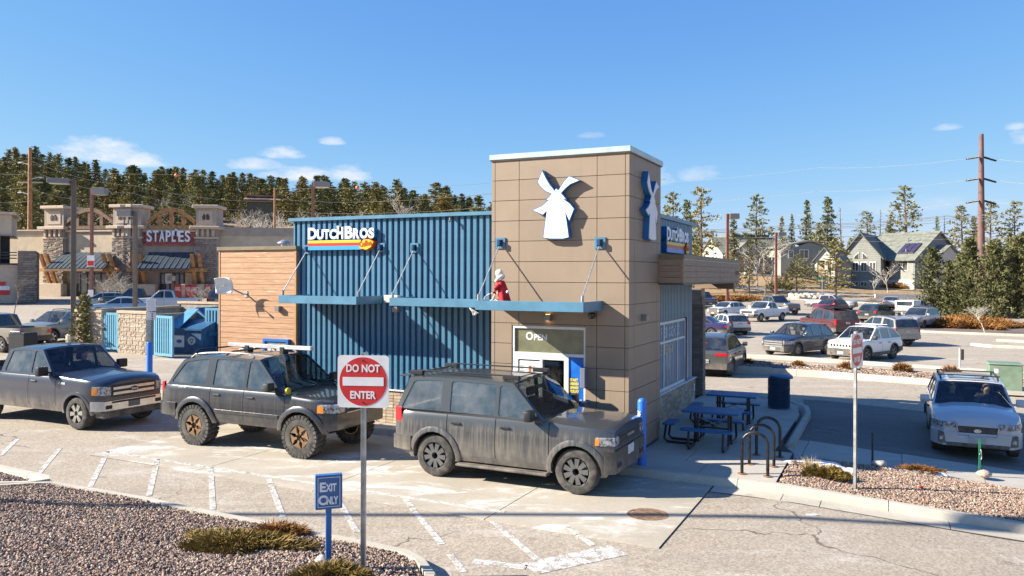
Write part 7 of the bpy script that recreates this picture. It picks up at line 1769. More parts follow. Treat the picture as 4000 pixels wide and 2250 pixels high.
for x, top, base, w, d, k, lb in RT_: tree_at('pine_tree' if k < 3 else 'fir_tree', lb, x, top, base, w, d, PP[k], rad=2.6 if k < 3 else 2.5)
for x, top, d, lb in ((2113, 522, 158, 'dead bare snag right of the tallest fir'), (2376, 545, 190, 'dead snag behind the roof ridge'), (2215, 530, 188, 'thin dead tree left of the big pine')): tree_at('dead_tree', lb, x, top, 640, 34, d, DP, rad=1.4)
SP = [conifer_proto(9, 3.3, SPR, 90 + i, nb=150, per=15, tri=4, size=.36, lo=.02, shape=.55 + .12 * i, droop=-.10, gap=.12) for i in range(3)]
for i, (x, top, base, w, d, lb) in enumerate(((2345, 625, 770, 100, 84, 'leftmost dense spruce of the clump before the main house'), (2388, 655, 775, 80, 88, 'short spruce filling the clump'), (2440, 600, 782, 115, 82, 'broad spruce in the middle of the right-hand clump'), (2500, 606, 790, 110, 80, 'spruce beside the white birch'), (2562, 596, 795, 120, 80, 'spruce cut by right edge of the picture'), (2415, 640, 770, 80, 92, 'spruce at back of the clump'), (2530, 640, 780, 80, 90, 'back spruce near the right edge'))): tree_at('spruce_tree', lb, x, top, base, w, d, SP[i % 3], 9.0, 'spruces before the main house', 2.9)
YS = conifer_proto(2.4, .55, YSP, 99, nb=80, per=9, tri=4, size=.11, lo=.04, shape=.75, droop=.05)
b = ground(330, 1372, .1); o = plant_tree('young_spruce', 'small yellowish spruce in front of the block enclosure', b, YS[0], YS[1], 1.55, 1.12)
# bare deciduous trees
def bare_mesh(seed, H, spread, trunk_r, depth, mat, fork=3, lo=.25, up=.55, min_r=.006):
    rg = random.Random(seed); mb = MB()
    def grow(p, d, L, r, lv):
        pts = [p]; q = p.copy(); dd = d.copy()
        for k in range(3):
            dd = (dd + Vector((rg.gauss(0, .16), rg.gauss(0, .16), rg.gauss(0.04, .10)))).normalized(); q = q + dd * L / 3; pts.append(q.copy())
        mb.tube(pts, [r, r * .85, r * .72, r * .55], 5 if lv < 2 else 3, cap=False)
        if lv >= depth: return
        n = fork + (1 if rg.random() < .4 else 0)
        for k in range(n):
            t = rg.uniform(.45, 1.0); idx = min(2, int(t * 3)); bp = pts[idx].lerp(pts[idx + 1], t * 3 - idx)
            a = rg.uniform(0, 6.28); e = Vector((math.cos(a), math.sin(a), 0)) * spread; nd = (dd * up + e + Vector((0, 0, .25))).normalized()
            grow(bp, nd, L * rg.uniform(.55, .78), max(min_r, r * .55), lv + 1)
    grow(Vector((0, 0, -.1)), Vector((0, 0, 1)), H * .45, trunk_r, 0)
    if lo < .15:
        for k in range(6):
            a = rg.uniform(0, 6.28); grow(Vector((0, 0, 0)), Vector((math.cos(a) * .6, math.sin(a) * .6, 1)).normalized(), H * .5, trunk_r * .7, 1)
    return mb.mesh('branches', mat)
def bare(name, label, px, base, top, d, mat, seed, spread=.75, depth=4, r=.035, lo=.3, group=None, cat='tree'):
    p = at(px, base, d); g_ = zg(p.x, d); h = at(px, top, d).z - g_; me = bare_mesh(seed, h, spread, r * h / 3, depth, mat, lo=lo, min_r=.0022 * d / 40)
    o = empty(name, Vector((p.x, d, g_)), 0, label, cat, group); link('branches', me, None, o); return o
bare('bare_tree', 'whitish bare tree before the store windows', 445, 1165, 1030, 70, PALEB, 1, 1.0, 4, .045, .1); bare('bare_shrub', 'bare pale shrub in front of the store doors', 770, 1185, 1090, 66, PALEB, 2, 1.0, 4, .04, .1, cat='shrub')
bare('bare_tree', 'thin dark sapling in front of the corner shop', 55, 1222, 1030, 62, GREYB, 3, .75, 4, .03)
bare('bare_tree', 'bare grey tree on the dry bank by the road', 2990, 1178, 985, 116, GREYB, 4, .9, 5, .05); bare('bare_tree', 'thin bare sapling stake on the bank', 2880, 1190, 1080, 112, GREYB, 5, .4, 3, .03)
for i, (px, base, top) in enumerate(((3010, 1010, 900), (2960, 1010, 905), (2925, 1040, 955))): bare('birch_tree', ('curved white birch before the left house', 'second white birch before the left house', 'low white birch near the steps of the left house')[i], px, base, top, 130, WHITB, 6 + i, .7, 4, .05)
bare('birch_tree', 'white-trunked birch at the corner of the main house', 3417, 1145, 1060, 128, WHITB, 10, .8, 4, .045); bare('birch_tree', 'orange-tinged birch before the house recess', 3470, 1148, 1000, 128, WHITB, 11, .8, 4, .045)
bare('birch_tree', 'small spreading white birch on the shrub island', 3850, 1290, 1150, 58, WHITB, 12, 1.05, 5, .045, .2)
for i, (px, base, top, d) in enumerate(((3440, 1205, 1140, 95), (3560, 1215, 1120, 92), (3400, 1195, 1150, 100))): bare('bare_shrub', ('bare twiggy shrub by the far silver sedan', 'tangled bare shrub left of the spruce clump', 'low twiggy shrub behind the silver pickup')[i], px, base, top, d, GREYB, 20 + i, 1.1, 4, .04, .1, cat='shrub')
bare('bare_shrub', 'dark tangled hedge shrub under the store window', 400, 1160, 1110, 74, GREYB, 25, 1.2, 4, .05, .05, cat='shrub')
asp = [(700, 800, 262), (735, 795, 258), (760, 790, 262), (655, 815, 255), (620, 818, 250), (1050, 880, 190), (1085, 885, 188), (1160, 890, 200), (1130, 885, 205), (1200, 895, 196), (1250, 900, 200), (1590, 850, 200), (1480, 862, 205), (1510, 866, 200), (1390, 868, 210), (990, 870, 200), (930, 880, 198), (1300, 880, 214), (1010, 905, 180), (960, 912, 182)]
AM = [bare_mesh(40 + i, 9, .55, .10, 4, WHITB, min_r=.02) for i in range(4)]
for i, (px, base, d) in enumerate(asp):
    p = at(px, base, d); o = empty('aspen_tree', Vector((p.x, d, zg(p.x, d))), i, 'bare pale aspen on the open slope behind the shops', 'tree', 'leafless aspens on the slope'); o.scale = (1.1,) * 3 if px != 1590 else (1.7,) * 3; link('branches', AM[i % 4], None, o)
# low shrubs
def shrub_mesh(seed, n, rx, ry, rz, L, w, mat, up=.5, shell=.5):
    rg = np.random.default_rng(seed); a = rg.uniform(0, 6.283, n); r = rg.uniform(0, 1, n) ** shell; lob = 1 + .25 * np.sin(3 * a + seed) + .15 * np.sin(5 * a + 2 * seed)
    x = rx * r * lob * np.cos(a); y = ry * r * lob * np.sin(a); top = rz * np.sqrt(np.clip(1 - .85 * r * r, .02, 1)); z = top * rg.uniform(.35, 1.0, n) * (.8 + .3 * np.sin(x * 9 / max(rx, .1)) * np.cos(y * 7 / max(ry, .1)))
    C = np.column_stack([x, y, z]); D = np.column_stack([np.cos(a) * (.4 + r), np.sin(a) * (.4 + r), np.full(n, up)]); tone = np.clip(z / rz * .5 + rg.uniform(-.1, .5, n), 0, 1)
    return tri_mesh('foliage', C, D, rg.uniform(.6, 1.3, n) * L, w, mat, rg, tone, .45)
def shrub(label, p, mesh, rz=0, name='shrub', s=1.0, group=None):
    o = empty(name, p, rz, label, 'shrub', group); link('foliage', mesh, None, o); o.scale = (s, s, s)
    MB().tube([(0, 0, -.1), (.02, 0, .08)], .03, 5).build('stem', GREYB, o); return o
bz_ = lambda px, py: (lambda w: Vector((w.x, w.y, zbed(*(MINV @ w)[:2]))))(ground(px, py, .22))
shrub('olive juniper spreading across the front gravel bed', bz_(930, 2120), shrub_mesh(1, 5200, .80, .36, .20, .10, .018, JUN, .35), YAW * .2, 'juniper_shrub'); shrub('juniper sprig nearest the front kerb', bz_(1090, 2060), shrub_mesh(2, 1500, .36, .16, .15, .11, .016, JUNR, .4), 0, 'juniper_shrub')
shrub('juniper cut by bottom of picture below the sign posts', bz_(1290, 2262), shrub_mesh(3, 3600, .46, .26, .22, .10, .017, JUN, .45), 0, 'juniper_shrub')
shrub('clipped brown shrub in front of the snow patch', isl(3235, 1868), shrub_mesh(4, 4200, .38, .20, .24, .07, .016, JUN, .6), YAW, 'juniper_shrub'); shrub('tuft of dry grass behind the clipped shrub', isl(3165, 1838), shrub_mesh(5, 300, .10, .07, .10, .20, .010, STRAW, 1.6), 0, 'grass_tuft'); shrub('low rusty shrub in the middle of the island', isl(3600, 1842), shrub_mesh(6, 1500, .34, .12, .12, .08, .014, JUNR, .4), YAW, 'juniper_shrub')
sm_ = shrub_mesh(7, 520, .24, .24, .30, .16, .03, JUNR, .8)
for i, (px, py) in enumerate(((3310, 1443), (3524, 1452), (3714, 1461), (3119, 1431), (2923, 1420))): shrub(('small rusty shrub left of the sign post in the strip', 'small rusty shrub right of the edge-on sign in the strip', 'small rusty shrub in the strip above the crossover roof', 'tiny rusty shrub in the strip left of the sign', 'tiny rusty shrub near the grey SUV')[i], ground(px, py, .08), sm_, i, s=(1, 1.15, 1.05, .8, .7)[i])
ipx = [(3690, 1268, 3.2), (3760, 1262, 3.4), (3835, 1272, 3.6), (3900, 1282, 3.2), (3800, 1285, 3.2), (3720, 1280, 2.6)]
ibm = shrub_mesh(8, 2200, 2.3, 1.6, .75, .5, .10, JUNR, .35)
for i, (px, py, r_) in enumerate(ipx): w = ground(px, py, -.3); shrub(('low rusty juniper at left end of the shrub island', 'juniper at back of the shrub island', 'juniper around the white birch', 'juniper at right end of the shrub island', 'juniper at front of the shrub island', 'front left juniper of the shrub island')[i], Vector((w.x, w.y, zg(w.x, w.y) + .05)), ibm, i * 1.3, 'juniper_shrub', .85 + .05 * (i % 3), 'junipers on the car-park island')
for i, (px, py) in enumerate(((3720, 1195), (3790, 1200), (3860, 1196), (3650, 1200), (3930, 1205), (2830, 1195), (2900, 1190), (2770, 1192))): w = at(px, py, 92 if px > 3500 else 108); shrub('low rusty juniper along far edge of the car park', Vector((w.x, w.y, zg(w.x, w.y))), ibm, i, 'juniper_shrub', 1.0, 'junipers along the far kerb')['label'] = 'low rusty juniper at far car-park kerb, ' + ('below the spruce clump', 'left of the island birch', 'behind the island birch', 'leftmost below the spruces', 'near the right picture edge', 'under the first red lamp post', 'behind the white pickup', 'beside the brick pillar')[i]
shrub('clipped reddish hedge at foot of the main house', (lambda w: Vector((w.x, w.y, zg(w.x, w.y))))(at(3490, 1130, 140)), shrub_mesh(9, 1500, 2.6, .8, 1.0, .35, .10, JUNR, .5, .6), 0, 'hedge'); shrub('grey-green bush between the houses', (lambda w: Vector((w.x, w.y, zg(w.x, w.y))))(at(3130, 1060, 135)), shrub_mesh(10, 1500, 2.6, 2, 4.2, .5, .12, mat_leaf('grey_bush', (.13, .12, .07), (.24, .21, .13), (.17, .15, .09)), .7), 0, 'bush'); shrub('dark green bush beside the red lamp post', (lambda w: Vector((w.x, w.y, zg(w.x, w.y))))(at(3050, 1080, 122)), shrub_mesh(12, 1300, 1.7, 1.6, 3.2, .4, .11, PINE, .7), 0, 'bush')
# far tree line closing the horizon on the right and behind the houses
tl_ = conifer_crown('m', 11, 2.4, FIR, 200, nb=40, per=6, tri=2, size=.9, lo=.02, shape=.6)[0]
co = np.array([v.co[:] for v in tl_.vertices]); tn = np.array([d.value for d in tl_.attributes['tone'].data]); VV = []; TT = []; rg = np.random.default_rng(9)
for i in range(120):
    d = rg.uniform(225, 320); px = rg.uniform(2500, 4300); w = at(px, 1077, d); s = rg.uniform(.55, 1.0); VV.append(co * np.array([s, s, s]) + np.array([w.x, d, zg(w.x, d) - .5])); TT.append(tn)
VV = np.concatenate(VV); me = bpy.data.meshes.new('treeline'); me.from_pydata(VV.tolist(), [], np.arange(len(VV)).reshape(-1, 3).tolist()); at__ = me.attributes.new('tone', 'FLOAT', 'POINT'); at__.data.foreach_set('value', np.concatenate(TT).astype(np.float32)); me.materials.append(FIR)
tag(link('distant_treeline', me), 'distant dark tree line behind the houses', 'tree line', kind='stuff')
# ------------------------------------------------------------------ houses on the right
SID = M('grey_siding', (.27, .268, .235), .8, var=.06, scale=.5); SIDD = M('slate_siding', (.22, .225, .225), .8, var=.06, scale=.5); WSTU = M('white_stucco', (.52, .50, .45), .85, var=.06); SHIN = M('green_grey_shingle', (.145, .150, .120), .9, var=.14, scale=1.4, fine=.4); WTRIM = M('white_trim', (.66, .65, .60), .6, var=.04); HGL = M('house_glass', (.075, .075, .060), .1, var=.5, scale=.7, spec=.8)
def house_frame(pxl, pxr, dl, dr, base):
    A, B = at(pxl, 1100, dl), at(pxr, 1100, dr); d = B - A; d.z = 0
    return Matrix.Translation((A.x, A.y, base)) @ Matrix.Rotation(math.atan2(d.y, d.x), 4, 'Z'), d.length
def lap(parent, Mx, w, z0, z1, y, m, clip=None, step=.32):
    """lapped siding boards, clipped to a gable by a function x-limits(z)"""
    z = z0
    while z < z1 - .02:
        x0, x1 = (0, w) if clip is None else clip(z + step * .5)
        if x1 - x0 > .15:
            o = MB().prism([(y - .05, z), (y, z), (y, z + step), (y - .012, z + step)], x0, x1, axis='x').build('siding_board', m, parent); o.matrix_local = Mx
        z += step
def hb(parent, nm, m, Mx, *b, bev=0):
    o = MB().box(*b).build(nm, m, None, bev); o.parent = parent; o.matrix_local = Mx; return o
def hp(parent, nm, m, Mx, poly, a, b, axis='y'):
    o = MB().prism(poly, a, b, axis=axis).build(nm, m, None); o.parent = parent; o.matrix_local = Mx; return o
def window(parent, Mx, x0, x1, z0, z1, y=-.02, nm='window', mull=1):
    f = hb(parent, nm, WTRIM, Mx, x0 - .14, x1 + .14, y - .09, y - .03, z0 - .14, z1 + .14)
    n = mull + 1
    for i in range(n):
        a = x0 + (x1 - x0) * i / n + (.06 if i else 0); b = x0 + (x1 - x0) * (i + 1) / n - (.06 if i < n - 1 else 0)
        g_ = MB().box(a, b, y - .105, y - .091, z0, z1).build('pane', HGL, f)
    return f
def gable(parent, Mx, w, dep, hw, hr, m, roof=SHIN, over=.5, siding=True, y0=0.0, step=.32):
    hp(parent, 'wall', m, Mx, [(0, 0), (w, 0), (w, hw), (w / 2, hr), (0, hw)], y0, y0 + dep)
    if siding: lap(parent, Mx, w, 0, hr, y0, m, lambda z: (0, w) if z < hw else ((z - hw) / (hr - hw) * w / 2, w - (z - hw) / (hr - hw) * w / 2), step)
    sl = (hr - hw) / (w / 2)
    for sg in (-1, 1):
        xe = -over if sg < 0 else w + over; poly = [(w / 2, hr + .02), (xe, hw - over * sl + .02), (xe, hw - over * sl + .22), (w / 2, hr + .24)]
        hp(parent, 'roof', roof, Mx, poly, y0 - over, y0 + dep + over)
# main house: gabled wing facing the camera and a long wing to the right
D1 = 142.0; zb = zg(at(3380, 1118, D1).x, D1)
mh_ = empty('main_house', (0, 0, 0), 0, 'large grey two-storey house with green shingle roofs and gabled window wing', 'building')
sc_ = lambda py, d=D1: at(3400, py, d).z - zb
Mg, wg_ = house_frame(3285, 3440, D1 + 2.6, D1 - 1.2, zb - .4)
hr = sc_(912) + .4; hw = sc_(1002) + .4
gable(mh_, Mg, wg_, 16, hw, hr, SID)
for i in range(4):
    x0 = .55 + i * (wg_ - .9) / 4; window(mh_, Mg, x0, x0 + wg_ * .14, sc_(1058) + .4, sc_(1026) + .4); window(mh_, Mg, x0, x0 + wg_ * .14, sc_(1116) + .4, sc_(1102) + .4)
for sg, (a, b_, c) in ((-1, (.33, .46, .46)), (1, (.67, .54, .54))):
    pol = [(wg_ * a, sc_(1010) + .4), (wg_ * b_, sc_(1010) + .4), (wg_ * c, sc_(983) + .4), (wg_ * a, sc_(1002) + .4)]; f = hp(mh_, 'gable_window', WTRIM, Mg, pol, -.11, -.05); f2 = hp(mh_, 'gable_pane', HGL, Mg, [((x - wg_ * (a + b_) / 2) * .82 + wg_ * (a + b_) / 2, (z - sc_(1002) - .4) * .80 + sc_(1002) + .35) for x, z in pol], -.125, -.111)
hb(mh_, 'vent_box', WTRIM, Mg, -.1, .7, -.3, -.05, sc_(1008) + .4, sc_(1000) + .4)
# right wing: ridge runs across the picture, gable end at the right
M2, w2 = house_frame(3478, 3568, D1 + .6, D1 - 3.0, zb - .6)
L2 = w2; he = sc_(1010) + .6; hr2 = sc_(912) + .9; dp2 = 15.0
hp(mh_, 'wall', SID, M2, [(0, 0), (dp2, 0), (dp2, he), (dp2 / 2, hr2), (0, he)], 0, L2, axis='x')
for z_ in range(int(he / .32)):
    o = MB().prism([(-.05, z_ * .32), (0, z_ * .32), (0, z_ * .32 + .32), (-.012, z_ * .32 + .32)], 0, L2, axis='x').build('siding_board', SID, mh_); o.matrix_local = M2
# slate gable end, drawn back to the right
hp(mh_, 'gable_wall', SIDD, M2, [(0, 0), (dp2, 0), (dp2, he), (dp2 / 2, hr2), (0, he)], L2 + .001, L2 + .25, axis='x')
for sg in (0, 1):
    poly = [(dp2 / 2, hr2 + .02), (-.7 if sg == 0 else dp2 + .7, he - .7 * (hr2 - he) / (dp2 / 2) + .02), (-.7 if sg == 0 else dp2 + .7, he - .7 * (hr2 - he) / (dp2 / 2) + .24), (dp2 / 2, hr2 + .25)]
    hp(mh_, 'roof', SHIN, M2, poly, -6.5, L2 + .7, axis='x')
hb(mh_, 'wall', SID, M2, -6.0, -.02, 3.2, 12, 0, he)
window(mh_, M2, .5, 1.2, sc_(1040) + .6, sc_(1024) + .6, mull=0); window(mh_, M2, 1.6, 2.3, sc_(1040) + .6, sc_(1024) + .6, mull=0) if L2 > 4 else None; window(mh_, M2, L2 * .55, L2 * .55 + .9, sc_(1055) + .6, sc_(1022) + .6, mull=0)
window(mh_, M2, -4.3, -2.2, sc_(1055) + .6, sc_(1025) + .6, y=3.2, mull=2)
hb(mh_, 'garden_wall', WSTU, M2, -.5, L2 + .3, -.28, -.07, .2, sc_(1092) + .6); window(mh_, M2, .6, 2.6, sc_(1116) + .6, sc_(1102) + .6, y=-.30, mull=1)
sk = MB(); ang = math.atan2(hr2 - he, dp2 / 2)
for i in range(3):
    o = MB().box(-.1 + i * 1.05, .85 + i * 1.05, 1.2, 4.6, .30, .42).build('skylight', M('skylight_glass', (.05, .04, .07), .15, spec=.8), mh_, .02); o.matrix_local = M2 @ Matrix.Translation((L2 * .18, 0, he)) @ Matrix.Rotation(ang, 4, 'X')
for x, y in ((.6, 4.5), (L2 * .5, 1.3)): o = MB().lathe([(.12, 0), (.12, .8), (.2, .85), (.001, .95)], 8).build('vent_pipe', STEEL, mh_); o.matrix_local = M2 @ Matrix.Translation((x, y, he + y * (hr2 - he) / (dp2 / 2)))
# pale gabled dormer wing low at right
M3, w3 = house_frame(3650, 3765, D1 - 4, D1 + 2, zb)
gable(mh_, M3, w3, 5, sc_(1018), sc_(962), WSTU, siding=False, over=.3)
for i in range(4): window(mh_, M3, .6 + i * w3 * .23, 1.2 + i * w3 * .23, sc_(1042), sc_(1022), mull=0)
hb(mh_, 'retaining_wall', WSTU, Matrix.Translation((at(3420, 1160, 112).x, 112, zg(at(3420, 1160, 112).x, 112))), 0, 9, 0, .4, -.2, .75)
# white garage porch at left of the gable
M4, w4 = house_frame(3184, 3262, D1 - 6, D1 - 8, zb + .6)
h4w, h4r = sc_(1016, 136) - .6, sc_(972, 136) - .6
hp(mh_, 'porch_wall', WSTU, M4, [(0, h4w - .1), (w4, h4w - .1), (w4, h4w), (w4 / 2, h4r), (0, h4w)], -.2, .1); hb(mh_, 'porch_post', WSTU, M4, 0, .4, -.2, .1, 0, h4w - .1); hb(mh_, 'porch_post', WSTU, M4, w4 * .5, w4 * .5 + .45, -.2, .1, 0, h4w - .1); hb(mh_, 'porch_wall', WSTU, M4, w4 - .6, w4, -.2, .1, -1.5, h4w - .1); hb(mh_, 'porch_recess', M('porch_tan', (.34, .27, .18), .9), M4, 0, w4, 1.8, 9, -1.5, h4w)
hb(mh_, 'porch_side', M('grey_stucco', (.30, .28, .24), .9), M4, w4, w4 + .2, -.2, 9, -2.0, h4w)
for sg in (-1, 1):
    xe = -.4 if sg < 0 else w4 + .4; sl = (h4r - h4w) / (w4 / 2); hp(mh_, 'roof', SHIN, M4, [(w4 / 2, h4r + .02), (xe, h4w - .4 * sl + .02), (xe, h4w - .4 * sl + .2), (w4 / 2, h4r + .22)], -.6, 9)
hb(mh_, 'porch_base', WSTU, M4, .3, w4, -.25, 1.7, -1.6, .0)
# left house
D2 = 150.0; zb2 = zg(at(2950, 1040, D2).x, D2) + .4; s2 = lambda py, d=D2: at(2950, py, d).z - zb2
lh_ = empty('left_house', (0, 0, 0), 0, 'long pale house with grey-green roof and gabled porch behind the birches', 'building')
N1, v1 = house_frame(2822, 3060, D2 + 2, D2 + 4, zb2)
he1, hr1 = s2(984), s2(925); dpp = 10
hp(lh_, 'wall', WSTU, N1, [(0, -1), (dpp, -1), (dpp, he1), (dpp / 2, hr1), (0, he1)], 0, v1, axis='x')
for sg in (0, 1): hp(lh_, 'roof', SHIN, N1, [(dpp / 2, hr1), (-.8 if sg == 0 else dpp + .8, he1 - .8 * (hr1 - he1) / (dpp / 2)), (-.8 if sg == 0 else dpp + .8, he1 - .8 * (hr1 - he1) / (dpp / 2) + .22), (dpp / 2, hr1 + .24)], -.4, v1 + .5, axis='x')
hb(lh_, 'upper_roof', SHIN, N1, v1 * .32, v1 * .95, dpp * .45, dpp * 1.3, hr1 - .4, s2(908))
for i in range(5): window(lh_, N1, v1 * .58 + i * 1.1, v1 * .58 + .7 + i * 1.1, s2(1000), s2(992), mull=0)
N2, v2 = house_frame(2865, 2962, D2 - 4, D2 - 4, zb2)
hp(lh_, 'porch_gable', M('pale_blue_grey', (.42, .42, .42), .85), N2, [(0, s2(990, D2 - 4)), (v2, s2(990, D2 - 4)), (v2 / 2, s2(948, D2 - 4))], 0, .3); hb(lh_, 'porch_post', WSTU, N2, .4, .8, 0, .3, -1, s2(990)); hb(lh_, 'porch_post', WSTU, N2, v2 * .46, v2 * .46 + .4, 0, .3, -1, s2(990)); hb(lh_, 'porch_post', WSTU, N2, v2 - .8, v2 - .4, 0, .3, -1, s2(990)); hb(lh_, 'door', M('brown_front_door', (.24, .10, .04), .6), N2, v2 * .18, v2 * .36, 3.4, 3.5, -1, s2(992))
for sg in (-1, 1):
    xe = -.5 if sg < 0 else v2 + .5; a_, b_ = s2(948, D2 - 4), s2(990, D2 - 4); sl = (a_ - b_) / (v2 / 2); hp(lh_, 'roof', SHIN, N2, [(v2 / 2, a_ + .02), (xe, b_ - .5 * sl + .02), (xe, b_ - .5 * sl + .2), (v2 / 2, a_ + .22)], -.6, 5)
st_ = MB()
for i in range(5): hb(lh_, 'step', WSTU, N2, v2 * .42 + i * .3, v2 * .42 + i * .3 + .3, -1.5, 0, -1.5, -.2 - i * .28)
N3, v3 = house_frame(3050, 3100, D2 - 8, D2 - 8, zb2 - .8); ez = s2(968, D2 - 8) + .8
hb(lh_, 'wall', SID, N3, 0, v3, 0, 10, -1, ez); hb(lh_, 'gable_wall', SIDD, N3, v3, v3 + 6, .2, .3, -1, ez)
hp(lh_, 'gable_wall', SIDD, N3, [(v3, ez), (v3 + 6.2, ez), (v3 + 3.0, s2(944, D2 - 8) + .8)], .2, .3); hp(lh_, 'roof', SHIN, N3, [(-.6, ez + .0), (v3 + 3.0, s2(943, D2 - 8) + .85), (v3 + 3.0, s2(943, D2 - 8) + 1.1), (-.6, ez + .25)], -.3, 9); hp(lh_, 'roof', SHIN, N3, [(v3 + 6.6, ez - .15), (v3 + 3.0, s2(943, D2 - 8) + .86), (v3 + 3.0, s2(943, D2 - 8) + 1.1), (v3 + 6.6, ez + .1)], -.3, 9)
window(lh_, N3, v3 * .62, v3 * .62 + .7, ez - 1.7, ez - .5, mull=0); window(lh_, N3, v3 + 1.2, v3 + 2.6, ez - 1.8, ez - .4, y=.2, mull=1); window(lh_, N3, v3 + 4.6, v3 + 6.0, ez - 1.7, ez - .6, y=.2, mull=1)
for i in range(2): o = MB().box(0, 1.3, 0, 1.6, .05, .2).build('skylight', MATS['skylight_glass'], lh_); o.matrix_local = N1 @ Matrix.Translation((v1 * .42 + i * 1.5, .8, he1 + .8 * (hr1 - he1) / (dpp / 2))) @ Matrix.Rotation(math.atan2(hr1 - he1, dpp / 2), 4, 'X')
# hillside cabin and log stack behind the store
D3 = 226.0; zc_ = zg(at(1010, 820, D3).x, D3)
cb = empty('hillside_cabin', (0, 0, 0), 0, 'dark green cabin with rusty snow-dusted roof on the hillside', 'building'); C1, u1 = house_frame(965, 1072, D3, D3 + 2, zc_ - 1)
k3 = lambda py: at(1010, py, D3).z - zc_ + 1
DKG = M('dark_green_siding', (.075, .080, .062), .85, var=.1); RUS = M('rust_roof', (.26, .13, .08), .8, var=.2, scale=.5)
hb(cb, 'wall', DKG, C1, 0, u1, 0, 7, -1, k3(783)); hp(cb, 'roof', RUS, C1, [(-1.6, k3(783)), (-1.6, k3(783) + .25), (5, k3(770) + .3), (5, k3(770))], -1.0, u1 + 1.6, axis='x'); hb(cb, 'clerestory', DKG, C1, -.4, u1 * .98, 4.0, 8, k3(772), k3(762)); hb(cb, 'upper_roof', RUS, C1, -1.0, u1 + .5, 3.2, 9, k3(762) + .002, k3(757))
for i in range(4): hb(cb, 'window', HGL, C1, .4 + i * u1 * .25, .4 + i * u1 * .25 + u1 * .15, 3.9, 3.99, k3(770), k3(765))
hb(cb, 'roof_snow', MATS['old_snow'], C1, .3, u1 * .8, -1.2, 1.5, k3(782) + .30, k3(782) + .42)
# dry bank road and rock pile on the right
RB = M('bank_road', (.34, .30, .24), .9, var=.1, scale=.4, world=True)
def ribbon(name, pts, w, m, lift=.05):
    rows = []
    P = resample(pts, 3.0)
    for (x, y), (x2, y2) in zip(offset_line(P, w / 2), offset_line(P, -w / 2)): rows.append([(x, y, zg(x, y) + lift), ((x + x2) / 2, (y + y2) / 2, zg((x + x2) / 2, (y + y2) / 2) + lift + .03), (x2, y2, zg(x2, y2) + lift)])
    return tag(MB().grid(rows).build(name, m, None, smooth=60), kind='structure')
def gx(px, py, z=1.0):
    for _ in range(8):
        w = ground(px, py, z); z = zg(w.x, min(w.y, 170))
    return (w.x, w.y)
pA, pB, pC = (at(2700, 1100, 133).x, 133), (at(3000, 1100, 127).x, 127), (at(3330, 1100, 121).x, 121)
ribbon('bank_road', [pA, pB, pC, (at(3700, 1100, 119).x, 119)], 3.0, RB); ribbon('upper_road', [(at(2800, 1100, 147).x, 147), (at(3100, 1100, 143).x, 143), (at(3330, 1100, 137).x, 137), (at(3600, 1100, 134).x, 134)], 3.0, M('dark_road', (.10, .095, .09), .9, var=.1, world=True))
bmR = bmesh.new()
for i in range(70):
    px = random.uniform(3085, 3265); d = random.uniform(111, 117); w = at(px, 1100, d); r_ = random.uniform(.25, .55)
    q = bmesh.ops.create_icosphere(bmR, subdivisions=1, radius=r_, matrix=Matrix.Translation((w.x, d, zg(w.x, d) + random.uniform(0, .45))) @ Matrix.Rotation(random.uniform(0, 3), 4, 'Z') @ Matrix.Diagonal((1.3, 1, .75, 1)))
    for v in q['verts']: v.co += Vector([random.uniform(-.12, .12) * r_ * 2 for _ in range(3)])
me = bpy.data.meshes.new('rock_pile'); bmR.to_mesh(me); bmR.free(); me.materials.append(M('boulder', (.52, .45, .36), .9, var=.25, scale=1.2, world=True)); tag(link('rock_pile', me), 'heap of pale rubble stones beside the bank road', 'rubble', kind='stuff')
# street sign on the bank
b = at(3212, 1165, 110); b.z = zg(b.x, 110); o = empty('street_sign', b, 0, 'green street name sign on a steel post by the dry bank', 'street sign'); MB().tube([(0, 0, 0), (0, 0, 3.3)], .06, 6).build('post', POLE, o); MB().box(-.75, .45, -.03, .03, 2.85, 3.15).build('name_plate', M('street_sign_green', (.03, .28, .20), .45), o); MB().box(-.32, .32, .05, .09, 1.7, 2.6).build('plate', M('sign_back', (.20, .20, .20), .5), o)
# kerbs of the car-park islands
kerb([(31, 60), (33, 58.5), (36.5, 56.2), (39.5, 58.5), (41.5, 63), (40, 68), (36, 71), (33, 68), (31, 62), (31, 60)], world=True, name='kerb', width=.25, per=4, step=1.2)
tag(MB().prism([(31.3, 60.2), (33.1, 58.9), (36.5, 56.6), (39.2, 58.7), (41.1, 63), (39.8, 67.7), (36.1, 70.5), (33.3, 67.6)], zg(36, 62), zg(36, 62) + .12).build('planting_island', SOIL), kind='structure')
kerb([(28.2, 49.0), (28.6, 47.5), (34, 44.5), (40, 41)], world=True, name='kerb', width=.3, per=4, step=1.2); kerb([(40, 47.5), (34, 50.5), (32, 52.5)], world=True, name='kerb', width=.3, per=4, step=1.2)
kerb([(22, 117), (34, 114), (44, 108), (48, 100), (52, 92), (60, 84), (72, 80)], world=True, name='kerb', width=.3, per=4, step=2.0)
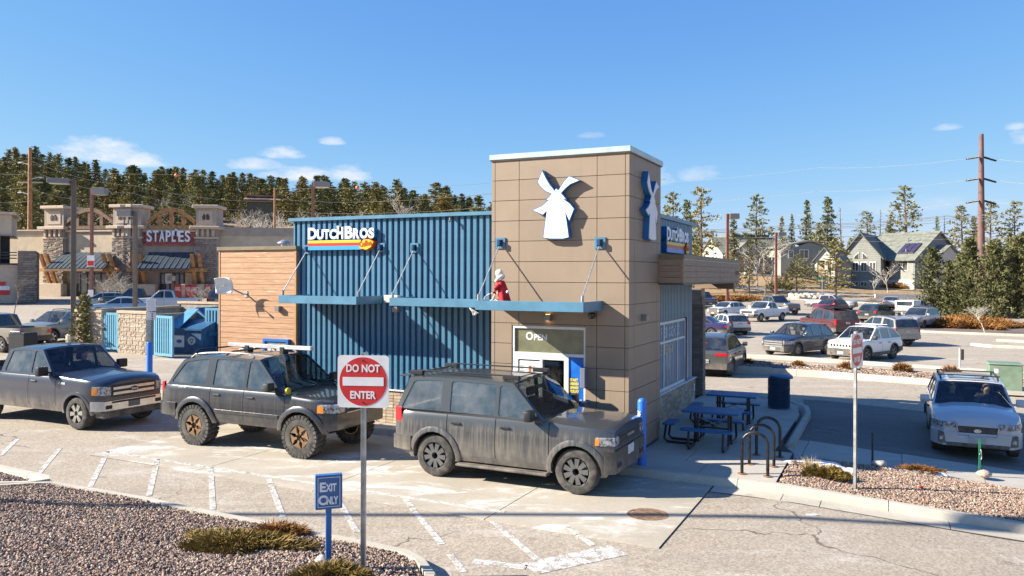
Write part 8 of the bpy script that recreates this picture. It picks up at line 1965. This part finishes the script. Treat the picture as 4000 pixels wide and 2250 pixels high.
# ------------------------------------------------------------------ people and the roof decoration
def mat_person(name, cloth, skin=(.50, .30, .21), neck=.60, hand=9.0):
    m, t, b = new_mat(name); p = objco(t); s = N(t, 'ShaderNodeSeparateXYZ'); t.links.new(p, s.inputs[0])
    f = math_node(t, 'MAXIMUM', math_node(t, 'GREATER_THAN', s.outputs[2], neck), math_node(t, 'GREATER_THAN', s.outputs[0], hand))
    t.links.new(mixc(t, f, mixc(t, noise(t, p, 9, 3), tuple(x * .8 for x in cloth), tuple(x * 1.2 for x in cloth)), skin), b.inputs['Base Color']); b.inputs['Roughness'].default_value = .7
    return m
def person(label, Mx, cloth, hair, hands, skin=(.50, .30, .21), stand=False, scale=1.0):
    """one skinned figure, x forward, z up from the pelvis; hands: two hand targets"""
    V = [((0, 0, 0), .16), ((0, 0, .20), .145), ((.01, 0, .40), .165), ((.01, 0, .53), .085), ((.02, 0, .60), .055), ((.035, 0, .67), .075), ((.03, 0, .76), .098), ((.02, 0, .85), .070)]
    E = [(0, 1), (1, 2), (2, 3), (3, 4), (4, 5), (5, 6), (6, 7)]
    V += [((.135, 0, .735), .018)]; E += [(6, 8)]
    for sg, h in zip((1, -1), hands):
        h = Vector(h); sh = Vector((.0, sg * .19, .48)); el = (sh + h) / 2 + Vector((-.02, sg * .07, -.10)); n = len(V)
        wr = h + (el - h).normalized() * .09
        V += [(sh, .075), (el, .050), (wr, .032), (h, .042), (h + Vector((.05, sg * .012, .015)), .016), (h + Vector((.045, -sg * .02, .02)), .014), (h + Vector((.0, -sg * .05, .03)), .014)]; E += [(2, n), (n, n + 1), (n + 1, n + 2), (n + 2, n + 3), (n + 3, n + 4), (n + 3, n + 5), (n + 3, n + 6)]
    for sg in (1, -1):
        n = len(V)
        if stand: V += [((0, sg * .10, -.12), .10), ((.01, sg * .11, -.45), .075), ((0, sg * .11, -.82), .05), ((.12, sg * .12, -.87), .04)]
        else: V += [((.12, sg * .11, -.04), .10), ((.42, sg * .13, .0), .075), ((.50, sg * .13, -.38), .05), ((.60, sg * .13, -.42), .04)]
        E += [(0, n), (n, n + 1), (n + 1, n + 2), (n + 2, n + 3)]
    me = bpy.data.meshes.new('body'); me.from_pydata([tuple(v[0]) for v in V], E, [])
    o = bpy.data.objects.new('person', me); COL.objects.link(o); o.matrix_world = Mx @ Matrix.Scale(scale, 4)
    md = o.modifiers.new('skin', 'SKIN'); 
    if not me.skin_vertices: 
        bm = bmesh.new(); bm.from_mesh(me); bm.verts.layers.skin.verify(); bm.to_mesh(me); bm.free()
    for i, sv in enumerate(me.skin_vertices[0].data): sv.radius = (V[i][1],) * 2; sv.use_root = (i == 0)
    sb = o.modifiers.new('sub', 'SUBSURF'); sb.levels = sb.render_levels = 2
    me.materials.append(mat_person('clothes_' + label[:12], cloth, skin)); tag(o, label, 'person')
    h = MB(); rows = []
    for j in range(7):
        a = math.pi * .5 * j / 6; rows.append([(.02 - .012 + .105 * math.cos(a) * math.cos(b) * (1.0 if math.cos(b) < .3 else .92), .092 * math.cos(a) * math.sin(b), .775 + .10 * math.sin(a) - .09 * (math.cos(b) < -.1) * (j == 0)) for b in [2 * math.pi * k / 16 for k in range(17)]])
    h.grid(rows).build('hair', M('hair_' + label[:10], hair, .8, var=.2, scale=20), o, smooth=60)
    return o
f1m = f1['root'].matrix_basis
person('driver in dark clothes behind the wheel of the blue pickup', f1['root'].matrix_basis @ Matrix.Translation((.18, .38, .93)), (.03, .03, .035), (.07, .045, .03), ((.42, .15, .38), (.42, -.12, .38)))
person('driver in grey jacket at the wheel of the silver white crossover', xt['root'].matrix_basis @ Matrix.Translation((.10, .36, .62)), (.11, .11, .115), (.30, .24, .18), ((.40, .15, .40), (.40, -.12, .40)))
person('passenger with pale scarf in the silver white crossover', xt['root'].matrix_basis @ Matrix.Translation((.08, -.36, .60)), (.05, .05, .06), (.05, .035, .025), ((.34, .12, .12), (.34, -.10, .12)))
person('driver in tan top seen through side window of the lifted SUV', sq['root'].matrix_basis @ Matrix.Translation((.05, .36, 1.02)), (.20, .15, .10), (.10, .06, .04), ((.40, .15, .36), (.40, -.12, .36)))
person('barista in dark green jacket leaning at the service window', MSITE @ Matrix.Translation((-1.60, .42, 1.03)) @ Matrix.Rotation(R(-150), 4, 'Z') @ Matrix.Rotation(R(12), 4, 'Y'), (.012, .035, .025), (.20, .11, .05), ((.17, .08, .62), (.28, -.15, .30)), (.60, .34, .22), True)
# skeleton in a red coat on the awning
BONE = M('bone', (.66, .60, .50), .6, var=.12, scale=12); COAT = M('red_velvet', (.50, .012, .020), .8, var=.2, scale=9); FUR = M('white_fur', (.78, .76, .74), .9, var=.1, scale=40, bmp=.8, bscale=60)
sk_ = site_empty('skeleton_figure', 'plastic skeleton in a red santa coat sitting on the tower awning', 'decoration', -2.50, -.62, 3.19)
Ms = Matrix.Translation((-.07, 0, .68))
bm = bmesh.new(); bmesh.ops.create_icosphere(bm, subdivisions=3, radius=1)
for v in bm.verts:
    c = v.co.copy(); x, y, z = c.x * .088, c.y * .070, c.z * .080
    if c.x < -.2 and c.z < -.25: x, y, z = x * .92 - .012, y * .75, z - .022           # jaw
    for sg in (1, -1):
        if (c - Vector((-.88, sg * .38, .05))).length < .30: x += .028                    # eye sockets
    if (c - Vector((-.97, 0, -.22))).length < .18: x += .016
    v.co = Vector((x, y, z))
me = bpy.data.meshes.new('skull'); bm.to_mesh(me); bm.free()
for p in me.polygons: p.use_smooth = True
me.materials.append(BONE); o = link('skull', me, None, sk_); o.matrix_local = Ms @ Matrix.Rotation(R(-25), 4, 'Y')
rows = []
for z, cx, rx, ry in ((.0, .085, .115, .16), (.10, .07, .115, .155), (.22, .045, .11, .145), (.34, .02, .10, .125), (.44, -.005, .085, .10), (.53, -.025, .062, .07)): rows.append([(cx + rx * math.cos(a) * (1 + .07 * math.sin(5 * a + z * 9)), ry * math.sin(a) * (1 + .06 * math.sin(4 * a)), z) for a in [2 * math.pi * k / 24 for k in range(25)]])
MB().grid(rows).build('coat', COAT, sk_, smooth=60)
for sg in (-1, 1):
    MB().tube([(-.02, sg * .10, .46), (-.07, sg * .14, .36), (-.11, sg * .13, .27)], [.05, .05, .045], 8).build('sleeve', COAT, sk_, smooth=60)
    MB().tube([(-.10, sg * .13, .28), (-.22, sg * .13, .26), (-.30, sg * .10, .22 if sg < 0 else .10)], [.013, .010, .012], 6).build('forearm', BONE, sk_)
    for k in range(4): MB().tube([(-.30, sg * .10 + (k - 1.5) * .012, .22 if sg < 0 else .10), (-.345, sg * .10 + (k - 1.5) * .018, .19 if sg < 0 else .06), (-.36, sg * .10 + (k - 1.5) * .02, .15 if sg < 0 else .03)], .006, 5).build('finger', BONE, sk_)
    MB().tube([(.0, sg * .07, .05), (-.20, sg * .10, .13), (-.33, sg * .10, .04)], [.017, .012, .015], 6).build('leg_bone', BONE, sk_)
MB().tube([(-.05 + .075 * math.cos(a), .085 * math.sin(a), .57 + .055 * math.cos(a)) for a in [2 * math.pi * k / 16 for k in range(17)]], .032, 8, cap=False).build('fur_collar', FUR, sk_, smooth=60)
MB().lathe([(.001, -.035), (.03, -.02), (.036, 0), (.03, .02), (.001, .035)], 10, Matrix.Translation((.155, -.06, .30))).build('pom_pom', FUR, sk_, smooth=60)
MB().box(-.30, -.02, -.10, .10, -.02, .035).build('dark_trousers', BLACK, sk_, .02)
ft = site_empty('dangling_skeleton_limb', 'plastic skeleton foot dangling below the awning edge', 'decoration', -2.86, -1.16, 3.05)
for k in range(5): MB().tube([(-.10, 0, .12), (-.03 + k * .012, -.02 + k * .01, .05), (.0 + k * .022, -.03 + k * .014, -.03 + k * .012)], [.012, .010, .006], 5).build('toe', BONE, ft)
MB().lathe([(.001, -.03), (.03, -.015), (.03, .015), (.001, .03)], 8, Matrix.Translation((.03, 0, .0))).build('heel', BONE, ft, smooth=60)
